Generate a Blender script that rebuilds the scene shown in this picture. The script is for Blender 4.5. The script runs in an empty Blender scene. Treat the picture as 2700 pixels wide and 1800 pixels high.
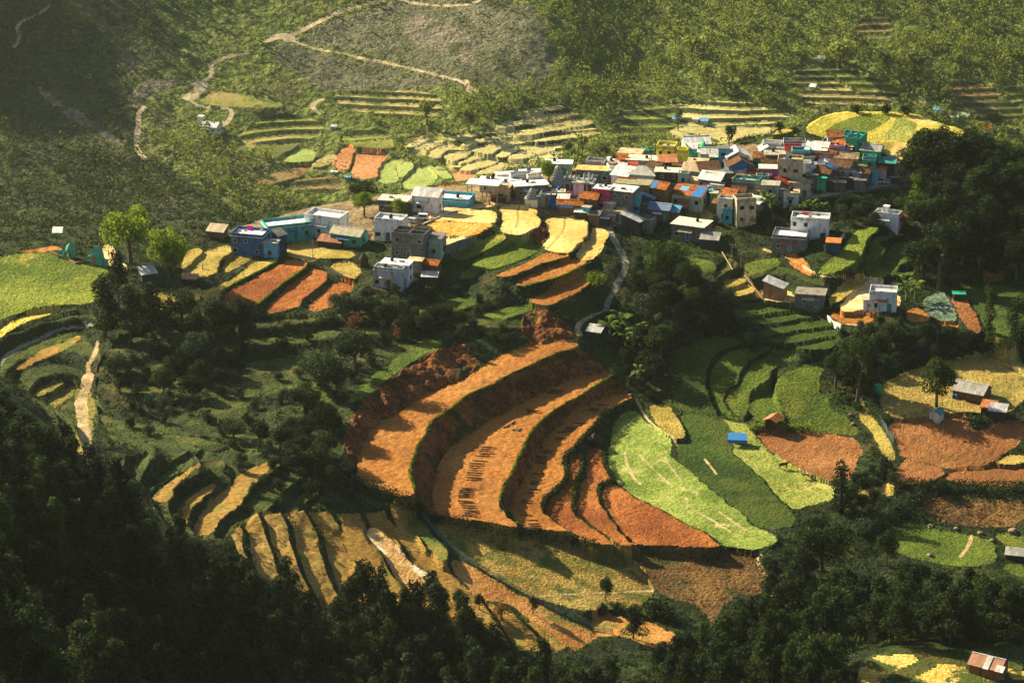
import bpy, bmesh, math, random, numpy as np
from mathutils import Vector, Matrix
rnd = random.Random(7); NR = np.random.RandomState(11)
C = bpy.context.scene.collection; SC = bpy.context.scene
R = math.radians; PI = math.pi
# ------------------------------------------------------------------ camera
CAM = np.array([0.0, 0.0, 247.0]); PIT = R(20.0); K = 1350/math.tan(R(10.0))
FW = np.array([0, math.cos(PIT), -math.sin(PIT)]); UP = np.array([0, math.sin(PIT), math.cos(PIT)])
def ray(u, v):
    d = FW + np.array([1.0, 0, 0])*(u-1350)/K + UP*(900-v)/K
    return d
def proj(x, y, z):
    dz = z-CAM[2]; f = y*FW[1]+dz*FW[2]; w = y*UP[1]+dz*UP[2]
    return 1350+x/f*K, 900-w/f*K
def onz(u, v, z):
    d = ray(u, v); t = (z-CAM[2])/d[2]
    return CAM + d*t
TL = {}
for j, a in enumerate('ABC'):
    for i in range(3): TL[a+str(i+1)] = (i*900, j*600, 900/2352)
for n_, x_, y_ in (('V1', 1600, 330), ('V2', 2000, 330), ('V3', 1300, 400), ('V4', 950, 460), ('V5', 550, 530), ('L1', 0, 560), ('R1', 2300, 900), ('R3', 2300, 220)):
    TL[n_] = (x_, y_, 400/2323)
TL['R2'] = (1950, 540, 500/2352); TL['S'] = (0, 0, 1.0)
def px(t, x, y):
    a = TL[t]; return a[0]+x*a[2], a[1]+y*a[2]
def pts(s):
    """'B2 1,2 3,4 C2 5,6' -> list of source pixels"""
    out = []; t = 'S'
    for w in s.split():
        if ',' in w:
            a, b = w.split(','); out.append(px(t, float(a), float(b)))
        else: t = w
    return np.array(out)
def chaikin(P, n=2, closed=True):
    for _ in range(n):
        Q = np.roll(P, -1, 0) if closed else P[1:]
        A = P if closed else P[:-1]
        N = np.empty((2*len(A), P.shape[1])); N[0::2] = .75*A+.25*Q; N[1::2] = .25*A+.75*Q
        if not closed: N = np.vstack([P[:1], N, P[-1:]])
        P = N
    return P
# ------------------------------------------------------------------ noise
def vnoise(x, y, seed=0):
    xi = np.floor(x).astype(np.int64); yi = np.floor(y).astype(np.int64)
    fx = x-xi; fy = y-yi; fx = fx*fx*(3-2*fx); fy = fy*fy*(3-2*fy)
    def h(a, b):
        n = (a*374761393+b*668265263+seed*974634777) & 0x7fffffff
        n = ((n ^ (n >> 13))*1274126177) & 0x7fffffff
        return ((n ^ (n >> 16)) & 0xffff)/65535.0
    return (h(xi, yi)*(1-fx)+h(xi+1, yi)*fx)*(1-fy)+(h(xi, yi+1)*(1-fx)+h(xi+1, yi+1)*fx)*fy
def fbm(x, y, s, o=3, seed=0):
    r = 0; a = 1; t = 0
    for i in range(o):
        r = r+a*(vnoise(x/s, y/s, seed+i)-.5); t += a; a *= .5; s *= .5
    return r/t*2
# ------------------------------------------------------------------ base surface: control points (u, v, z)
CT = """0,1000,14 0,1180,26 0,1400,34 0,1750,46 200,1500,20 300,1300,4 450,1265,-4 900,1780,-28 1400,1780,-35 1900,1780,-36 1900,1600,-35 2300,1530,-36
2690,1480,-35 2300,1700,-16 2600,1700,-15 2100,1790,-15 2650,1790,-10 600,1700,-6 300,1700,12 800,1600,-19 150,1130,8
300,950,-6 500,1000,-8.5 600,1150,-9 800,1000,-9 900,1080,-8 200,880,-5 100,830,-4 50,760,-2 300,1150,-6 700,1200,-11 880,1290,-13.5 700,900,-8 900,880,-8 1100,880,-8
100,680,1 400,660,0 650,620,0 900,570,0 1100,530,0 1300,490,0 1500,450,1 1700,430,2 1900,410,4 2100,390,6 2300,310,14 2500,340,12 2640,400,6 1600,540,-1 1800,600,-5 1960,560,-2 2200,560,-4 2380,470,4
1640,700,-11 1600,880,-18 1720,1000,-23.5 1760,800,-14.5 1540,830,-15 1950,700,-8.5 2300,790,-10.5 2200,350,12 2350,385,9.5 2100,620,-5 2080,750,-10.5 2350,1320,-31 2200,1350,-31 2300,1150,-28 1560,700,-9
2600,600,-2 2450,700,-8 2690,750,-12 2400,560,0 1900,1450,-31 2230,1000,-23 2280,880,-19"""
ctrl = []
for w in CT.split():
    u, v, z = map(float, w.split(',')); p = onz(u, v, z); ctrl.append(tuple(p))
for x, yc in ((-230, 768), (-150, 775), (-100, 782), (-50, 800), (0, 820), (50, 842), (100, 862), (140, 866), (200, 860)):
    ctrl += [(x, yc+22, -9), (x, yc+130, -80), (x, yc+300, -150)]
ctrl += [(150, 868, -12), (182, 850, -10), (205, 815, -4), (165, 835, 3), (-230, 740, 4), (-230, 640, 10), (230, 800, 4), (240, 640, -18), (-190, 520, 44), (-260, 520, 70), (180, 420, 4), (0, 420, -30), (240, 520, -20)]
# unseen spur added outside the left edge to shade the slope below the ridge
ctrl += [(-175, 700, 16), (-205, 690, 26)]
def far(u, v, z): ctrl.append(tuple(onz(u, v, z)))
for u in (-500, 0, 500, 1000, 1500, 2000, 2700, 3200):
    k = {-500: 1, 0: .9, 500: .3}.get(u, 0)
    for v, z in ((620, -197), (500, -187), (400, -178), (300, -168), (200, -156), (100, -143), (0, -130)):
        far(u, v, z+k*(620-v)*.02)
ctrl += [(x, y, -131+.34*(y-1586)) for x in (-400, 0, 400) for y in (1660, 1760, 1860)]
ctrl += [(x, 1230, -178) for x in (-300, -100, 100, 300)]
far(1540, 60, -140.5); far(1530, 170, -155.5)
ctrl = np.array(ctrl)
def rbf_fit(P, lam=2.0):
    X = P[:, :2]/100.0; n = len(X)
    d = np.sqrt(((X[:, None]-X[None])**2).sum(2))
    with np.errstate(all='ignore'): A = np.where(d > 0, d*d*np.log(d), 0)
    M = np.zeros((n+3, n+3)); M[:n, :n] = A+lam*1e-3*np.eye(n); M[:n, n] = 1; M[:n, n+1:] = X; M[n, :n] = 1; M[n+1:, :n] = X.T
    b = np.zeros(n+3); b[:n] = P[:, 2]
    return X, np.linalg.solve(M, b)
def rbf_eval(F, x, y):
    X, w = F; n = len(X); x = x/100.0; y = y/100.0; r = w[n]+w[n+1]*x+w[n+2]*y
    for i in range(n):
        d2 = (x-X[i, 0])**2+(y-X[i, 1])**2
        r = r+w[i]*.5*d2*np.log(np.maximum(d2, 1e-12))
    return r
# ------------------------------------------------------------------ traced fields: (material, level, outline, level2 spec)
FL = []
def F(mat, z, s, n=2, pl=None, wg=0): FL.append(dict(mat=mat, z=z, P=chaikin(pts(s), n), pl=pl, wg=wg))
# red cut terraces
F('ochre', -14, 'B2 1665,800 1500,788 1400,800 1290,802 1180,850 1080,890 960,960 860,1040 760,1090 650,1120 540,1180 420,1260 300,1330 200,1400 150,1480 120,1560 C2 95,100 130,190 200,232 330,265 400,285 505,280 512,240 495,200 462,130 480,60 520,0 B2 530,1480 590,1420 610,1340 680,1290 790,1220 830,1180 900,1130 1040,1085 1090,1050 1180,1000 1300,950 1420,890 1520,850 1600,840')
F('ochre', -20, 'B2 1880,1010 1820,1000 1700,1020 1620,1035 1500,1090 1420,1120 1340,1170 1200,1230 1130,1290 1000,1350 900,1410 800,1480 740,1530 700,1568 C2 660,100 640,170 628,250 622,330 640,410 700,430 940,450 1100,470 1180,500 1225,478 1160,430 1100,360 1085,310 1110,240 1140,180 1190,100 1215,10 B2 1240,1560 1260,1500 1300,1420 1340,1370 1400,1310 1490,1240 1600,1190 1700,1120 1780,1070')
F('ochre', -23.6, 'B2 2005,1165 1900,1150 1840,1170 1750,1205 1650,1255 1560,1310 1480,1385 1420,1435 1380,1500 1355,1568 C2 1330,10 1300,80 1270,150 1210,240 1180,310 1160,380 1170,425 1225,478 1300,500 1380,515 1500,525 1610,535 1520,490 1440,440 1385,390 1372,350 1400,300 1450,260 1530,190 1550,130 1525,60 1530,10 B2 1550,1568 1590,1530 1640,1470 1690,1410 1740,1370 1760,1330 1790,1290 1850,1250 1930,1210 2000,1188')
F('plough', -25, 'C2 1600,0 1640,0 1652,80 1630,150 1600,210 1598,280 1585,340 1600,400 1640,440 1760,520 1900,622 1760,622 1640,562 1530,492 1440,442 1400,400 1405,365 1450,310 1540,230 1580,150 1560,90 1580,20')
F('plough', -26.2, 'B2 1800,1500 1710,1500 1690,1568 C2 1680,60 1685,130 1650,200 1645,260 1622,330 1618,400 1680,450 1760,510 1850,570 1910,622 2100,625 1990,600 1900,520 1850,430 1795,370 1765,290 1758,220 1780,180 1870,172 1830,130 1798,60 1798,0')
F('plough', -27.2, 'C2 1890,200 1810,212 1790,260 1805,340 1855,410 1915,500 1990,590 2060,627 2352,622 C3 0,635 300,632 200,570 100,510 0,460 C2 2250,400 2150,350 2050,300 1960,240', 1)
F('pale', -27, 'C2 1890,190 1845,100 1835,0 B2 1860,1480 1865,1400 1885,1340 1930,1295 2020,1265 2060,1300 2120,1365 2200,1415 2265,1455 2270,1510 2260,1568 C2 2290,20 2352,60 C3 80,130 150,200 220,262 300,320 400,402 470,472 560,512 640,552 660,590 500,652 420,640 300,632 200,570 100,510 0,460 C2 2250,400 2150,350 2050,300 1960,240', 1, pl=(1650, 1120, -26.6, 1950, 1430, -28.6))
F('dryc', -26, 'B2 2120,1225 2260,1232 2290,1290 2352,1345 B3 30,1430 -10,1460 B2 2280,1448 2200,1400 2150,1340 2130,1280')
F('cropd', -33.6, 'B3 -20,1285 150,1292 240,1302 332,1395 340,1450 345,1568 C3 372,0 480,100 560,190 620,260 700,340 770,390 770,490 680,500 560,510 470,470 400,400 300,318 220,258 150,198 80,128 0,72 C2 2330,30 2310,0 B2 2300,1500 2352,1470 B3 30,1430 0,1370', 1, pl=(1850, 1110, -26.7, 2050, 1390, -28.8))
F('pale2', -33.8, 'B3 245,1290 290,1335 440,1350 462,1400 560,1500 600,1568 C3 640,0 720,60 830,120 1000,180 1050,240 1050,310 900,340 780,385 700,332 620,252 560,182 480,102 375,0 B3 348,1568 343,1450 335,1395', 1, pl=(1950, 1120, -26.8, 2180, 1320, -29))
F('plough2', -27.5, 'B3 490,1412 600,1400 800,1412 940,1422 1100,1430 1190,1460 1230,1510 1235,1568 C3 1190,20 1190,170 1030,172 1000,175 830,112 720,52 640,0 B3 590,1540 540,1470', 1)
F('cropd', -24, 'B2 2290,840 B3 0,842 100,790 200,765 330,762 415,782 400,802 290,832 220,872 180,930 162,1010 158,1090 188,1170 208,1230 238,1290 150,1286 0,1276 B2 2270,1220 2270,1100 2280,950', pl=(1900, 900, -16.5, 1860, 1090, -26.3))
F('crop2', -26.5, 'B3 620,842 480,828 370,848 280,885 220,945 196,1000 190,1060 185,1110 212,1180 232,1240 290,1320 400,1342 330,1285 290,1220 290,1150 312,1108 368,1088 385,1030 402,980 450,920 520,882', pl=(2000, 925, -17.5, 1940, 1090, -26.6))
F('crop2', -28.5, 'B3 785,905 700,880 620,882 540,912 462,960 412,1012 400,1080 372,1112 325,1120 306,1160 300,1210 350,1280 440,1342 470,1300 465,1245 448,1180 480,1122 560,1062 605,1042 612,1000 650,950 720,915', pl=(2060, 945, -18.5, 1960, 1100, -26.8))
F('crop2', -30.5, 'B3 1010,935 900,940 800,962 720,992 660,1032 635,1080 622,1110 640,1170 660,1230 710,1300 760,1360 880,1395 900,1410 1100,1428 1205,1440 1190,1365 1130,1310 1040,1250 980,1170 942,1110 935,1050 960,985', pl=(2150, 980, -19.8, 2200, 1140, -27.2))
F('crop2', -25, 'B3 600,1075 560,1082 500,1132 466,1180 480,1250 490,1330 560,1350 700,1350 700,1310 650,1240 612,1175 618,1110')
# straight green terraces
F('cropd', -12.3, 'B3 350,560 600,520 840,530 900,560 800,560 600,590 420,620 360,600')
F('cropd', -13.2, 'B3 940,575 800,572 600,600 410,640 540,668 700,642 955,606')
F('cropd', -14, 'B3 1045,652 1000,630 900,642 700,670 545,702 560,747 700,722 900,692 1062,674')
F('cropd', -14.8, 'B3 1235,700 1080,696 900,712 700,746 572,780 650,792 780,792 950,762 1095,736')
F('cropd', -15.6, 'B3 1075,765 950,770 850,792 765,826 850,848 1000,838 1062,805')
# yards and plots near the lower houses
F('dryc', -9.8, 'B3 1250,355 1150,382 1060,432 1000,482 1010,520 1040,532 1120,475 1265,382')
F('sand', -10.7, 'B3 1400,380 1290,372 1200,425 1135,480 1070,558 1150,590 1230,560 1330,600 1480,560 1520,500 1440,440 1330,420')
F('sand', -10.7, 'B3 500,430 480,470 560,500 740,522 800,500 740,450 700,420')
F('ochre', -12.2, 'B3 1000,602 1080,662 1200,682 1270,662 1380,605 1340,590 1250,592 1100,590')
F('ochre', -12, 'B3 1530,570 1640,552 1722,632 1620,662 1540,640')
F('cabbage', -12, 'B3 1640,500 1780,442 1832,480 1892,632 1870,647 1740,637 1670,580', 1)
F('plough2', -12, 'B3 1838,490 1930,480 1972,520 2050,640 2060,732 1990,722 1900,622', 1)
F('ochre', -12.9, 'B3 1758,642 1880,648 1902,680 1840,722 1780,680', 1)
F('cropd', -12.4, 'B3 1930,400 2060,382 2200,400 2352,450 2352,780 2120,762 2066,640 1982,516 1940,470', 1)
F('crop', -3, 'B3 1340,25 1290,60 1250,130 1238,200 1100,300 960,332 925,300 1060,190 1120,120 1170,40 1260,0 A3 1320,1568 B3 1360,0', pl=(2290, 620, -2, 2180, 725, -6.2))
F('crop2', -5.5, 'B3 1300,118 1412,132 1400,170 1262,282 1222,322 1110,312 1242,232 1284,170', pl=(2330, 650, -4.6, 2240, 720, -7.6))
F('crop2', -5.5, 'B3 1432,140 1560,92 1602,130 1492,200 1492,290 1422,322 1235,322 1262,290 1402,185', pl=(2370, 650, -6.6, 2300, 722, -8.6))
F('dryc', -6, 'B3 -10,330 50,325 55,370 20,420 -10,425')
F('dryc', -8.2, 'B3 260,370 420,350 440,385 290,420')
F('dryc', -9.2, 'B3 330,430 420,405 520,410 480,450 350,480')
F('crop2', -7.6, 'B3 420,250 560,215 690,235 620,290 480,330 420,300')
F('crop2', -5.5, 'B3 30,210 150,220 250,260 200,310 60,310')
# lower right farmland
F('dryw', -22, 'B3 2360,872 2100,882 1850,912 1600,975 1430,1035 1382,1090 1370,1150 1352,1200 1400,1295 1500,1320 1700,1300 1850,1270 2352,1290', 1, pl=(2450, 960, -18.8, 2450, 1100, -23))
F('plough2', -31.4, 'B3 1400,1342 1600,1312 1760,1350 1795,1292 1870,1282 1962,1312 1985,1375 2060,1400 2150,1342 2360,1332 2360,1475 2200,1555 C3 2130,70 1900,90 1850,110 1640,50 1520,15 B3 1500,1560 1490,1500 1440,1440', 1, pl=(2500, 1130, -24.4, 2500, 1240, -27))
F('plough2', -27, 'C3 1530,22 1640,62 1835,112 1702,190 1500,202 1450,232 1445,150 1480,80', 1)
F('plough2', -27.5, 'C3 1850,122 1952,82 2120,72 2360,72 2360,182 2200,222 1980,202 1800,172 1730,190', 1)
F('dryc', -26.4, 'C3 2360,0 2232,0 2132,62 2360,64', 1)
F('crop2', -32.5, 'C3 1540,440 1660,480 1740,522 1850,526 1990,556 2130,592 2160,652 2152,732 2080,762 1900,770 1700,740 1500,690 1340,622 1330,582 1400,510', 1)
F('crop2', -32.8, 'C3 2180,532 2360,562 2360,642 2250,642 2200,602 2140,572', 1)
F('crop2', -33.5, 'C3 2180,762 2360,742 2360,850 2300,842', 1)
KP = (2600, 1720, -14, 2300, 1790, -12.5)
F('dgrass', -14, 'C3 1100,1650 1150,1500 1240,1410 1400,1340 1600,1325 1800,1335 1950,1345 2360,1320 2360,1750 1100,1750', 1, pl=KP, wg=-1)
F('sandg', -14, 'C3 1190,1600 1215,1450 1290,1400 1450,1375 1600,1380 1625,1430 1500,1465 1430,1510 1320,1600', 1, pl=KP)
F('sandg', -14, 'C3 1480,1600 1600,1530 1720,1480 1760,1440 1900,1450 2000,1490 2130,1490 2260,1480 2360,1500 2360,1560 2200,1540 2000,1620 1700,1640', 1, pl=KP)
# big dry field and brown scrub field
F('dryf', -30, 'C2 640,472 860,490 1000,520 1150,560 1400,592 1650,632 1850,642 1980,742 2080,802 2150,930 2120,1000 2080,1030 1750,1082 1400,1012 1290,962 1100,862 900,752 760,642 680,540', 1, pl=(1180, 1390, -22.3, 1650, 1590, -32))
F('brush', -35, 'C2 1850,642 2352,632 C3 0,652 500,682 520,742 620,872 620,972 480,962 350,952 280,1052 200,1190 140,1060 0,1000 C2 2290,1000 2150,935 2085,802 1985,742', 1, pl=(1700, 1450, -29, 1800, 1620, -33.5))
F('ochre2', -33, 'C2 1700,1092 1900,1112 2050,1132 2280,1212 2330,1272 2300,1342 2100,1322 2000,1262 1850,1250 1740,1240')
# lower left terraces
F('dryt', -3.6, 'C1 1385,40 1300,100 1200,170 1100,240 1030,302 1100,335 1172,322 1200,232 1300,122 1395,62')
F('dryt', -6.4, 'C1 1475,180 1400,232 1300,292 1258,362 1255,480 1290,490 1300,402 1370,312 1485,225')
F('dryt', -8.2, 'C1 1900,20 1800,62 1700,102 1620,172 1520,262 1440,330 1370,420 1330,500 1350,557 1460,552 1500,462 1600,382 1700,292 1762,192 1850,92 1935,20')
F('dryt', -22, 'C2 0,430 50,402 95,440 110,500 190,592 240,672 310,782 400,882 450,962 300,985 200,832 95,742 0,632', pl=(930, 1380, -16.6, 1040, 1570, -22))
F('sandy', -24, 'C2 185,500 280,520 400,642 520,762 640,842 700,922 620,980 500,962 440,902 340,792 255,642 175,560', pl=(990, 1400, -18, 1140, 1570, -24.5))
F('dryt', -25, 'C2 300,430 400,520 520,642 640,722 740,802 800,872 900,962 940,1012 780,985 700,902 600,812 480,702 375,582 312,520', pl=(1040, 1380, -19, 1230, 1590, -26.5))
F('dryt2', -21.3, 'C2 420,430 540,432 640,562 740,662 720,742 640,692 560,602 480,522')
F('ochre2', -31, 'C2 735,720 830,722 960,802 1100,892 1300,1002 1500,1112 1700,1202 1800,1242 1690,1292 1620,1370 1560,1310 1400,1220 1250,1100 1150,1010 950,1010 850,882 780,832', pl=(1190, 1485, -23.5, 1560, 1690, -33))
# left fields
F('crop', 1, 'B1 -60,212 0,212 100,182 200,176 330,165 420,192 550,242 700,262 745,275 750,400 722,500 560,532 300,542 200,562 0,642 -60,660', pl=(150, 690, 1.3, 150, 790, -2))
F('stubble', -4, 'B1 -60,740 0,702 100,642 250,572 400,545 465,552 400,590 250,622 100,692 0,752 -60,790')
F('dryt', -7.5, 'B1 560,735 450,782 330,822 220,882 110,962 120,990 200,952 300,902 450,842 555,772')
F('dryg', -10, 'B1 440,1050 300,1092 220,1152 230,1172 330,1142 430,1092')
F('dryg', -11.5, 'B1 520,1090 420,1122 330,1192 350,1242 420,1222 505,1152')
F('dryc', -.6, 'B1 1290,150 1380,138 1402,170 1300,262 1255,300 1235,240')
F('dryc', -1.5, 'B1 1405,175 1500,130 1622,140 1600,172 1522,222 1490,272 1512,302 1440,332 1380,352 1240,335 1262,290 1385,195')
F('dryc', -2.8, 'B1 1642,150 1755,182 1702,242 1602,292 1540,312 1518,290 1560,222 1622,172')
F('dryc', -2.6, 'B1 1360,440 1500,405 1622,335 1742,245 1790,232 1942,212 1862,262 1702,342 1602,392 1512,452 1508,530 1420,522 1390,470')
F('plough', -3.1, 'B1 1980,212 2122,242 2112,272 2002,342 1902,412 1802,512 1742,547 1652,572 1580,552 1526,492 1560,442 1702,382 1852,292 1942,252')
F('plough', -4.5, 'B1 2152,282 2292,322 2202,402 2082,492 2070,542 1962,577 1852,602 1826,562 1902,482 2002,392 2132,312')
F('plough', -5.8, 'B1 2322,370 2400,385 B2 90,402 70,440 10,500 B1 2300,535 2152,587 2108,552 2202,470')
F('dryc', -3, 'V5 1190,690 1300,642 1600,592 1800,652 2000,742 2300,822 2200,882 1900,892 1640,882 1580,950 1400,902 1200,862')
F('dryc', -4, 'V5 1840,1010 2000,932 2323,982 2323,1150 2200,1212 1990,1112')
# fields in front of the village
F('gold', 0, 'V4 1020,722 1200,650 1500,572 1800,522 2000,552 2110,622 2100,702 2050,762 1700,742 1300,702')
F('gold2', -.3, 'V4 1050,702 1300,712 1700,747 2055,772 2000,822 1850,882 1720,955 1500,932 1300,952 1150,862 1020,772')
F('sand', -.8, 'V4 1180,902 1500,942 1690,970 1500,1042 1310,1122 1290,1002')
F('gold', -1, 'V3 70,852 200,822 470,822 680,882 672,952 742,1082 702,1142 560,1232 450,1292 200,1262 80,1212 130,1122 150,1042')
F('gold', -2.6, 'V3 780,1052 900,1002 1200,992 1450,1022 1480,1202 1420,1322 1300,1442 1170,1562 900,1532 800,1502 730,1432 860,1342 850,1242 800,1132')
F('gold', -4.3, 'V3 1520,1152 1680,1152 1762,1232 1760,1302 1712,1352 1720,1452 1700,1568 B2 1820,90 1800,152 1720,232 1605,212 1650,152 1715,75 V3 1440,1450 1510,1262')
F('ochre', -3.1, 'B2 1420,165 1580,190 1560,202 1400,242 1280,292 1150,347 1045,337 1100,312 1300,232')
F('ochre', -4.6, 'B2 1608,216 1722,236 1602,292 1502,342 1382,372 1240,412 1186,387 1300,332 1452,272')
F('ochre', -7.3, 'B2 1790,302 1760,350 1700,402 1602,462 1492,502 1422,547 1290,512 1300,492 1402,452 1602,352 1702,312')
F('crop', -4, 'B2 715,195 900,120 1060,52 1155,62 1100,112 950,182 850,222 825,232', pl=(1300, 640, -2.4, 1220, 680, -3.8))
F('crop', -4.4, 'B2 1180,98 1280,112 1412,135 1322,192 1202,242 1052,292 990,287 875,265 950,212 1082,150')
F('crop2', -5.8, 'B2 835,290 985,302 890,352 795,350')
F('crop2', -9.2, 'B2 1382,560 1202,540 1000,582 950,642 1052,642 1132,632 1252,590')
F('crop2', -8.5, 'B2 700,500 850,470 930,520 850,560 720,590')
F('crop2', -10, 'B2 560,790 700,760 690,840 560,880 430,960 300,1060 150,1170 20,1240 100,1100 300,960 440,850')
# hilltop field at the right of the village
F('gold3', 13.5, 'A3 845,890 980,792 1100,776 1300,770 1360,775 1100,822 960,912 870,905', pl=(2200, 305, 13.6, 2210, 365, 10.8))
F('crop', 13.8, 'A3 962,910 1100,822 1300,778 1470,800 1300,902 1250,932 1120,925 1000,922', pl=(2200, 305, 13.6, 2210, 365, 10.8))
F('gold3', 13.8, 'A3 1255,932 1310,902 1472,804 1440,870 1360,950 1260,950', pl=(2200, 305, 13.6, 2210, 365, 10.8))
F('pale2', 13.7, 'A3 1365,955 1442,872 1474,802 1560,830 1620,870 1600,910 1550,960 1450,972', pl=(2200, 305, 13.6, 2210, 365, 10.8))
F('gold', 14, 'A3 1520,782 1700,830 1770,862 1690,870 1620,862 1560,826', pl=(2200, 305, 13.6, 2210, 365, 10.8))
F('gold', 8.5, 'A3 1400,1060 1480,985 1560,990 1560,1070 1470,1140 1420,1110', pl=(2200, 305, 13.6, 2210, 365, 10.8))
F('dryc', 9, 'A3 1350,980 1480,985 1400,1050 1380,1020', pl=(2200, 305, 13.6, 2210, 365, 10.8))
F('crop', 7, 'A3 520,980 600,940 780,915 780,950 700,975 560,1000')
F('dryc', 9, 'A3 640,905 720,880 780,905 600,940')
F('road', 2, 'V2 600,1125 760,1080 1000,1052 1250,1000 1500,965 1760,915 2000,870 2323,790 2323,850 2000,935 1760,980 1500,1025 1250,1065 1000,1115 760,1150 600,1170', pl=(2105, 525, .4, 2390, 470, 2.6))
F('gold3', 12, 'A3 830,900 900,850 980,800 1300,775 1530,785 1700,835 1900,890 1960,930 1700,930 1600,960 1560,1100 1420,1120 1360,1010 1250,965 1000,950 880,930', pl=(2200, 305, 13.6, 2210, 365, 10.8), wg=-1)
# ---- far valley
Z = 1
def grow(P, k=1.13): c = P.mean(0); return c+(P-c)*k
def G(mat, s, n=1, dz=0): FL.append(dict(mat=mat, z=None, P=chaikin(grow(pts(s)), n), pl=None, wg=1, dz=dz))
FL.append(dict(mat='fgold', z=None, P=chaikin(pts('A2 700,1000 1050,900 1250,800 1400,730 1520,725 1700,825 1790,915 1520,1000 1500,1090 1200,1170 950,1220 800,1180 700,1100'), 1), pl=None, wg=2, dz=0))
FL.append(dict(mat='fgold2', z=None, P=chaikin(pts('A2 2250,700 2352,700 A3 200,700 500,720 700,770 700,840 300,860 0,860 A2 2300,850'), 1), pl=None, wg=2, dz=0))
G('fgold', 'A2 1255,765 1400,732 1500,725 1520,750 1400,775 1250,787')
G('fgold', 'A2 1090,872 1200,832 1400,802 1555,785 1570,800 1450,830 1250,872 1100,902')
G('fgold', 'A2 1180,925 1300,890 1450,855 1600,818 1700,830 1705,860 1500,900 1290,952')
G('fgold', 'A2 1320,972 1500,935 1700,902 1775,915 1700,935 1500,970 1380,990')
G('fgold', 'A2 820,1005 950,952 1200,920 1215,935 1100,952 960,987 880,1022')
G('fgold', 'A2 900,1040 1100,975 1240,955 1272,975 1150,1002 1060,1050 1050,1082 950,1062')
G('fgold2', 'A2 1075,1062 1180,1005 1262,1012 1180,1052 1130,1102 1070,1087')
G('fgold', 'A2 1145,1092 1280,1022 1450,1010 1445,1042 1300,1092 1200,1132')
G('fgold2', 'A2 1280,1112 1400,1052 1505,1045 1505,1092 1380,1132')
G('fgold', 'A2 710,1062 880,1040 865,1082 780,1122 730,1112'); G('fgold', 'A2 800,1122 950,1075 962,1087 830,1142')
G('fgold', 'A2 830,1162 960,1092 1070,1102 1050,1132 900,1190 820,1182'); G('fgold', 'A2 930,1202 1100,1112 1270,1122 1200,1152 1000,1212')
G('fgold', 'A2 450,1012 530,960 622,950 480,1032'); G('fgold', 'A2 470,1042 630,960 702,980 580,1042 600,1092')
G('fgold', 'A2 600,1052 702,987 782,1002 700,1052 692,1102 600,1092'); G('fgold', 'A2 700,950 900,920 930,930 820,975 760,975')
G('fred', 'A1 2352,1005 A2 92,1010 72,1070 75,1130 40,1190 0,1205 A1 2320,1180 2290,1120')
G('fred', 'A2 100,1035 310,1060 262,1130 272,1182 232,1240 90,1247 68,1202 100,1130', 1)
G('fred', 'A2 770,1185 900,1195 920,1225 800,1260 780,1240'); G('fred', 'A2 590,1300 700,1282 830,1275 800,1310 650,1325')
G('fpale', 'A2 270,1150 340,1090 430,1090 350,1160 400,1260 260,1282'); G('fpale', 'A2 370,1165 430,1105 480,1110 500,1160 415,1250')
G('fpale', 'A2 425,1255 510,1165 570,1140 640,1200 640,1260 560,1312 440,1312'); G('fpale', 'A2 585,1130 700,1150 770,1222 700,1252 640,1190')
G('fpale', 'A1 1960,1112 2060,1022 2172,1042 2162,1102 2110,1132 1970,1122'); G('ftan', 'A1 2150,1132 2250,1062 2322,1072 2250,1152 2170,1162')
G('fbrown', 'A1 1740,1282 1900,1182 2130,1122 2100,1202 1900,1272 1750,1312'); G('fgrn', 'A1 1640,990 1740,920 1760,1040 1680,1010'); G('ftan', 'A1 1780,1010 2000,900 2120,930 1950,1080 1830,1060')
G('fgrn', 'A1 1380,700 1480,610 1620,640 1800,680 1960,750 1800,760 1500,740'); G('fgrn', 'A2 40,960 150,930 240,940 380,980 320,1040 110,1020')
G('fgold', 'A3 -40,868 300,870 640,872 635,920 560,960 500,1005 200,1000 -40,965', 1)
def stripes(mat, s, n=1): FL.append(dict(mat=mat, z=None, P=chaikin(pts(s), n), pl=None, wg=2, dz=0))
stripes('fgold', 'A3 0,705 200,690 420,690 560,740 720,760 760,800 620,850 400,855 0,850 A2 2250,860 2200,800')
stripes('ftan', 'A3 760,480 960,440 1060,560 1200,650 1290,735 1180,740 870,715 800,660 740,600')
stripes('fgrn2', 'A3 980,440 1150,470 1380,560 1400,610 1160,610 1060,520')
stripes('ftan', 'A3 1170,620 1420,615 1500,655 1400,740 1250,720')
stripes('fbrown', 'A3 1780,570 2080,565 2230,670 2000,700 1860,660')
stripes('fgrn2', 'A3 2190,585 2352,600 2352,720 2260,700')
stripes('fscrub', 'A3 1240,120 1420,100 1450,200 1420,290 1260,280 1180,200')
stripes('fscrub', 'A3 1820,690 2240,680 2352,760 2352,830 1990,830')
stripes('ftan', 'A2 0,640 300,610 620,630 700,700 640,830 300,800 0,740 A1 2290,650')
stripes('fgrn2', 'A2 0,900 200,880 420,940 0,990'); stripes('fgrn2', 'A2 2000,700 2352,720 2352,860 1950,990 1820,860')
stripes('fgrn', 'A1 1640,900 1900,780 2200,820 2240,900 2060,1000 1800,1000 1700,960')
stripes('fbrown', 'A1 1900,1280 2200,1200 2352,1230 2352,1320 2100,1330')
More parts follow.
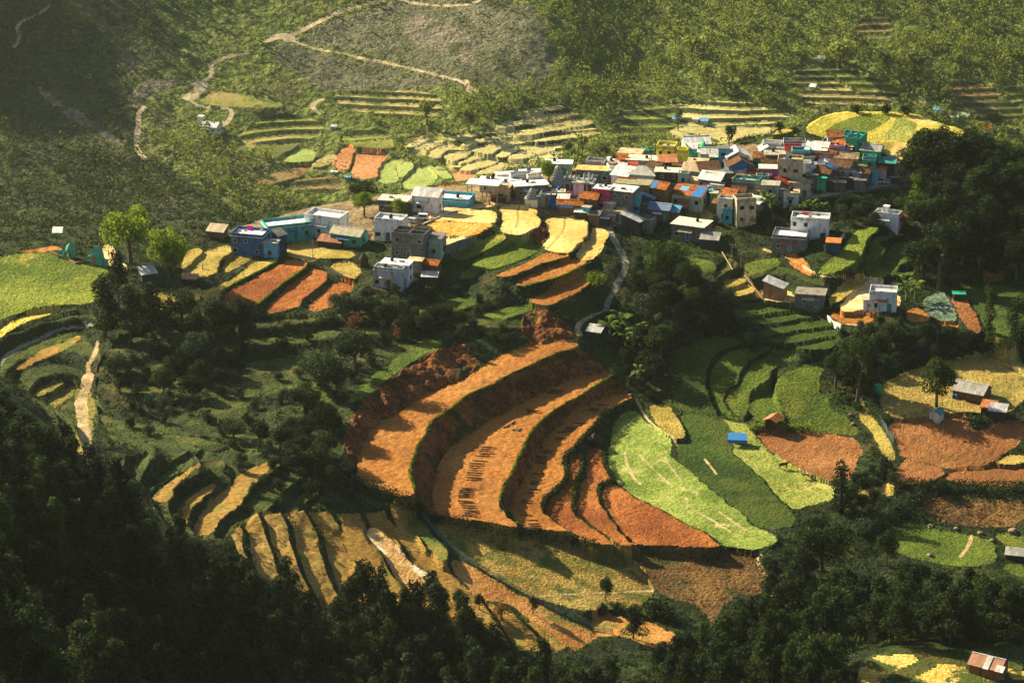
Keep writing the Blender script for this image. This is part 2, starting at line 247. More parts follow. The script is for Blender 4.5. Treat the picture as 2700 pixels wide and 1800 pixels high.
# slopes stepped into ledges: (outline, step m, flat cover)
LEDGE = [('dgrass', 'B1 1040,640 1500,560 1850,620 2352,600 B2 300,440 700,440 1250,560 1250,700 900,780 700,860 400,1020 60,1270 0,1500 C1 2300,150 2100,420 1700,420 1650,150 1300,60 1000,280 700,60 B1 1100,1560 700,1500 650,1000 760,820', 2.0),
 ('dgrass', 'B1 -60,760 600,560 700,700 650,1560 500,1560 300,1300 100,1060 -60,1000', 2.4),
 ('dgrass', 'C1 950,330 1100,60 1500,-60 1950,-20 2000,200 1850,400 1650,520 1500,600 1250,560', 1.7),
 ('dryt', 'C1 1560,620 1700,440 1850,390 2250,380 2352,400 C2 560,440 620,640 900,960 1400,1180 1700,1300 1300,1400 700,1100 0,1000 C1 2100,1100 1900,900', 1.45, (.93, .37), 6.2),
 ('dgrass', 'B3 250,200 600,180 900,300 1000,430 800,520 350,540 200,480', 1.8),
 ('crop2', 'B3 900,330 1340,20 1600,60 1600,330 1500,400 950,360', 1.6)]
LEDGE = [(l[0], chaikin(pts(l[1]), 1), l[2], l[3:]) for l in LEDGE]
# areas that only change the ground cover (no level of their own), in drawing order
AR = []
def A(mat, s, n=1, lo=0, hi=1200): AR.append((mat, chaikin(pts(s), n), lo, hi))
A('earth', 'B2 800,760 700,850 640,872 560,902 480,962 400,1022 330,1082 260,1142 170,1192 60,1272 0,1350 20,1500 110,1560 200,1400 420,1262 650,1122 860,1042 960,950 880,850', lo=600)
A('earth', 'B2 1250,585 1400,565 1520,640 1620,730 1500,785 1300,790 1240,700', lo=600)
A('earth', 'B2 1880,1010 1700,830 1620,840 1300,960 900,1140 600,1340 500,1568 C2 460,130 520,260 600,440 660,430 660,100 B2 760,1530 1000,1350 1500,1100', lo=590)
A('earth', 'B2 2005,1165 1900,1010 1700,1120 1400,1310 1240,1568 C2 1085,310 1160,430 1200,300 1330,10 B2 1500,1380 1800,1200', lo=590)
A('earth', 'B3 1020,330 1200,340 1300,350 1280,380 1100,500 1050,560 1020,520 1200,400 1230,370', lo=600); A('ochre', 'B3 680,150 800,190 900,330 860,320 700,220', lo=600)
A('rubble', 'V1 1060,1190 1400,1240 1500,1400 1200,1420 1080,1330', lo=700); A('rubble', 'V2 150,1230 450,1250 480,1400 380,1568 200,1568', lo=700)
A('earth', 'B2 1400,10 1440,60 1330,140 1230,100 1100,70 1250,30', lo=700)
A('ochre', 'L1 250,640 640,570 820,520 1000,600 720,640 400,640', lo=700)
A('dryc', 'B1 990,440 1200,470 1300,440 1400,400 1370,520 1100,590 1040,540', lo=600)
A('gold3', 'A3 830,895 980,780 1530,770 1800,850 2000,940 1660,960 1560,1150 1400,1100 1350,1000 1200,960 900,960', lo=700)
A('sand', 'B1 700,130 780,120 800,220 870,280 760,290 700,190', lo=700); A('sandy', 'B1 800,250 870,260 880,310 820,300', lo=700)
A('dryc', 'C3 1180,250 1500,200 1480,300 1280,320', lo=500); A('brush', 'C3 1650,300 1900,260 2100,300 2352,290 2352,480 2100,500 1800,470 1640,380', lo=500)
A('dryg', 'B3 1220,1180 1290,1290 1420,1500 C3 1480,20 1400,60 B3 1280,1400 1200,1300', lo=500); A('dryg', 'B1 500,1100 600,1080 660,1180 640,1380 610,1568 500,1560 540,1300', lo=550)
A('village', 'V5 1190,690 1700,560 V4 0,1000 480,1000 V4 1000,700 1700,520 V3 0,850 470,820 900,980 1450,1010 1560,1130 1760,1180 V1 500,1568 1100,1450 1600,1568 V2 0,1200 700,1130 1300,1010 1750,1000 2200,880 2323,900 2323,780 1900,560 1500,260 1000,300 0,320 V1 1500,260 V1 0,420 V3 800,150 V4 1400,150 300,280 V5 1500,100 300,430 300,480 900,600', lo=720)
# far slopes
A('fdark', 'A1 -400,-300 900,-300 1100,200 1250,350 900,500 1000,760 900,1000 1300,1250 1700,1500 1900,1800 -400,1800', lo=1300, hi=1900)  # dense wood, darkened in colour to hold the far left shade
A('burnt', 'A2 -60,130 320,10 700,-20 1300,0 1450,250 1500,480 1300,620 950,640 700,560 300,420 0,340 A1 2000,260 2100,230', lo=1300, hi=1900)
A('burnt', 'A1 1900,290 2352,400 A2 300,450 850,600 500,620 A1 2250,620 2100,560 1900,420', lo=1300, hi=1900)
A('scree', 'A2 430,60 800,180 950,350 900,480 760,380 500,300 380,200', lo=1300, hi=1900)
A('scree', 'A1 820,620 1100,520 1210,560 1160,620 1000,680 960,760 880,720', lo=1300, hi=1900); A('scree', 'A1 180,520 500,760 900,1000 880,1040 600,900 300,680', lo=1300, hi=1900)

A('fgrn', 'A2 420,1010 540,950 760,940 950,930 1180,820 1400,730 1520,725 1720,830 1790,920 1520,1000 1500,1090 1200,1180 960,1220 760,1200 700,1110 560,1110 450,1060', lo=1300, hi=1900)
A('fmead', 'A2 1750,700 2300,690 2352,900 1900,1000 1700,850', lo=1300, hi=1900)
# roads and paths: (material, width m, polyline)
RD = []
def P_(mat, w, s, lo=0, hi=9999): RD.append((mat, w, chaikin(pts(s), 2, False), lo, hi))
P_('froad', 4.2, 'A1 1830,290 1890,268 1960,262 2030,240 2140,180 2352,78 A2 0,78 180,35 320,-5', 1300); P_('froad', 3.2, 'A1 1960,262 2050,300 2180,345 2352,370 A2 0,370 150,412 300,435 420,465 560,495 700,535 800,555 860,590 930,632', 1300)
P_('froad', 8, 'A1 1900,260 1960,245 1990,280', 1300); P_('froad', 3, 'A1 1700,370 1580,395 1470,425 1440,460 1470,520 1400,560 1280,600', 1300); P_('froad', 9, 'A1 1390,590 1350,630 1310,680', 1300)
P_('froad', 3.5, 'A1 1320,700 1350,730 1430,745', 1300); P_('froad', 3.5, 'A1 1530,748 1590,750 1590,820 1530,870 1480,885', 1300); P_('froad', 3, 'A2 330,-20 560,45 880,40 950,5', 1300)
P_('froad', 3.5, 'A1 990,745 945,800 955,850 935,980 945,1040 1000,1100', 1300); P_('froad', 3, 'A1 2210,690 2150,720 2160,760 2200,790', 1300); P_('froad', 2.5, 'A1 330,50 290,90 100,170 140,260 100,330', 1300)
P_('froad', 3.5, 'A2 860,560 880,640', 1300)
P_('path', 1.2, 'B1 670,790 650,880 600,960 610,1020', 0, 900); P_('path', 3.0, 'B1 610,1020 590,1090 570,1140 560,1230 565,1320 580,1420 585,1500 600,1568', 0, 900)
P_('concrete', 1.8, 'B1 -60,990 0,930 60,862 160,812 290,762 390,707 500,697 600,687 690,662', 0, 900)
P_('concrete', 2.2, 'B2 1840,0 1890,110 1950,210 1965,270 1920,350 1880,440 1830,520 1820,570', 0, 900); P_('path', 1.6, 'B2 1820,575 1740,600 1660,640 1615,690 1640,740', 0, 900)
P_('path', 1.3, 'C3 545,700 515,730 540,790 600,850 622,910 620,970', 0, 900); P_('path', .8, 'C2 1300,980 1500,960 1900,945 2150,935', 0, 900)
P_('road', 4.6, 'V2 640,1110 760,1050 1000,1040 1250,985 1500,950 1750,910 1950,880 2100,860 2323,790 R3 600,1410 700,1420', 0, 950)
P_('sand', 4.2, 'V4 700,700 900,690 1100,620 1300,560 1600,500 1900,480 2100,430', 0, 900)
P_('path', 1, 'R2 300,560 550,640 700,720 900,880 1100,900 1500,905 1750,960', 0, 900); P_('path', .9, 'B2 2030,1180 2080,1290 2140,1360 2210,1410 2280,1440 2310,1500', 0, 900)
P_('path', .7, 'C2 1950,-20 1960,60 2010,160 2060,200', 0, 900); P_('path', .7, 'C2 2050,0 2150,100 2260,200', 0, 900); P_('path', .6, 'C2 2180,0 2260,70 2330,170', 0, 900); P_('path', .6, 'C3 150,30 230,130', 0, 900)
P_('path', .6, 'C3 0,310 110,400 240,470 330,530', 0, 900); P_('path', .7, 'C3 250,390 330,450 430,520', 0, 900); P_('path', .9, 'C3 1990,560 1960,640 1910,700', 0, 900)
P_('dark', .8, 'V3 400,830 360,950 380,1040 340,1160', 0, 900); P_('dark', .6, 'V3 1100,1020 1080,1150 1050,1260 830,1480', 0, 900)
# ------------------------------------------------------------------ terrain grid (fan of rows across the valley)
ks = np.concatenate([-np.linspace(.75, .21, 50), np.linspace(-.205, .205, 1240), np.linspace(.21, .75, 50)])
def seg(a, b, s): return np.arange(a, b, s)
ys = np.concatenate([seg(300, 430, 4), seg(430, 560, 1), seg(560, 880, .5), seg(880, 1340, 8), seg(1340, 1640, .85), seg(1640, 2000, 6), seg(2000, 2900, 30)])
NY, NX = len(ys), len(ks)
KX, GY = np.meshgrid(ks, ys); GX = KX*GY
extra = [ctrl]
for f in FL:
    if f['z'] is None: continue
    if f['pl']:
        u0, v0, z0, u1, v1, z1 = f['pl']; a = onz(u0, v0, z0); b = onz(u1, v1, z1); dv = (b-a)[:2]; L2 = (dv**2).sum()
        g = dv*(z1-z0)/L2; f['g'] = g; f['o'] = a
        W = []
        for u, v in f['P']:
            d = ray(u, v); t = (a[2]-CAM[2]+g@(CAM[:2]-a[:2]))/(d[2]-g@d[:2]); W.append(CAM+d*t)
        f['W'] = np.array(W)
    else:
        f['W'] = np.array([onz(u, v, f['z']) for u, v in f['P']])
    n = max(1, len(f['W'])//7); extra.append(f['W'][::n]); 
PC = np.vstack(extra)
RF = rbf_fit(PC, 7.0)
ci = np.unique(np.r_[0:NY:8, NY-1]); cj = np.unique(np.r_[0:NX:10, NX-1])
Bc = rbf_eval(RF, GX[np.ix_(ci, cj)], GY[np.ix_(ci, cj)])
tmp = np.array([np.interp(ks, ks[cj], r) for r in Bc])
B = np.empty((NY, NX)); ii = np.searchsorted(ys[ci], ys, 'right')-1; ii = np.clip(ii, 0, len(ci)-2)
w = ((ys-ys[ci][ii])/(ys[ci][ii+1]-ys[ci][ii]))[:, None]; B = tmp[ii]*(1-w)+tmp[ii+1]*w
# far hills keep rising gently, then level off so nothing hides the camera
farw = np.clip((GY-1620)/300, 0, 1); B = B*(1-farw)+farw*np.minimum(-115+(GY-1620)*.28, 60)
ak = np.clip((np.abs(KX)-.24)/.2, 0, 1)*np.clip((GY-1250)/150, 0, 1); B = B*(1-ak)+ak*np.minimum(B, -190+np.clip(GY-1400, 0, 900)*.33)
print('H', [(int(x), int(y), round(float(np.interp(x/y, ks, B[np.searchsorted(ys, y)])), 1)) for x, y in ((-600, 1500), (-900, 1500), (-300, 1500), (0, 1500), (0, 1700), (-400, 1800), (-200, 600), (-300, 700), (-150, 500), (-150, 700), (-100, 1000), (-400, 900))])
B += 140*np.exp(-((GX+520+40*fbm(GX, GY, 60, 2, 91))**2+(GY-1680)**2)/(2*95**2))  # hill added out of view at left, casts shadow on the far slope
B = np.clip(B, -215, 48)
fw2 = np.clip((GY-1330)/60, 0, 1)
B += fw2*fbm(GX, GY, 90, 4, 5)*3.6
B += (1-fw2)*fbm(GX, GY, 26, 3, 9)*.7
UU, VV = proj(GX, GY, B)
def inpoly(P, X, Y):
    c = np.zeros(X.shape, bool); j = len(P)-1
    for i in range(len(P)):
        xi, yi = P[i]; xj, yj = P[j]
        if yi != yj:
            m = (yi > Y) != (yj > Y); c[m] ^= X[m] < (xj-xi)*(Y[m]-yi)/(yj-yi)+xi
        j = i
    return c
MATS = ['grass', 'farforest', 'village']
def mi(n):
    if n not in MATS: MATS.append(n)
    return MATS.index(n)
MI = np.zeros((NY, NX), np.int16); MI[GY > 1250] = 1
FIX = np.zeros((NY, NX), bool); RES = np.zeros((NY, NX)); FLAT = np.zeros((NY, NX), np.int8)
# jitter so that borders are not ruler-straight
JX = fbm(GX, GY, 2.6, 3, 21)*.75; JY = fbm(GX, GY, 2.6, 3, 31)*.75
def uvbox(P):
    m = (UU > P[:, 0].min()-2) & (UU < P[:, 0].max()+2) & (VV > P[:, 1].min()-2) & (VV < P[:, 1].max()+2); return m
def uvmask(P, lo, hi):
    m = uvbox(P) & (GY > lo) & (GY < hi); idx = np.nonzero(m)
    if not len(idx[0]): return m
    jx = 1.3 if lo < 1300 else 7.0
    big = fbm(GX[idx], GY[idx], 22, 3, 52)*(14 if lo >= 1300 and lo != 1330 else 0); c = inpoly(P, UU[idx]+JX[idx]*(jx if lo != 1330 else 2)*3+big*1.5, VV[idx]+JY[idx]*(jx if lo != 1330 else 1.5)+big); m[idx] = c; return m
for m_, P_l, st, ex in LEDGE:
    m = uvmask(P_l, 480, 900)
    if ex:
        (dx_, dy_), wd_ = ex; c = (GX[m]*dx_+GY[m]*dy_+fbm(GX[m], GY[m], 30, 3, 66)*5)/wd_; fr = c-np.floor(c); e = np.clip((fr-.76)/.24, 0, 1); B[m] += st*np.where(fr < .76, fr-.38, .38-.76*e*e*(3-2*e)); mm = MI[m]; mm[fr < .74] = mi(m_); MI[m] = mm; continue
    q = (B+fbm(GX, GY, 40, 2, 88)*1.2)[m]/st; fr = q-np.floor(q); e = np.clip((fr-.62)/.38, 0, 1); B[m] += (np.floor(q)+e*e*(3-2*e)-q)*st
    mm = MI[m]; mm[fr < .52] = mi(m_); MI[m] = mm
def apply_area(a):
    m = uvmask(a[1], a[2], a[3]); MI[m] = mi(a[0])
for a in AR: apply_area(a)
near = [f for f in FL if f['z'] is not None]
near.sort(key=lambda f: (f['W'][:, 2].mean() if f['wg'] != -1 else -999))
for f in near:
    W = f['W']; y0, y1 = W[:, 1].min(), W[:, 1].max(); k_ = W[:, 0]/W[:, 1]
    r0, r1 = np.searchsorted(ys, [y0-1, y1+1]); c0, c1 = np.searchsorted(ks, [k_.min()-.003, k_.max()+.003])
    s = np.s_[max(r0, 0):r1, max(c0, 0):c1]
    X = GX[s]; Y = GY[s]
    m = inpoly(W[:, :2], X+JX[s]*.8, Y+JY[s]*.8)
    zz = f['z'] if not f['pl'] else f['o'][2]+f['g'][0]*(X-f['o'][0])+f['g'][1]*(Y-f['o'][1])
    zz = zz*np.ones(X.shape)
    RES[s][m] = (zz-B[s])[m]; FIX[s][m] = True; MI[s][m] = mi(f['mat']); FLAT[s][m] = 1
for f in FL:
    if f['z'] is not None: continue
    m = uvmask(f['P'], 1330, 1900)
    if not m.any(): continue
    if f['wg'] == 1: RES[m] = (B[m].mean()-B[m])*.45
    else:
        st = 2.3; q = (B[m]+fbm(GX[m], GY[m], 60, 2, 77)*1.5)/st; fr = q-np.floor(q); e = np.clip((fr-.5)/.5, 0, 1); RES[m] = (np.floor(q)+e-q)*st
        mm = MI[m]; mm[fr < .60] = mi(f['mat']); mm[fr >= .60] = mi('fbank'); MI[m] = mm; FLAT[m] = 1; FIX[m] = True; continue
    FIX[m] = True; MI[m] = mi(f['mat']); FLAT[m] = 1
# far patch edges read as darker banks
def ring(mat_prefix, n):
    pass
# screened relaxation of the residual between the fixed levels
def relax(R0, M, it, lam):
    Rr = R0.copy()
    for _ in range(it):
        P = np.pad(Rr, 1, mode='edge'); a = (P[:-2, 1:-1]+P[2:, 1:-1]+P[1:-1, :-2]+P[1:-1, 2:])*.25*lam
        Rr = np.where(M, R0, a)
    return Rr
def pyr(R0, M, lv):
    if lv == 0: return relax(R0, M, 60, .995)
    h, w_ = R0.shape[0]//2*2, R0.shape[1]//2*2
    m4 = M[:h, :w_].reshape(h//2, 2, w_//2, 2); r4 = (R0*M)[:h, :w_].reshape(h//2, 2, w_//2, 2)
    c = m4.sum((1, 3)); r = np.where(c > 0, r4.sum((1, 3))/np.maximum(c, 1), 0)
    S = pyr(r, c > 0, lv-1)
    up = np.repeat(np.repeat(S, 2, 0), 2, 1); up = np.pad(up, ((0, R0.shape[0]-h), (0, R0.shape[1]-w_)), mode='edge')
    X0 = np.where(M, R0, up)
    Rr = X0
    for _ in range(14 if lv < 3 else 10):
        P = np.pad(Rr, 1, mode='edge'); a = (P[:-2, 1:-1]+P[2:, 1:-1]+P[1:-1, :-2]+P[1:-1, 2:])*.25*.998
        Rr = np.where(M, R0, a)
    return Rr
RES = pyr(RES, FIX, 5)
GZ = B+RES
near_ = GY < 900
wild = np.where(near_ & (FLAT == 0), 1.0, 0.0)
GZ += wild*(fbm(GX, GY, 3.0, 3, 3)*.45)+np.where(near_ & (FLAT == 1), fbm(GX, GY, 1.3, 2, 4)*.10+fbm(GX, GY, 12, 2, 14)*.22, 0)
GZ += np.where(GY > 1330, fbm(GX, GY, 9, 3, 8)*np.where(FLAT == 1, .15, 1.1), 0)
pl_ = np.isin(MI, [MATS.index(m) for m in ('plough', 'plough2', 'ochre', 'gold2', 'cabbage') if m in MATS]); GZ += np.where(pl_, fbm(GX, GY, 1.1, 2, 24)*.16, 0)
e_ = MI == mi('earth'); GZ += np.where(e_, fbm(GX, GY, 2.2, 3, 15)*.9, 0)
UU, VV = proj(GX, GY, GZ)
for mat, wd, P, lo, hi in RD:
    m = (UU > P[:, 0].min()-40) & (UU < P[:, 0].max()+40) & (VV > P[:, 1].min()-30) & (VV < P[:, 1].max()+30) & (GY > lo) & (GY < hi)
    if lo < 1300: m &= GY < 900
    idx = np.nonzero(m); X = GX[idx]; Y = GY[idx]; Uu = UU[idx]; Vv = VV[idx]
    # distance to the line measured on the ground: scale v by foreshortening
    sc = K/ (Y.mean()*1.06 if len(Y) else 1); best = np.full(len(X), 1e9)
    for i in range(len(P)-1):
        a = P[i]; b = P[i+1]; dx = b[0]-a[0]; dy = (b[1]-a[1])*2.2; L = dx*dx+dy*dy+1e-9
        px_ = Uu-a[0]; py_ = (Vv-a[1])*2.2; t = np.clip((px_*dx+py_*dy)/L, 0, 1)
        best = np.minimum(best, np.hypot(px_-t*dx, py_-t*dy))
    hw = wd*.42*sc*(1+.5*fbm(X, Y, 6, 2, 44))
    k2 = best < hw; MI[idx[0][k2], idx[1][k2]] = mi(mat)
    # benches under the tracks: ease the ground toward its local mean
def hz(x, y):
    k = np.clip(np.asarray(x, float)/y, ks[0], ks[-1]-1e-9); y = np.clip(y, ys[0], ys[-1]-1e-6)
    i = np.searchsorted(ys, y, 'right')-1; j = np.searchsorted(ks, k, 'right')-1
    a = (y-ys[i])/(ys[i+1]-ys[i]); b = (k-ks[j])/(ks[j+1]-ks[j])
    return (GZ[i, j]*(1-b)+GZ[i, j+1]*b)*(1-a)+(GZ[i+1, j]*(1-b)+GZ[i+1, j+1]*b)*a
YT = np.concatenate([np.arange(400, 900, 1.0), np.arange(900, 2000, 3.0)])
def hit(u, v, h=0.0, lo=0):
    d = ray(u, v); Y = YT[YT > lo]; T = Y/d[1]; x = d[0]*T; z = CAM[2]+d[2]*T; g = hz(x, Y)+h
    b = np.nonzero(z <= g)[0]
    i = b[0] if len(b) else len(Y)-1
    if i == 0: i = 1
    a, c = Y[i-1], Y[i]
    for _ in range(12):
        m = (a+c)/2; t = m/d[1]
        if CAM[2]+d[2]*t <= hz(d[0]*t, m)+h: c = m
        else: a = m
    t = c/d[1]; return Vector((d[0]*t, c, float(hz(d[0]*t, c))))
# ------------------------------------------------------------------ materials
def newmat(n):
    m = bpy.data.materials.new(n); m.use_nodes = True; nt = m.node_tree; nt.nodes.clear()
    o = nt.nodes.new('ShaderNodeOutputMaterial'); b = nt.nodes.new('ShaderNodeBsdfPrincipled'); nt.links.new(b.outputs[0], o.inputs[0])
    b.inputs['Roughness'].default_value = .9; b.inputs['Specular IOR Level'].default_value = .15
    return m, nt, b
def nn(nt, t, **k):
    n = nt.nodes.new(t)
    for a, v in k.items():
        if a in n.inputs: n.inputs[a].default_value = v
        else: setattr(n, a, v)
    return n
def noise(nt, scale, det=4, co=None, sc3=None, rough=.6):
    n = nn(nt, 'ShaderNodeTexNoise', Scale=scale, Detail=det, Roughness=rough)
    if sc3 is not None:
        mp = nt.nodes.new('ShaderNodeMapping'); mp.inputs['Scale'].default_value = sc3[:3]
        if len(sc3) > 3: mp.inputs['Rotation'].default_value = (0, 0, sc3[3])
        nt.links.new(co, mp.inputs[0]); nt.links.new(mp.outputs[0], n.inputs['Vector'])
    elif co is not None: nt.links.new(co, n.inputs['Vector'])
    return n
def ramp(nt, fac, cols, lo=.35, hi=.65):
    r = nt.nodes.new('ShaderNodeValToRGB'); e = r.color_ramp.elements; n = len(cols)
    while len(e) < n: e.new(.5)
    for i, c in enumerate(cols):
        e[i].position = lo+(hi-lo)*i/max(1, n-1); e[i].color = (*c, 1)
    nt.links.new(fac, r.inputs[0]); return r
def mixc(nt, fac, a, b, bt='MIX'):
    m = nt.nodes.new('ShaderNodeMix'); m.data_type = 'RGBA'; m.blend_type = bt
    if isinstance(fac, (int, float)): m.inputs[0].default_value = fac
    else: nt.links.new(fac, m.inputs[0])
    for s, i in ((a, 6), (b, 7)):
        if isinstance(s, tuple): m.inputs[i].default_value = (*s, 1)
        else: nt.links.new(s, m.inputs[i])
    return m.outputs[2]
def gmat(name, cols, big=.08, fine=1.6, bump=.5, bs=2.2, sc3=None, patch=None, pb=.05, plo=.5, phi=.6, bd=.25):
    """ground cover: large tonal drift, fine mottling, clod bump, optional patches of another colour"""
    m, nt, b = newmat(name); tc = nt.nodes.new('ShaderNodeTexCoord'); co = tc.outputs['Object']
    n1 = noise(nt, big, 3, co); n2 = noise(nt, fine*1.25, 5, co, sc3, .68)
    ad = nn(nt, 'ShaderNodeMath', operation='ADD'); mu = nn(nt, 'ShaderNodeMath', operation='MULTIPLY'); mu.inputs[1].default_value = .5; n2b = nn(nt, 'ShaderNodeMath', operation='MULTIPLY_ADD'); n2b.inputs[1].default_value = 1.6; n2b.inputs[2].default_value = -.3; nt.links.new(n2.outputs[0], n2b.inputs[0])
    nt.links.new(n1.outputs[0], ad.inputs[0]); nt.links.new(n2b.outputs[0], ad.inputs[1]); nt.links.new(ad.outputs[0], mu.inputs[0])
    c = ramp(nt, mu.outputs[0], cols, .40, .60).outputs[0]
    if patch:
        n3 = noise(nt, pb, 5, co, None, .65); r = ramp(nt, n3.outputs[0], [(0, 0, 0), (1, 1, 1)], plo, phi); c = mixc(nt, r.outputs[0], c, patch)
    nt.links.new(c, b.inputs['Base Color'])
    nb = noise(nt, bs*.95, 4, co, sc3); bp = nn(nt, 'ShaderNodeBump', Strength=bump, Distance=bd*2.2); nt.links.new(nb.outputs[0], bp.inputs['Height']); nt.links.new(bp.outputs[0], b.inputs['Normal'])
    return m
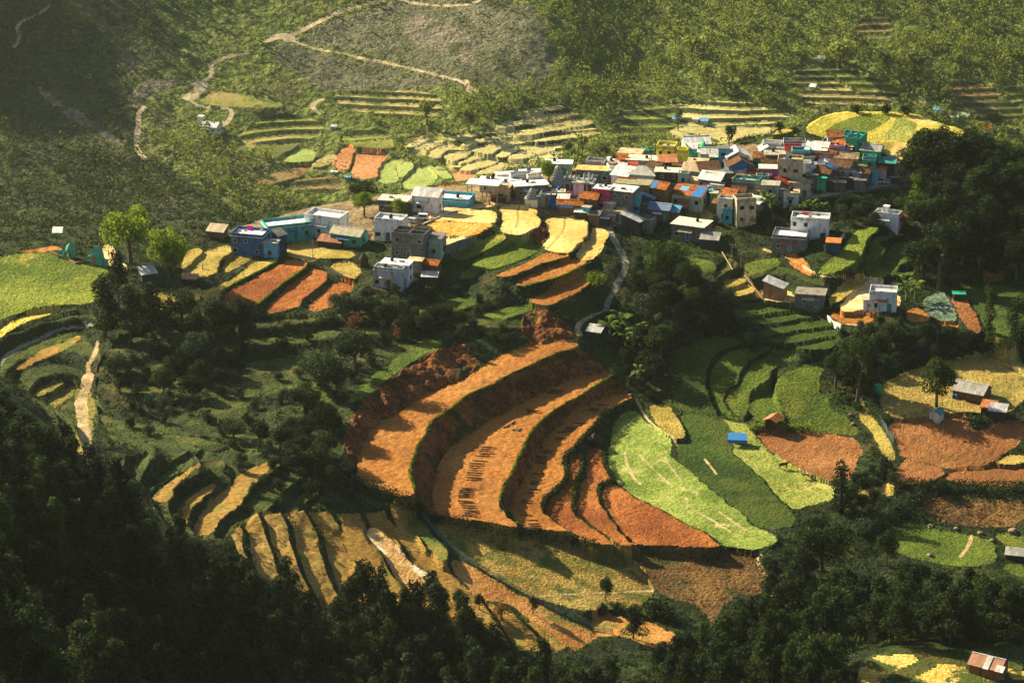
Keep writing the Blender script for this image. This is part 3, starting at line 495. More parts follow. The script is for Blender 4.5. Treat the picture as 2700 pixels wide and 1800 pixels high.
GM = {
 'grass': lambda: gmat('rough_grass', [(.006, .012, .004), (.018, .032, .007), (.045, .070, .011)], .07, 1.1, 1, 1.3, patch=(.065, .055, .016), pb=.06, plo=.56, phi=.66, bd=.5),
 'dgrass': lambda: gmat('ledge_grass', [(.016, .028, .006), (.040, .060, .010), (.090, .112, .018)], .08, 1.3, .8, 1.5, patch=(.10, .09, .02), pb=.09, plo=.54, phi=.64, bd=.4),
 'village': lambda: gmat('trodden_earth', [(.10, .07, .035), (.2, .14, .07), (.3, .22, .12)], .15, 1.2, .6, 1.5),
 'ochre': lambda: gmat('ochre_tilled_soil', [(.19, .065, .011), (.33, .125, .021), (.47, .22, .05)], .05, 1.5, .35, 2.6, bd=.15, sc3=(.85, 1.25, 1, .75), patch=(.22, .085, .018), pb=.10, plo=.50, phi=.66),
 'ochre2': lambda: gmat('ochre_stubble', [(.30, .12, .025), (.46, .21, .05), (.55, .30, .10)], .06, 1.3, .7, 1.8, patch=(.14, .15, .03), pb=.09, plo=.55, phi=.68),
 'plough': lambda: gmat('red_ploughed_soil', [(.17, .045, .010), (.34, .10, .018), (.50, .19, .045)], .05, 1.9, 1, 1.9, bd=.4, sc3=(.85, 1.25, 1, .9), patch=(.22, .07, .016), pb=.09, plo=.52, phi=.66),
 'plough2': lambda: gmat('brown_ploughed_soil', [(.18, .065, .02), (.31, .12, .035), (.42, .20, .07)], .04, 1.7, 1, 1.8, bd=.4, sc3=(.85, 1.25, 1, .3), patch=(.22, .10, .03), pb=.07, plo=.52, phi=.66),
 'gold': lambda: gmat('golden_stubble', [(.48, .30, .07), (.66, .44, .13), (.80, .60, .24)], .06, 1.2, .5, 1.5, (.5, 1.6, 1)),
 'gold2': lambda: gmat('orange_stubble', [(.42, .18, .025), (.58, .28, .045), (.72, .43, .10)], .06, 1.3, .7, 1.8),
 'gold3': lambda: gmat('yellow_crop_stubble', [(.28, .26, .03), (.46, .38, .05), (.62, .48, .10)], .06, 1.0, .5, 1.5),
 'stubble': lambda: gmat('yellow_straw_field', [(.45, .32, .03), (.68, .47, .06), (.8, .6, .14)], .08, 1.5, .9, 1.6, bd=.35),
 'sand': lambda: gmat('pale_sand', [(.5, .3, .10), (.68, .45, .19), (.8, .62, .34)], .12, 1.5, .4, 2),
 'sandy': lambda: gmat('sandy_soil', [(.42, .20, .05), (.58, .33, .11), (.72, .50, .22)], .1, 1.3, .5, 1.5, patch=(.88, .76, .5), pb=.06, plo=.54, phi=.60),
 'sandg': lambda: gmat('sandy_grass', [(.5, .28, .04), (.68, .44, .09), (.8, .6, .2)], .1, 1.2, .8, 1.5, patch=(.07, .10, .015), pb=.13, plo=.49, phi=.54, bd=.4),
 'dryc': lambda: gmat('dry_yellow_crop', [(.19, .14, .025), (.37, .27, .05), (.54, .40, .12)], .1, 1.7, .8, 2, bd=.3),
 'dryg': lambda: gmat('dry_olive_grass', [(.12, .11, .02), (.22, .19, .035), (.4, .28, .07)], .1, 1.4, .8, 1.6),
 'dryt': lambda: gmat('dry_terrace_stubble', [(.20, .11, .02), (.34, .195, .04), (.48, .31, .085)], .05, 1.6, .8, 1.8, (.45, 1.9, 1, .35), patch=(.17, .19, .03), pb=.11, plo=.56, phi=.66),
 'dryt2': lambda: gmat('olive_terrace', [(.12, .12, .02), (.22, .19, .03), (.34, .26, .05)], .08, 1.5, .8, 1.8, patch=(.10, .15, .02), pb=.1),
 'dryf': lambda: gmat('dry_weedy_field', [(.17, .11, .025), (.33, .22, .045), (.47, .34, .09)], .06, 1.5, .9, 1.6, patch=(.09, .11, .018), pb=.16, plo=.48, phi=.60, bd=.35),
 'dryw': lambda: gmat('dry_farmyard_grass', [(.19, .13, .03), (.34, .24, .055), (.48, .36, .10)], .05, 1.3, .7, 1.6, patch=(.14, .14, .03), pb=.09, plo=.5, phi=.64),
 'crop': lambda: gmat('bright_green_crop', [(.06, .095, .010), (.14, .19, .018), (.28, .31, .04)], .04, 1.5, .65, 1.3, patch=(.36, .30, .05), pb=.055, plo=.58, phi=.66, bd=.5),
 'crop2': lambda: gmat('green_crop', [(.04, .07, .008), (.09, .14, .014), (.17, .22, .026)], .05, 1.7, 1, 1.5, bd=.45, sc3=(.85, 1.25, 1, .5), patch=(.15, .17, .02), pb=.08, plo=.5, phi=.64),
 'cropd': lambda: gmat('dark_green_crop', [(.018, .038, .005), (.045, .085, .010), (.09, .14, .016)], .05, 1.8, 1, 1.6, bd=.45, sc3=(.85, 1.25, 1, -.9), patch=(.075, .10, .014), pb=.09, plo=.5, phi=.62),
 'pale': lambda: gmat('pale_green_vegetable_crop', [(.09, .135, .018), (.175, .245, .035), (.34, .38, .09)], .07, 1.5, .5, 1.5, patch=(.5, .46, .16), pb=.16, plo=.6, phi=.7, bd=.35, sc3=(.85, 1.25, 1, -.9)),
 'pale2': lambda: gmat('yellow_green_crop', [(.12, .155, .022), (.23, .27, .045), (.38, .39, .09)], .07, 1.5, .8, 1.5, patch=(.55, .47, .13), pb=.08, plo=.52, phi=.64, bd=.35, sc3=(.85, 1.25, 1, -.9)),
 'cabbage': lambda: gmat('cabbage_rows', [(.03, .055, .03), (.10, .16, .10), (.25, .34, .24)], .1, 2.4, .9, 2.4),
 'brush': lambda: gmat('brown_scrub', [(.055, .03, .012), (.13, .07, .025), (.26, .14, .04)], .06, 1.2, 1, 1.4, patch=(.05, .06, .015), pb=.1, plo=.52, phi=.62, bd=.5),
 'earth': lambda: gmat('cut_red_earth_bank', [(.07, .022, .006), (.17, .055, .014), (.30, .11, .03)], .12, .8, 1, .9, (1, 1, .45), patch=(.035, .04, .01), pb=.14, plo=.56, phi=.64, bd=.9),
 'rubble': lambda: gmat('rubble_slope', [(.05, .035, .02), (.15, .09, .045), (.34, .24, .14)], .3, 1.4, 1, 1.6, bd=.5),
 'sandp': lambda: gmat('dust', [(.6, .45, .25)]*2),
 'path': lambda: gmat('worn_path', [(.28, .19, .08), (.43, .31, .15), (.56, .43, .26)], .2, 1.5, .3, 2),
 'road': lambda: gmat('dusty_road', [(.30, .22, .12), (.45, .34, .2), (.58, .46, .3)], .2, 1.2, .2, 2),
 'concrete': lambda: gmat('weathered_concrete_track', [(.16, .14, .10), (.26, .23, .17), (.36, .32, .24)], .2, 1.5, .3, 2),
 'dark': lambda: gmat('furrow', [(.3, .2, .06), (.4, .27, .08)], .2, 1.5, .3, 2),
 'farforest': lambda: gmat('far_wooded_slope', [(.06, .085, .014), (.115, .15, .026), (.19, .22, .045)], .02, .18, 1, .25, patch=(.10, .10, .035), pb=.02, plo=.52, phi=.66, bd=2),
 'fdark': lambda: gmat('far_shaded_wooded_slope', [(.018, .030, .008), (.040, .058, .014), (.075, .095, .022)], .03, .3, 1, .4, patch=(.11, .10, .055), pb=.03, plo=.58, phi=.68, bd=1.5),  # darker copy of the wooded slope, shade partly in the colour
 'burnt': lambda: gmat('bare_scrub_slope', [(.09, .095, .045), (.14, .14, .075), (.21, .20, .12)], .025, .35, 1, .5, patch=(.05, .065, .02), pb=.022, plo=.5, phi=.62, bd=1.2),
 'scree': lambda: gmat('pale_scree_slope', [(.10, .09, .055), (.22, .19, .13), (.36, .31, .22)], .05, .4, 1, .6, patch=(.06, .07, .025), pb=.05, plo=.50, phi=.60, bd=1),
 'fgold': lambda: gmat('far_pale_stubble', [(.36, .30, .10), (.48, .42, .16), (.58, .51, .23)], .02, .5, .4, .6),
 'fgold2': lambda: gmat('far_pale_stubble_bright', [(.46, .40, .15), (.58, .52, .22), (.66, .6, .3)], .03, .5, .4, .6),
 'ftan': lambda: gmat('far_tan_terrace', [(.26, .20, .07), (.40, .31, .12), (.50, .41, .18)], .03, .4, .5, .6, patch=(.12, .14, .03), pb=.03),
 'fbrown': lambda: gmat('far_brown_field', [(.16, .10, .035), (.26, .16, .06), (.33, .22, .09)], .03, .4, .5, .6, patch=(.10, .12, .03), pb=.03),
 'fred': lambda: gmat('far_red_soil', [(.36, .14, .05), (.5, .21, .08), (.58, .3, .13)], .04, .4, .4, .6),
 'fpale': lambda: gmat('far_pale_green_crop', [(.20, .27, .05), (.31, .38, .09), (.42, .46, .14)], .03, .5, .6, .6),
 'fgrn': lambda: gmat('far_green_meadow', [(.10, .13, .02), (.18, .21, .035), (.30, .28, .07)], .03, .4, .6, .6, patch=(.36, .28, .10), pb=.03, plo=.54, phi=.64),
 'fgrn2': lambda: gmat('far_green_terrace', [(.08, .11, .02), (.15, .19, .03), (.24, .26, .05)], .03, .4, .5, .6),
 'fmead': lambda: gmat('far_hazy_meadow', [(.10, .13, .025), (.18, .20, .04), (.24, .25, .06)], .03, .35, .8, .5, bd=1),
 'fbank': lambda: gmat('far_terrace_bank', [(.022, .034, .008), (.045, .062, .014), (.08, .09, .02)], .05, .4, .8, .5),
 'fscrub': lambda: gmat('far_scrub_terrace', [(.10, .085, .03), (.18, .14, .05), (.25, .2, .08)], .03, .4, .7, .6, patch=(.05, .07, .015), pb=.04),
 'froad': lambda: gmat('far_dirt_road', [(.34, .26, .14), (.48, .38, .22), (.6, .5, .33)], .05, .5, .3, .8),
}
GROUPS = {'ground': ('grass', 'dgrass', 'village', 'rubble', 'earth', 'brush', 'sandp', 'dark'), 'ploughed_field': ('ochre', 'ochre2', 'plough', 'plough2'),
 'crop_field': ('crop', 'crop2', 'cropd', 'pale', 'pale2', 'cabbage'), 'stubble_field': ('gold', 'gold2', 'gold3', 'stubble', 'dryc', 'dryg', 'dryt', 'dryt2', 'dryf', 'dryw', 'sandg'),
 'bare_ground': ('sand', 'sandy'), 'path': ('path', 'concrete'), 'road': ('road', 'froad'), 'hillside': ('farforest', 'fdark', 'burnt', 'scree', 'fmead'),
 'terrace_field': ('fgold', 'fgold2', 'ftan', 'fbrown', 'fred', 'fpale', 'fgrn', 'fgrn2', 'fbank', 'fscrub')}
def mesh_from(name, V, Q, mats, midx=None, smooth=True):
    me = bpy.data.meshes.new(name); n = Q.shape[1]
    me.vertices.add(len(V)); me.vertices.foreach_set('co', np.ascontiguousarray(V, np.float32).ravel())
    me.loops.add(Q.size); me.loops.foreach_set('vertex_index', np.ascontiguousarray(Q, np.int32).ravel())
    me.polygons.add(len(Q)); me.polygons.foreach_set('loop_start', np.arange(0, Q.size, n, dtype=np.int32))
    for m in mats: me.materials.append(m)
    if midx is not None: me.polygons.foreach_set('material_index', np.ascontiguousarray(midx, np.int32))
    me.update(calc_edges=True)
    if not smooth: me.shade_flat()
    return me
fm = MI[:-1, :-1].ravel()
VI = np.arange(NY*NX).reshape(NY, NX)
Q = np.stack([VI[:-1, :-1], VI[:-1, 1:], VI[1:, 1:], VI[1:, :-1]], -1).reshape(-1, 4)
AV = np.stack([GX, GY, GZ], -1).reshape(-1, 3)
for gname, mem in GROUPS.items():
    ids = [MATS.index(m) for m in mem if m in MATS]
    sel = np.isin(fm, ids)
    if not sel.any(): continue
    q = Q[sel]; uq, inv = np.unique(q, return_inverse=True); lut = np.zeros(len(MATS), int)
    for i, d in enumerate(ids): lut[d] = i
    me = mesh_from(gname, AV[uq], inv.reshape(-1, 4), [GM[MATS[d]]() for d in ids], lut[fm[sel]])
    o = bpy.data.objects.new(gname, me); C.objects.link(o); o['kind'] = 'structure'
del Q, AV
# ------------------------------------------------------------------ camera, sun, sky, haze
cd = bpy.data.cameras.new('camera'); co_ = bpy.data.objects.new('camera', cd); C.objects.link(co_); SC.camera = co_
co_.location = CAM; co_.rotation_euler = (R(90)-PIT, 0, 0); cd.sensor_fit = 'HORIZONTAL'; cd.angle = R(20); cd.clip_end = 20000; cd.clip_start = 1
SUN_EL, SUN_AZ = R(30), math.atan2(.55, -.83)      # direction toward the sun, from +X axis
sd = Vector((math.cos(SUN_AZ)*math.cos(SUN_EL), math.sin(SUN_AZ)*math.cos(SUN_EL), math.sin(SUN_EL)))
sl = bpy.data.lights.new('sun', 'SUN'); sl.energy = 5; sl.angle = R(.5); sl.color = (1, .86, .56); so = bpy.data.objects.new('sun', sl); C.objects.link(so)
so.rotation_euler = sd.to_track_quat('Z', 'Y').to_euler()
wd = bpy.data.worlds.new('World'); SC.world = wd; wd.use_nodes = True; nt = wd.node_tree; bg = nt.nodes['Background']
sk = nt.nodes.new('ShaderNodeTexSky'); sk.sky_type = 'NISHITA'; sk.sun_disc = False; sk.sun_elevation = SUN_EL; sk.sun_rotation = math.atan2(sd.x, sd.y); sk.air_density = 1; sk.dust_density = 2
nt.links.new(sk.outputs[0], bg.inputs[0]); bg.inputs[1].default_value = .05
SC.view_settings.view_transform = 'Standard'; SC.view_settings.look = 'None'; SC.view_settings.exposure = 1.32; SC.view_settings.gamma = 1
HZ = .000022
if HZ > 0:
    hx, hy0, hy1, hz0, hz1 = 2300, -60, 3000, float(GZ.min())-1, 252.0
    v = [(sx*hx, y, z) for z in (hz0, hz1) for sx, y in ((-1, hy0), (1, hy0), (1, hy1), (-1, hy1))]
    hm = bpy.data.meshes.new('haze'); hm.from_pydata(v, [], [(3, 2, 1, 0), (4, 5, 6, 7), (0, 1, 5, 4), (1, 2, 6, 5), (2, 3, 7, 6), (3, 0, 4, 7)])
    m = bpy.data.materials.new('haze'); m.use_nodes = True; nt = m.node_tree; nt.nodes.clear(); o = nt.nodes.new('ShaderNodeOutputMaterial'); vol = nt.nodes.new('ShaderNodeVolumePrincipled')
    vol.inputs['Density'].default_value = HZ; vol.inputs['Color'].default_value = (.86, 1, .92, 1); vol.inputs['Anisotropy'].default_value = .45; nt.links.new(vol.outputs[0], o.inputs['Volume'])
    hm.materials.append(m); o = bpy.data.objects.new('haze', hm); C.objects.link(o); o['kind'] = 'stuff'
SC.cycles.max_bounces = 5; SC.cycles.diffuse_bounces = 2; SC.cycles.volume_bounces = 0; SC.cycles.transparent_max_bounces = 4; SC.cycles.transmission_bounces = 2; SC.cycles.glossy_bounces = 2
# ------------------------------------------------------------------ helpers for things
def thing(name, label, cat, loc=(0, 0, 0), rot=0, group=None, sc=None):
    o = bpy.data.objects.new(name, None); C.objects.link(o); o.location = loc; o.rotation_euler = (0, 0, rot); o['label'] = label; o['category'] = cat
    o.empty_display_size = .5
    if group: o['group'] = group
    if sc: o.scale = sc
    return o
def tag(o, label, cat, group=None):
    o['label'] = label; o['category'] = cat
    if group: o['group'] = group
    return o
def part(name, me, parent, loc=None):
    o = bpy.data.objects.new(name, me); C.objects.link(o); o.parent = parent
    if loc: o.location = loc
    return o
# ------------------------------------------------------------------ foliage
def leafmat(name, cols, tr=.35):
    m, nt, b = newmat(name); tc = nt.nodes.new('ShaderNodeTexCoord'); oi = nt.nodes.new('ShaderNodeObjectInfo')
    n1 = noise(nt, .55, 3, tc.outputs['Object']); ad = nn(nt, 'ShaderNodeMath', operation='MULTIPLY_ADD'); ad.inputs[1].default_value = .16; nt.links.new(oi.outputs['Random'], ad.inputs[0]); nt.links.new(n1.outputs[0], ad.inputs[2])
    c = ramp(nt, ad.outputs[0], cols, .40, .76).outputs[0]; nt.links.new(c, b.inputs['Base Color']); b.inputs['Roughness'].default_value = .75
    t = nt.nodes.new('ShaderNodeBsdfTranslucent'); c2 = mixc(nt, .5, c, (.25, .35, .02), 'MIX'); nt.links.new(c, t.inputs[0])
    mx = nt.nodes.new('ShaderNodeMixShader'); mx.inputs[0].default_value = tr; o = [n for n in nt.nodes if n.type == 'OUTPUT_MATERIAL'][0]
    nt.links.new(b.outputs[0], mx.inputs[1]); nt.links.new(t.outputs[0], mx.inputs[2]); nt.links.new(mx.outputs[0], o.inputs[0]); return m
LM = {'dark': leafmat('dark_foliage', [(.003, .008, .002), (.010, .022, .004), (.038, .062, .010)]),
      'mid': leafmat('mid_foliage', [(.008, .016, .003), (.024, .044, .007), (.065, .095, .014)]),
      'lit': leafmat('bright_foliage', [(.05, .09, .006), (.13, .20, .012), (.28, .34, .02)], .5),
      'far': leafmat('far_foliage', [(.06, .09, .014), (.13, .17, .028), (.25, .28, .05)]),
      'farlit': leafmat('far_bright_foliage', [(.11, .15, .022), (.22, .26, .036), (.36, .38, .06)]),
      'mid2': leafmat('crop_leaf', [(.035, .065, .007), (.08, .13, .012), (.15, .20, .022)]),
      'rust': leafmat('russet_twigs', [(.09, .04, .015), (.17, .075, .025), (.26, .13, .04)]),
      'blue': leafmat('grey_green_foliage', [(.014, .026, .012), (.032, .054, .022), (.07, .10, .038)]),
      'ban': leafmat('banana_leaf', [(.05, .09, .012), (.11, .17, .02), (.22, .28, .05)], .4)}
bark, _nt, _b = newmat('bark'); _b.inputs['Base Color'].default_value = (.10, .075, .05, 1)
def soup(Cn, S, rs, out=None, flat=1.0):
    """n quads at centres Cn of size S, random orientation leaning outward"""
    n = len(Cn); N = rs.normal(size=(n, 3))
    if out is not None: N = N*.8+out*.9
    N[:, 2] *= flat; N /= np.linalg.norm(N, axis=1)[:, None]+1e-9
    T = np.cross(N, rs.normal(size=(n, 3))); T /= np.linalg.norm(T, axis=1)[:, None]+1e-9; Bt = np.cross(N, T)
    s = (S*rs.uniform(.6, 1.3, n))[:, None]*.5
    return np.stack([Cn-T*s, Cn-Bt*s*.7, Cn+T*s, Cn+Bt*s*.7], 1).reshape(-1, 3)
def lobes_to_soup(L, n, S, rs, fill=.55):
    L = np.array(L); w = L[:, 3]**2; w = w/w.sum(); k = rs.choice(len(L), n, p=w); D = rs.normal(size=(n, 3)); D /= np.linalg.norm(D, axis=1)[:, None]
    rr = L[k, 3]*(fill+(1-fill)*rs.uniform(0, 1, n)**.5)*rs.uniform(.85, 1.12, n)
    P = L[k, :3]+D*rr[:, None]*np.array([1, 1, L[0, 4] if L.shape[1] > 4 else .85]); return soup(P, S*np.ones(n), rs, D)
def tubes(segs):
    """tapered 6-gon tubes: (p0, p1, r0, r1)"""
    V = []; Fq = []
    for a, b, r0, r1 in segs:
        a = Vector(a); b = Vector(b); d = (b-a).normalized(); t = d.orthogonal().normalized(); s = d.cross(t); o = len(V)
        for p, r in ((a, r0), (b, r1)):
            for i in range(6): an = i*PI/3; V.append(tuple(p+(t*math.cos(an)+s*math.sin(an))*r))
        for i in range(6): Fq.append((o+i, o+(i+1) % 6, o+6+(i+1) % 6, o+6+i))
    return V, Fq
def pymesh(name, V, Fq, mats, midx=None, smooth=False):
    me = bpy.data.meshes.new(name); me.from_pydata([tuple(v) for v in V], [], Fq)
    for m in (mats if isinstance(mats, (list, tuple)) else [mats]): me.materials.append(m)
    if midx: me.polygons.foreach_set('material_index', midx)
    if smooth: me.shade_smooth()
    me.update(); return me
def soupmesh(name, V, mat): return mesh_from(name, V, np.arange(len(V)).reshape(-1, 4), [mat])
def tree_proto(kind, seed):
    rs = np.random.RandomState(seed); r = random.Random(seed); L = []; sg = []
    if kind == 'euc':      # tall narrow crown, unit height 15
        h = 15; top = (r.uniform(-.4, .4), r.uniform(-.4, .4), h-1.5); sg.append(((0, 0, -1), (top[0]*.5, top[1]*.5, h*.55), .24, .15)); sg.append(((top[0]*.5, top[1]*.5, h*.55), top, .15, .04))
        nl = r.randint(15, 21)
        for i in range(nl):
            t = i/(nl-1); z = h*(.30+.66*t); R_ = 3.3*(1-t)**.7*(.65+.5*r.random())+.3; a = r.uniform(0, 2*PI); q = R_*r.uniform(.3, .8)
            L.append((math.cos(a)*q, math.sin(a)*q, z, 1.0+.75*(1-t)*r.uniform(.6, 1.2), 1.0)); sg.append(((top[0]*t*.8, top[1]*t*.8, z-1.2), (math.cos(a)*q, math.sin(a)*q, z), .07, .02))
        V = lobes_to_soup(L, 3000, .46, rs)
    elif kind == 'broad':  # round crown, unit height 10, width 9
        h = 10; sg.append(((0, 0, -1), (.2, 0, 3.4), .42, .28))
        for i in range(r.randint(15, 20)):
            a = r.uniform(0, 2*PI); t = r.random(); q = 3.3*math.sin(math.acos(1-1.25*t) if 1-1.25*t > -1 else 2)*r.uniform(.55, 1); z = 5.0+3.3*(1-1.25*t)
            L.append((math.cos(a)*q, math.sin(a)*q, z, r.uniform(1.2, 2.0), .9))
            if i < 7: sg.append(((.2, 0, 3.3), (math.cos(a)*q*.8, math.sin(a)*q*.8, z), .2, .05))
        V = lobes_to_soup(L, 3600, .46, rs)
    elif kind == 'column':  # ivy-like column, unit height 10 width 3.5
        h = 10; sg.append(((0, 0, -1), (0, 0, 8), .25, .1))
        for i in range(14): t = i/13; L.append((r.uniform(-.7, .7), r.uniform(-.7, .7), .8+8.2*t, r.uniform(.8, 1.35), 1.1))
        V = lobes_to_soup(L, 1500, .4, rs)
    elif kind == 'shrub':  # unit height 3 width 4
        for i in range(9): a = r.uniform(0, 2*PI); q = r.uniform(0, 1.3); L.append((math.cos(a)*q, math.sin(a)*q, r.uniform(.5, 1.9), r.uniform(.5, 1.0), .9)); sg.append(((0, 0, -.6), (math.cos(a)*q*.8, math.sin(a)*q*.8, 1.5), .06, .02))
        V = lobes_to_soup(L, 800, .28, rs, .35)
    elif kind == 'twig':   # russet bare bush
        for i in range(10): a = r.uniform(0, 2*PI); q = r.uniform(0, 1.5); L.append((math.cos(a)*q, math.sin(a)*q, r.uniform(.8, 2.2), r.uniform(.6, 1.1), .9)); sg.append(((0, 0, -.5), (math.cos(a)*q, math.sin(a)*q, 2), .07, .02))
        V = lobes_to_soup(L, 700, .24, rs, .2)
    elif kind == 'far':    # unit height 8 width 6
        sg.append(((0, 0, -1), (0, 0, 4), .3, .15))
        for i in range(8): a = r.uniform(0, 2*PI); q = r.uniform(0, 1.9); L.append((math.cos(a)*q, math.sin(a)*q, r.uniform(3, 7), r.uniform(1, 1.6), .95))
        V = lobes_to_soup(L, 260, 1.05, rs)
    return V, sg
PR = {}
def proto(kind, mat, i):
    k = (kind, mat, i)
    if k not in PR:
        V, sg = tree_proto(kind, 100+i*7+len(kind)); PR[k] = (soupmesh('crown' if kind not in ('shrub', 'twig') else 'foliage', V, LM[mat]), pymesh('trunk' if kind not in ('shrub', 'twig') else 'stem', *tubes(sg), bark))
    return PR[k]
UNIT = {'euc': (15, 6), 'broad': (10, 9), 'column': (10, 3.6), 'shrub': (3, 4), 'twig': (3, 4), 'far': (8, 6)}
def tree(loc, h, w, kind, mat, label, name='tree', cat='tree', group=None, var=None):
    i = rnd.randrange(4) if var is None else var; cr, tk = proto(kind, mat, i); uh, uw = UNIT[kind]
    t = thing(name, label, cat, loc, rnd.uniform(0, 6.28), group, (w/uw, w/uw, h/uh)); sh = kind in ('shrub', 'twig')
    part('foliage' if sh else 'crown', cr, t); part('stem' if sh else 'trunk', tk, t); return t
def scatter_uv(P, n, dmin, lo=0, hi=900, tries=40, ok=None):
    """base points inside an image outline, thrown onto the ground with a least spacing in metres"""
    P = np.asarray(P); out = []; a = P.min(0); b = P.max(0)
    for _ in range(n*tries):
        if len(out) >= n: break
        u = rnd.uniform(a[0], b[0]); v = rnd.uniform(a[1], b[1])
        if not inpoly(P, np.array([u]), np.array([v]))[0]: continue
        p = hit(u, v)
        if not (lo <= p.y <= hi): continue
        if ok and not ok(p): continue
        if any((p.x-q.x)**2+(p.y-q.y)**2 < dmin*dmin for q in out): continue
        out.append(p)
    return out
def matat(p):
    i = np.searchsorted(ys, p.y)-1; j = np.searchsorted(ks, p.x/p.y)-1; return MATS[MI[i, j]]
# forests
reg = [
 ('-60,1150 60,1180 170,1270 300,1340 400,1440 480,1520 600,1545 700,1580 800,1650 860,1720 860,1960 -60,1960', 112, 3.9, 'in the dense shaded wood on the lower left slope', 'trees of the lower left wood', (12, 18)),
 ('860,1690 1000,1670 1120,1680 1250,1720 1380,1790 1480,1860 1560,1880 1700,1870 1800,1800 1900,1750 2060,1700 2160,1690 2230,1740 2200,1960 860,1960', 105, 3.9, 'in the dark wood along the bottom edge', 'trees of the bottom wood', (12, 17.5)),
 ('1960,1630 2080,1610 2200,1620 2400,1635 2560,1645 2720,1645 2720,1700 2400,1700 2200,1700 2050,1650', 48, 3.6, 'in the dark belt above the bottom right clearing', 'trees of the lower right belt', (10, 14)),
]
for s, n, dm, lab, grp, hh in reg:
    for p in scatter_uv(pts(s), n, dm, 300):
        h = rnd.uniform(*hh); k = 'euc' if rnd.random() < .8 else 'broad'; w = rnd.uniform(6.6, 9.2) if k == 'euc' else rnd.uniform(8.5, 11)
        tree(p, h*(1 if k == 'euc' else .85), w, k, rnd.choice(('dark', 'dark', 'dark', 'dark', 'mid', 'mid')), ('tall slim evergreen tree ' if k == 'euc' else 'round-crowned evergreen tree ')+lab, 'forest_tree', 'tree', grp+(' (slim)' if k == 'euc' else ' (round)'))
for p in scatter_uv(pts('2400,470 2440,410 2560,430 2700,470 2700,740 2640,740 2560,690 2500,720 2440,690 2470,620 2420,600 2480,540 2420,520'), 46, 5.0, 700):
    tree(p, rnd.uniform(8.5, 13), rnd.uniform(9, 13.5), 'broad', rnd.choice(('dark', 'dark', 'mid')), 'broad dark tree in the shaded wood right of the village', 'broadleaf_tree', 'tree', 'trees of the wood right of the village')
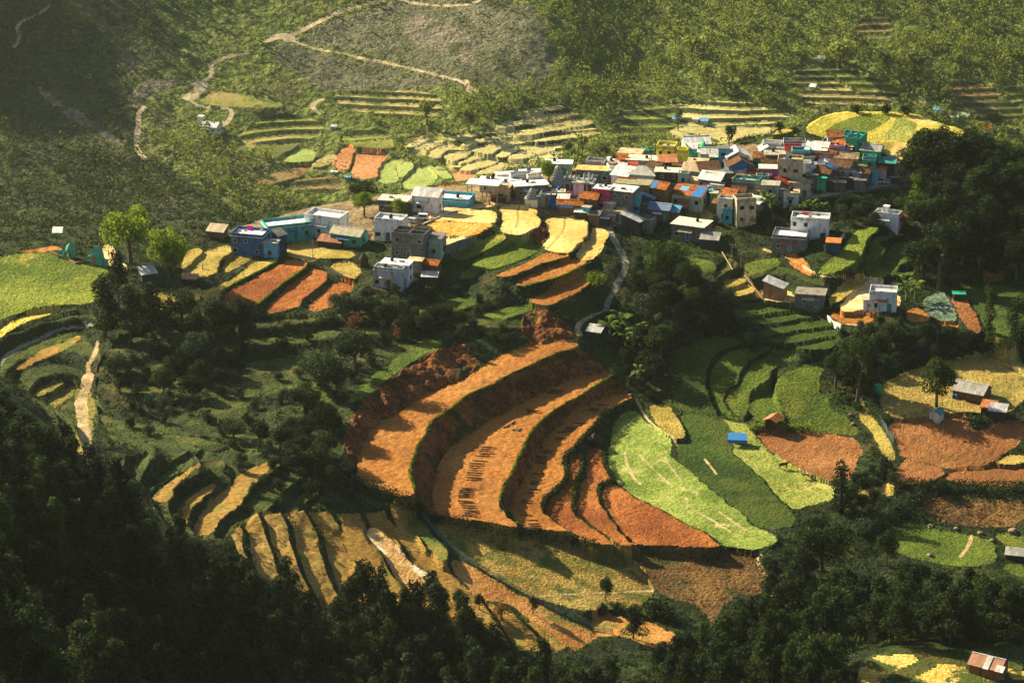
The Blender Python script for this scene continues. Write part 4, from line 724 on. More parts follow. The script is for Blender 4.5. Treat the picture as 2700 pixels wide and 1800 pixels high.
# single trees one can tell apart: tile, x, y of the foot, width, height, kind, colour, label
TR = """B1|900|245|12.5|14.5|broad|lit|large round bright green tree beside the turquoise shrine gate
B1|1160|370|9.4|13.5|broad|lit|egg-shaped bright green tree in front of the yellow terraces by the tin hut
B1|820|560|6.5|13|euc|dark|slim dark tree rising at the right tip of the big green field
B1|730|760|8|14|euc|dark|tall dark tree standing right above the walled footpath
B1|900|800|9|13|euc|mid|broad tangled tree in the thicket below the pale footpath bend
B1|1050|760|8|12|euc|dark|dark tree in the middle of the left thicket
B1|1350|990|8.5|9|broad|blue|lone rounded tree with silvery top on the dark left slope
B1|1250|700|9|9.5|broad|mid|wide tree below the yellow terraces at left
B1|1480|780|10|9.5|broad|dark|wide dark tree below the leftmost red ploughed terrace
B1|1650|740|9|9|broad|dark|dark tree under the red ploughed terraces
B1|2220|1100|10|9|broad|blue|spreading grey-green tree on the dark slope above the red cut
B2|90|1000|9|10|broad|blue|large grey-green tree left above the long red earth bank
B2|90|740|8.5|7|twig|rust|rounded russet leafless bush right of the red ploughed terraces
B2|420|760|7|5.5|twig|rust|smaller russet bush above the green shelf
B2|1750|440|8|6.5|shrub|lit|bushy green clump at the end of the lowest orange terrace
B2|2230|420|9|13|broad|mid|tall feathery tree below the flat concrete roof
B2|2200|900|8|8|broad|mid|dense bush tree on the gully side
B3|270|620|7.5|7.5|broad|blue|grey-green tree left of the straight green terraces
B3|480|840|7|6|shrub|mid|leafy bush clump at the left end of the straight terraces
B3|1200|1230|11|17|broad|mid|tall broad tree in the hollow right of the curved green terraces
B3|1050|1100|7|9|broad|dark|dark tree left of the tallest hollow tree
B3|1420|860|8|7|broad|mid|green tree in the hollow below the white parapet house
B3|1750|1230|8.6|11|broad|mid|lone dark round tree in the farmyard beside the green hut
B3|1760|420|12|17|broad|dark|huge dark tree right of the upper green terraces
B3|1650|330|9|10|broad|dark|dark rounded tree at the end of the upper green terraces
B3|2100|760|4.2|15|column|mid|slender ivy-clad tree standing beside the red plot
B3|2290|770|5|12|column|mid|slim tree at the right edge beside the green plot
A3|2130|890|13|10|broad|dark|large dome-shaped dark tree on the skyline at the right
A3|1760|1200|17|15|broad|dark|massive dark tree below the yellow hilltop field
A3|1620|1390|5.5|8|column|lit|bright green creeper-covered tree beside the stone retaining wall
A3|2050|1420|13|12|broad|mid|wide leafy tree below the road bend wood
A3|1130|1430|9|4.6|broad|mid|broad leafy tree below the village road wall
A3|1280|1450|8|4.6|broad|dark|dark bush tree under the retaining wall
A3|320|1010|4.5|7|far|blue|pair-crowned pale tree behind the village centre
A3|1000|790|8|4.5|shrub|mid|leafy bushes on the back edge of the yellow hilltop field
A3|1200|775|5|4|shrub|mid|small rounded bush at the middle of the hilltop field edge
A3|1395|780|5|4.6|shrub|dark|dark bush on the crest above the hilltop field
A3|1530|785|7|4|shrub|dark|purplish dark bush on the crest right of the others
A3|665|915|4|4|shrub|dark|round bush at the left foot of the hilltop field
A3|765|920|5|3|shrub|mid|low bush beside the dry bank left of the hilltop field
A3|1660|1560|8|5.5|broad|dark|dark tree below the white terrace house at right
V4|60|640|7.5|7.5|broad|lit|bright green round tree left of the white block house
V4|60|420|9|7|broad|mid|green tree behind the bright round tree
V4|590|640|5.5|5.5|broad|lit|leafy tree in front of the stone flat-roofed house
V4|710|660|4.4|4|shrub|lit|small bright bush right of the tree by the stone house
V3|850|500|6.2|7.8|broad|lit|dense round dark-green tree beside the temple tower
V3|1300|190|7|4|broad|lit|bright tree behind the white rounded roof
V3|1470|200|6|3|shrub|mid|low green hedge tree behind the temple hall
C3|1090|390|6|13.5|column|dark|tall narrow tree beside the brown ploughed field
C3|960|790|14|15|broad|dark|huge dark tree at the bottom tip of the green fields
C3|1400|760|7|9|broad|mid|round bright-topped tree at the left of the lower right crop
C3|1100|1300|15|15|broad|mid|sunlit yellow-green tree standing out of the lower right belt
C3|470|1330|12|13|broad|dark|broad dark tree below the brown scrub field
C3|750|1330|13|14|broad|dark|broad tree left of the sunlit yellow-green one
C3|800|880|9|9|broad|dark|dark tree between the scrub field and the huge tree
C3|620|780|9|6|shrub|blue|grey-green thicket at the bottom tip of the pale field
C3|1800|260|8|4.5|shrub|dark|dark bushes below the small ploughed field
C2|150|1150|9|15|broad|dark|dark umbrella-crowned tree left of the bright sandy strip
C2|620|1080|6.5|10|euc|dark|pointed dark tree right of the bright sandy strip
C2|800|1080|4.5|6|broad|blue|small grey tree at the foot of the dry strips
C2|950|1060|3|4|broad|mid|little umbrella-shaped tree on the dry strip
C2|1110|1130|5|5|twig|rust|thin russet bush on the dry strip
C2|1820|1000|4|6|broad|mid|little lone tree at the edge of the weedy field
C2|2150|1130|11|7|shrub|dark|dark thicket in the notch of the weedy field
C2|1900|1080|5|3|shrub|dark|thorny bush at the tip of the dark thicket
C2|2010|1260|6|8|euc|dark|pointed tree in front of the sandy shoulder
C2|1320|1090|3|4.5|broad|mid|sapling beside the wire net fence
A2|590|860|11|13|far|farlit|large round pale tree among the far terraces
A2|880|910|11|13|far|far|darker round tree right of the large pale far tree
A2|1665|700|10|13|far|farlit|tall bright far tree above the pale terraces
A2|1890|700|8|9|far|far|rounded far tree right of the tall bright one
A2|2020|750|9|11|far|far|dark far tree at the valley edge
A2|2320|900|6|12|far|far|slim far tree left of the yellow house
A2|1900|920|5|7|far|far|small far tree in the hazy meadow
A2|1560|1090|8|11|far|far|leafy far tree behind the temple
A2|1660|1080|8|12|far|far|taller far tree behind the temple
A2|1800|1090|9|10|far|far|wide far tree behind the grey roofs
A2|400|1010|7|7|far|far|shrubby far tree beside the red far field
A3|680|340|9|11|far|farlit|bright yellow-green far tree on the right slope
A3|340|560|6|14|far|farlit|slender pale-trunked far tree
A3|170|560|14|12|far|farlit|wide bright far tree at the forest foot
A3|60|400|14|13|far|farlit|big pale tree at the upper middle of the far slope
A3|1080|470|19|19|far|farlit|largest far tree with a sunlit left side
A3|1380|520|14|15|far|far|large far tree right of the largest one
A3|1600|560|15|17|far|far|dark far tree above the grey terraces
A3|470|560|11|14|far|far|rounded far tree near the terraces
A3|1800|700|7|10|far|far|narrow far tree beside the far huts
A3|1400|640|5|7|far|farlit|pale palm-like tree at the end of the far terraces"""
for ln in TR.split('\n'):
    t, x, y, w, h, kd, mt, lab = ln.split('|'); x = float(x); y = float(y); w = float(w); h = float(h); u, v = px(t, x, y); k_ = 1.22 if kd in ('broad', 'euc') and t[0] == 'B' else 1; w *= k_; h *= k_
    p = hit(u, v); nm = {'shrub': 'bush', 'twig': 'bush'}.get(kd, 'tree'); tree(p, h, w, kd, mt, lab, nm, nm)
# shrubs one can count on the dark slopes
SHR = [('V1 100,500 1600,450 V2 100,480 1700,400 1800,760 300,1050 V1 1900,1350 900,1000 100,1100', 14, 'squeezed between the village houses', 'shrubs between the houses', 6),
 ('B1 640,560 1000,620 1400,640 1800,620 2352,640 B2 500,560 900,700 850,760 400,860 100,1150 B1 2300,1500 C1 2200,60 2000,300 1700,250 B1 1500,1500 1000,1500 700,1200 640,900 700,700', 95, 'on the dark scrubby slope below the left terraces', 'shrubs of the left slope', 3.2),
 ('B2 2000,400 2060,200 2352,330 B3 0,250 200,480 350,640 400,760 0,800 B2 2200,900 2150,1200 2020,1150 1900,900 1830,700', 60, 'in the overgrown gully below the village', 'shrubs of the gully', 3.0),
 ('B3 1100,720 1300,650 1600,680 2000,760 2352,790 2352,830 1900,850 1500,950 1300,1100 1200,1330 1080,1100 1050,860', 46, 'in the tree-filled hollow at the right', 'shrubs of the right hollow', 3.4),
 ('B2 350,420 800,420 1200,560 1000,680 1300,800 900,930 800,760 500,740 100,640', 34, 'on the green banks below the white house', 'shrubs of the middle banks', 3.0),
 ('C3 1200,120 1400,60 1450,230 1300,560 1180,560 1150,300', 22, 'along the stream beside the ploughed fields', 'shrubs along the stream', 2.6),
 ('V1 1100,1500 1600,1430 V2 0,1330 400,1300 1000,1290 1600,1240 2200,1100 2300,1300 1500,1400 900,1350 300,1568', 26, 'on the slope below the village road', 'shrubs below the village', 2.6),
 ('B3 1600,0 2352,0 2352,360 1980,380 1700,420 1480,300 1620,120', 26, 'in the shade of the right-hand wood', 'shrubs of the right wood', 3.2)]
for s, n, lab, grp, dm in SHR:
    for p in scatter_uv(pts(s), n, dm, 560, 900, ok=lambda p: matat(p) in ('grass', 'dgrass', 'dryg', 'earth', 'brush', 'village', 'rubble')):
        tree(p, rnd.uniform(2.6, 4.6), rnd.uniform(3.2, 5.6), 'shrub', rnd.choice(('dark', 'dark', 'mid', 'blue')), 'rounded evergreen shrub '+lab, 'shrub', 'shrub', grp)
THK = [('B1 640,600 1000,660 1500,700 1900,700 2352,680 B2 500,600 800,760 400,880 100,1100 B1 2300,1350 2000,1450 1700,1300 1300,1350 1000,1500 700,1350 680,900', 17, 'in the thicket on the dark left slope', 'trees of the left thicket', 4.2, (5.5, 8.5)),
 ('B1 1500,1450 2000,1400 2300,1560 C2 60,200 C1 2352,350 2150,300 2050,150 1950,0', 14, 'beside the dry terraces left of the red cut', 'trees left of the red cut', 4, (5, 7.5)),
 ('B2 2060,400 2150,220 2352,300 B3 60,420 250,640 300,740 0,820 B2 2250,900 2150,1100 2060,1050 2060,800', 24, 'in the deep gully under the village', 'trees of the gully', 4.2, (6, 9.5)),
 ('B3 1110,900 1300,830 1500,800 1800,800 2050,800 1900,860 1450,970 1300,1080 1220,1250 1060,1000', 22, 'in the hollow above the farmyard', 'trees of the hollow', 4.0, (4, 6.5)),
 ('B2 0,480 300,520 700,640 900,720 700,760 300,700 0,640', 10, 'on the banks below the white-washed house', 'trees of the middle banks', 4, (4.5, 6.5)),
 ('V2 300,1450 900,1370 1600,1370 2300,1300 2300,1568 1300,1560 1200,1440', 12, 'on the slope under the village road wall', 'trees below the road wall', 4.5, (3.6, 5))]
for s, n, lab, grp, dm, hh in THK:
    for p in scatter_uv(pts(s), n, dm, 560, 900, ok=lambda p: matat(p) in ('grass', 'dgrass', 'dryg', 'village', 'rubble')):
        h = rnd.uniform(*hh); tree(p, h, h*rnd.uniform(.85, 1.15), 'broad', rnd.choice(('dark', 'dark', 'mid', 'blue')), 'bushy tree '+lab, 'tree', 'tree', grp)
# ---- masses nobody could count: undergrowth on the banks, far woods
def stuff_soup(name, V, mat):
    o = bpy.data.objects.new(name, soupmesh(name, V, mat)); C.objects.link(o); o['kind'] = 'stuff'; return o
def clumps(X, Y, Zc, Rr, nl, S, rs, zf=.8):
    n = len(X); k = np.repeat(np.arange(n), nl); D = rs.normal(size=(n*nl, 3)); D /= np.linalg.norm(D, axis=1)[:, None]; D[:, 2] = np.abs(D[:, 2])
    q = rs.uniform(.4, 1, n*nl)[:, None]; P = np.stack([X[k], Y[k], Zc[k]], 1)+D*q*Rr[k][:, None]*np.array([1, 1, zf]); return soup(P, S[k], rs, D)
def boxblur(M, r, c):
    A_ = M.astype(np.float32); 
    for ax, w_ in ((0, r), (1, c)):
        cs = np.cumsum(np.concatenate([np.zeros_like(np.take(A_, [0], ax)), A_], ax), ax); n = A_.shape[ax]
        hi_ = np.minimum(np.arange(n)+w_+1, n); lo_ = np.maximum(np.arange(n)-w_, 0); A_ = (np.take(cs, hi_, ax)-np.take(cs, lo_, ax))/(2*w_+1)
    return A_
nearf = boxblur((FLAT == 1) | np.isin(MI, [MATS.index(m) for m in ('path', 'concrete', 'road') if m in MATS]), 5, 9)
cell = np.abs(np.gradient(GX, axis=1)*np.gradient(GY, axis=0))
vis = (UU > -40) & (UU < 2740) & (VV < 1830) & (VV > 150)
gi = MATS.index('grass')
def pick(mask, dens, rs):
    w = (mask*cell).ravel(); n = int(w.sum()*dens); k = rs.choice(len(w), n, p=w/w.sum()); return np.unravel_index(k, mask.shape)
rs = np.random.RandomState(5)
for nm, msk, dens, r0, r1, nl, mt in (
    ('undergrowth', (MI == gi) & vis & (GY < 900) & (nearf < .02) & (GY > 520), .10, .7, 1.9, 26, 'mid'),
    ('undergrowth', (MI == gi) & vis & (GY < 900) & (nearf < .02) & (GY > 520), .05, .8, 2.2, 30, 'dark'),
    ('bank_grass', (MI == gi) & vis & (GY < 880) & (nearf >= .02) & (GY > 540), .55, .3, .8, 12, 'mid'),
    ('edge_weeds', (FLAT == 1) & (nearf < .72) & vis & (GY < 880) & (GY > 540) & ~np.isin(MI, [MATS.index(m) for m in ('path', 'concrete', 'road') if m in MATS]), .42, .15, .42, 7, 'lit'),
    ('edge_weeds', (FLAT == 1) & (nearf < .72) & vis & (GY < 880) & (GY > 540), .35, .15, .4, 7, 'mid'),
    ('crop_plants', np.isin(MI, [MATS.index(m) for m in ('crop', 'pale', 'pale2') if m in MATS]) & vis & (GY < 880), .9, .18, .34, 5, 'lit'),
    ('crop_plants', np.isin(MI, [MATS.index(m) for m in ('crop2', 'cropd') if m in MATS]) & vis & (GY < 880), .8, .18, .36, 5, 'mid2'),
    ('crop_plants', np.isin(MI, [MATS.index(m) for m in ('cabbage',) if m in MATS]) & vis & (GY < 880), 1.5, .2, .34, 6, 'blue'),
    ('scrub', (MI == mi('brush')) & vis & (GY < 900), .18, .3, .8, 14, 'rust'),
    ('weeds', np.isin(MI, [mi('earth'), mi('rubble')]) & vis & (GY < 900), .06, .3, .8, 14, 'mid')):
    i, j = pick(msk, dens, rs); X = GX[i, j]; Y = GY[i, j]; r_ = rs.uniform(r0, r1, len(X)); 
    stuff_soup(nm, clumps(X, Y, GZ[i, j]-.1, r_, nl, .22+.18*r_, rs), LM[mt])
# far woods: crowns of many leaf clumps
visf = (UU > -150) & (UU < 2850) & (VV > -150) & (GY > 1330) & (GY < 1760)
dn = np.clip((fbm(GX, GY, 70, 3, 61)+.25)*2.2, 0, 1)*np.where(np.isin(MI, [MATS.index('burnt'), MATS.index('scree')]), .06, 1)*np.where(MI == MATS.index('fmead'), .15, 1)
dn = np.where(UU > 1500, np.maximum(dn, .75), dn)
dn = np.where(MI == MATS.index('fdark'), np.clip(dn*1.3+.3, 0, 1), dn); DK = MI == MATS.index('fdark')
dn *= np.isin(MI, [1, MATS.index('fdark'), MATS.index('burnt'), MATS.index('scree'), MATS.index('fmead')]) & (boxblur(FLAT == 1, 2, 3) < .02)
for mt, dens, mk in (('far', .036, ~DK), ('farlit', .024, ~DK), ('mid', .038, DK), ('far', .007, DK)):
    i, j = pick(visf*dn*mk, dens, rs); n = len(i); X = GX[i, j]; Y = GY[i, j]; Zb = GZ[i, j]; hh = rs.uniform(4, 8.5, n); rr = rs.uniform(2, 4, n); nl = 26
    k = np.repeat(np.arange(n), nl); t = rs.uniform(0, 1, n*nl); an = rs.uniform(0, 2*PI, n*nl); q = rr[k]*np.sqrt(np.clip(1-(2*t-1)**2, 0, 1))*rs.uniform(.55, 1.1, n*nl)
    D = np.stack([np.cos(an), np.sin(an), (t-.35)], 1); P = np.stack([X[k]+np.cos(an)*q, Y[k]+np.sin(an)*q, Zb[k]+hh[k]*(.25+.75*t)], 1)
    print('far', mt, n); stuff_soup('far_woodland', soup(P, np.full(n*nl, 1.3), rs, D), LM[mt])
i, j = pick(visf & ((MI == 1) | (MI == MATS.index('fbank')) | (MI == MATS.index('burnt')) | (MI == MATS.index('fmead'))), .035, rs); r_ = rs.uniform(.6, 1.6, len(i))
stuff_soup('far_scrub', clumps(GX[i, j], GY[i, j], GZ[i, j], r_, 9, .5+.3*r_, rs), LM['far'])
# ---- hedges
def hedge(s, w, h, mat, label, name='hedge', dens=40):
    P = chaikin(pts(s), 2, False); W = []
    for a, b in zip(P[:-1], P[1:]):
        for t in (0, .5): q = a+(b-a)*t; W.append(hit(q[0], q[1]))
    V = []
    for a, b in zip(W[:-1], W[1:]):
        L = (b-a).length
        if L > 25: continue
        n = int(L*dens)+1; t = rs.uniform(0, 1, n); o = rs.normal(size=(n, 3))*np.array([w*.35, w*.35, 0]); hv = h*(.75+.5*vnoise(np.array([a.x/2.5]), np.array([a.y/2.5]), 7)[0])
        Pq = np.array(a)[None]*(1-t)[:, None]+np.array(b)[None]*t[:, None]+o; Pq[:, 2] += rs.uniform(0, 1, n)**.7*hv; V.append(soup(Pq, np.full(n, .45), rs))
    o = bpy.data.objects.new(name, soupmesh(name, np.vstack(V), LM[mat])); C.objects.link(o); tag(o, label, name.replace('_', ' ')); return o
hedge('C2 640,470 760,475 880,500 1000,530 1120,560 1300,575 1500,605 1650,632 1760,640', 1.6, 2.6, 'dark', 'dark hedge along the foot of the red terraces')
hedge('B3 1270,1110 1330,1060 1450,1000 1600,945 1800,895 2000,865 2200,850 2400,830', 2.6, 3.2, 'blue', 'long reedy hedge curving behind the farmyard', dens=70)
hedge('C3 1100,620 1200,560 1300,520 1400,440 1500,390 1600,330', 4, 3.6, 'blue', 'thick grey-green hedge slanting above the lower right crop', dens=110)
hedge('B3 1330,1180 1290,1230 1330,1300 1400,1360', 2.4, 2.6, 'blue', 'short hedge at the farmyard gate', dens=70)
hedge('B3 470,1395 600,1395 720,1390 880,1400', 1.6, 1.8, 'lit', 'leafy vegetable row around the orange-roofed shelter', dens=60)
hedge('C2 60,230 200,240 350,320 500,400 560,440', 2.6, 3, 'dark', 'dark hedge below the left end of the top orange terrace', dens=90)
hedge('B2 2000,1200 1930,1225 1850,1262 1795,1300 1765,1345 1745,1385 1695,1425 1645,1480 1590,1545 C2 1535,10 1532,60 1556,130 1536,190 1456,262 1402,305 1378,352 1392,395', .8, 1.1, 'mid', 'low green hedge edging the third orange terrace')
hedge('C2 1650,0 1660,80 1640,150 1606,215 1602,280 1590,345 1605,400', .7, .9, 'mid', 'low winding hedge between the narrow red terraces')
hedge('C2 1806,0 1810,60 1838,130 1885,185', .8, 1.2, 'mid', 'low hedge between the red terrace and the pale crop')
hedge('C2 1880,180 1800,195 1770,240 1775,300 1800,350', .7, .9, 'mid', 'low hooked hedge at the top of the widest red field')
hedge('C3 1440,240 1600,215 1750,220 1900,235 2100,240 2352,230', 2, 2.2, 'dark', 'dark hedge below the right ploughed fields', dens=70)

def rim(s):
    o = hedge(s, .35, .3, 'lit', 'x', 'grass_verge', 34); 
    for k in ('label', 'category'): del o[k]
    o['kind'] = 'stuff'
rim('B2 1640,838 1600,845 1520,855 1420,895 1300,955 1180,1005 1090,1055 1040,1090 900,1135 830,1185 790,1225 680,1295 610,1345 590,1425 530,1485 510,1560 C2 480,65 465,130 495,200 512,260')
rim('B2 1870,1018 1780,1073 1700,1123 1600,1193 1490,1243 1400,1313 1340,1373 1300,1423 1260,1503 1240,1566 C2 1212,15 1190,102 1140,182 1110,242 1086,312 1102,362 1160,430 1220,478')
rim('B1 1560,492 1510,455 1600,395 1700,345 1860,265 1940,215'); rim('B1 1750,545 1830,490 1900,425 2000,350 2110,280'); rim('B2 1400,132 1320,195 1200,243 1050,295 990,290'); rim('B2 1720,240 1600,296 1500,346 1380,376 1240,414')
# ------------------------------------------------------------------ building kit
COL = {'white': (.74, .73, .70), 'cream': (.66, .60, .46), 'beige': (.50, .40, .25), 'grey': (.30, .29, .26), 'dgrey': (.17, .165, .15), 'conc': (.36, .33, .27), 'stone': (.22, .20, .165), 'block': (.26, .25, .22),
 'brick': (.24, .12, .06), 'brown': (.17, .085, .04), 'dark': (.05, .045, .04), 'yellow': (.85, .78, .03), 'blue': (.03, .13, .30), 'navy': (.015, .045, .13), 'cyan': (.04, .42, .52), 'sky': (.10, .40, .62), 'teal': (.03, .34, .28), 'green': (.02, .42, .22), 'pgreen': (.34, .46, .34),
 'lime': (.06, .55, .12), 'red': (.40, .04, .025), 'crimson': (.62, .02, .12), 'pink': (.68, .30, .40), 'purple': (.26, .04, .26), 'orange': (.52, .17, .035), 'tan': (.52, .38, .22), 'mud': (.42, .22, .08), 'olive': (.28, .25, .13), 'wood': (.16, .10, .055), 'rust': (.32, .12, .045), 'palegrey': (.50, .50, .50)}
MC = {}
def wallm(c):
    if c in MC: return MC[c]
    m, nt, b = newmat('wall_'+c); tc = nt.nodes.new('ShaderNodeTexCoord'); col = COL[c]; g_ = sum(col)/3; col = tuple(x*.88+g_*.12 for x in col)
    n1 = noise(nt, .8, 5, tc.outputs['Object'], (1, 1, .5)); d = tuple(x*.42+.01 for x in col); l = tuple(min(1, x*1.08) for x in col)
    if c in ('block', 'stone', 'brick'):
        bk = nn(nt, 'ShaderNodeTexBrick', Scale=1.0); bk.inputs['Brick Width'].default_value = .6; bk.inputs['Row Height'].default_value = .3; bk.inputs['Mortar Size'].default_value = .03
        mp = nt.nodes.new('ShaderNodeMapping'); mp.inputs['Rotation'].default_value = (R(90), 0, 0); nt.links.new(tc.outputs['Object'], mp.inputs[0]); nt.links.new(mp.outputs[0], bk.inputs[0])
        bk.inputs['Color1'].default_value = (*d, 1); bk.inputs['Color2'].default_value = (*l, 1); bk.inputs['Mortar'].default_value = (*(x*.5 for x in col), 1)
        r = ramp(nt, n1.outputs[0], [(.7, .7, .7), (1.1, 1.1, 1.1)]); c_ = mixc(nt, 1, bk.outputs[0], r.outputs[0], 'MULTIPLY')
    else: c_ = ramp(nt, n1.outputs[0], [d, col, l], .36, .6).outputs[0]
    nt.links.new(c_, b.inputs['Base Color']); MC[c] = m; return m
def sheetm(c, kind):
    k = kind+c
    if k in MC: return MC[k]
    m, nt, b = newmat('roof_'+kind+'_'+c); tc = nt.nodes.new('ShaderNodeTexCoord'); col = COL[c]; co = tc.outputs['Object']; d = tuple(x*.5 for x in col); l = tuple(min(1, x*1.35) for x in col)
    if kind == 'tile':
        bk = nn(nt, 'ShaderNodeTexBrick', Scale=1.0); bk.inputs['Brick Width'].default_value = .55; bk.inputs['Row Height'].default_value = .5; bk.inputs['Mortar Size'].default_value = .05; nt.links.new(co, bk.inputs[0])
        bk.inputs['Color1'].default_value = (*d, 1); bk.inputs['Color2'].default_value = (*l, 1); bk.inputs['Mortar'].default_value = (*(x*.3 for x in col), 1)
        n = noise(nt, 1.1, 4, co); r = ramp(nt, n.outputs[0], [(.55, .5, .45), (1.1, 1.1, 1.1)]); c_ = mixc(nt, 1, bk.outputs[0], r.outputs[0], 'MULTIPLY')
    elif kind == 'sheet':
        bk = nn(nt, 'ShaderNodeTexBrick', Scale=1.0); bk.inputs['Brick Width'].default_value = .95; bk.inputs['Row Height'].default_value = 2.4; bk.inputs['Mortar Size'].default_value = .02; nt.links.new(co, bk.inputs[0])
        bk.inputs['Color1'].default_value = (*(x*.8 for x in col), 1); bk.inputs['Color2'].default_value = (*l, 1); bk.inputs['Mortar'].default_value = (*d, 1)
        n = noise(nt, 1.3, 4, co, (1, .4, 1)); r = ramp(nt, n.outputs[0], [(.6, .52, .42), (1, 1, 1)], .3, .5); c_ = mixc(nt, 1, bk.outputs[0], r.outputs[0], 'MULTIPLY'); b.inputs['Roughness'].default_value = .45; b.inputs['Specular IOR Level'].default_value = .4
        wv = nn(nt, 'ShaderNodeTexWave', Scale=2.2); nt.links.new(co, wv.inputs[0]); bp = nn(nt, 'ShaderNodeBump', Strength=.6, Distance=.06); nt.links.new(wv.outputs['Fac'], bp.inputs['Height']); nt.links.new(bp.outputs[0], b.inputs['Normal'])
    else:
        n = noise(nt, .9, 6, co, None, .7); c_ = ramp(nt, n.outputs[0], [d, col, l], .36, .62).outputs[0]
        n2 = noise(nt, .35, 3, co); r = ramp(nt, n2.outputs[0], [(0, 0, 0), (1, 1, 1)], .52, .6); c_ = mixc(nt, r.outputs[0], c_, tuple(x*.7 for x in col))
    nt.links.new(c_, b.inputs['Base Color']); MC[k] = m; return m
def plainm(name, col, rough=.8, metal=0):
    if name in MC: return MC[name]
    m, nt, b = newmat(name); tc = nt.nodes.new('ShaderNodeTexCoord'); n = noise(nt, 3, 3, tc.outputs['Object']); nt.links.new(ramp(nt, n.outputs[0], [tuple(x*.75 for x in col), col]).outputs[0], b.inputs['Base Color']); b.inputs['Roughness'].default_value = rough; b.inputs['Metallic'].default_value = metal; MC[name] = m; return m
glassd = plainm('dark_window_glass', (.012, .015, .018), .15)
class MB:
    def __init__(s): s.v = []; s.f = []
    def box(s, x0, x1, y0, y1, z0, z1, taper=0):
        o = len(s.v)
        for z, t in ((z0, 0), (z1, taper)):
            for x, y in ((x0+t, y0+t), (x1-t, y0+t), (x1-t, y1-t), (x0+t, y1-t)): s.v.append((x, y, z))
        s.f += [(o+3, o+2, o+1, o), (o+4, o+5, o+6, o+7), (o, o+1, o+5, o+4), (o+1, o+2, o+6, o+5), (o+2, o+3, o+7, o+6), (o+3, o, o+4, o+7)]; return s
    def slab(s, P, t):
        """convex sheet through points P with thickness t downward"""
        o = len(s.v); n = len(P); s.v += [tuple(p) for p in P]+[(p[0], p[1], p[2]-t) for p in P]
        s.f += [tuple(range(o, o+n)), tuple(range(o+2*n-1, o+n-1, -1))]+[(o+i, o+n+i, o+n+(i+1) % n, o+(i+1) % n) for i in range(n)]; return s
    def poly(s, V, Fq): o = len(s.v); s.v += [tuple(v) for v in V]; s.f += [tuple(i+o for i in f) for f in Fq]; return s
    def tube(s, a, b, r0, r1=None):
        V, Fq = tubes([(a, b, r0, r0 if r1 is None else r1)]); Fq = Fq+[tuple(range(5, -1, -1)), tuple(range(6, 12))]; return s.poly(V, Fq)
    def lathe(s, prof, n=10, cx=0, cy=0):
        o = len(s.v)
        for r, z in prof:
            for i in range(n): a = 2*PI*i/n; s.v.append((cx+r*math.cos(a), cy+r*math.sin(a), z))
        for j in range(len(prof)-1):
            for i in range(n): a = o+j*n+i; b = o+j*n+(i+1) % n; s.f.append((a, b, b+n, a+n))
        s.f += [tuple(o+i for i in range(n-1, -1, -1)), tuple(o+(len(prof)-1)*n+i for i in range(n))]; return s
    def mesh(s, name, mat, smooth=False): return pymesh(name, s.v, s.f, mat, None, smooth)
    def part(s, name, mat, par, smooth=False): return part(name, s.mesh(name, mat, smooth), par)
def opening(root, side, c, z, w, h, W, D, kind='window', fc='wood'):
    """side f/b/r/l ; frame ring proud of the wall with a dark pane or leaf inside"""
    t = .06; mb = MB(); pb = MB(); 
    def bx(m, a0, a1, z0, z1, o0, o1):
        if side == 'f': m.box(a0, a1, -D/2-o1, -D/2-o0, z0, z1)
        elif side == 'r': m.box(W/2+o0, W/2+o1, a0, a1, z0, z1)
        elif side == 'l': m.box(-W/2-o1, -W/2-o0, a0, a1, z0, z1)
    e = .09
    bx(mb, c-w/2-e, c-w/2, z-e, z+h+e, .003, t); bx(mb, c+w/2, c+w/2+e, z-e, z+h+e, .003, t); bx(mb, c-w/2, c+w/2, z+h, z+h+e, .003, t); bx(mb, c-w/2, c+w/2, z-e, z, .003, t+.04)
    f = mb.part(kind, wallm(fc), root); bx(pb, c-w/2, c+w/2, z, z+h, .004, .03); pb.part('pane' if kind == 'window' else 'leaf', glassd if kind == 'window' else wallm(rnd.choice(('wood', 'brown', 'blue', 'teal'))), f)
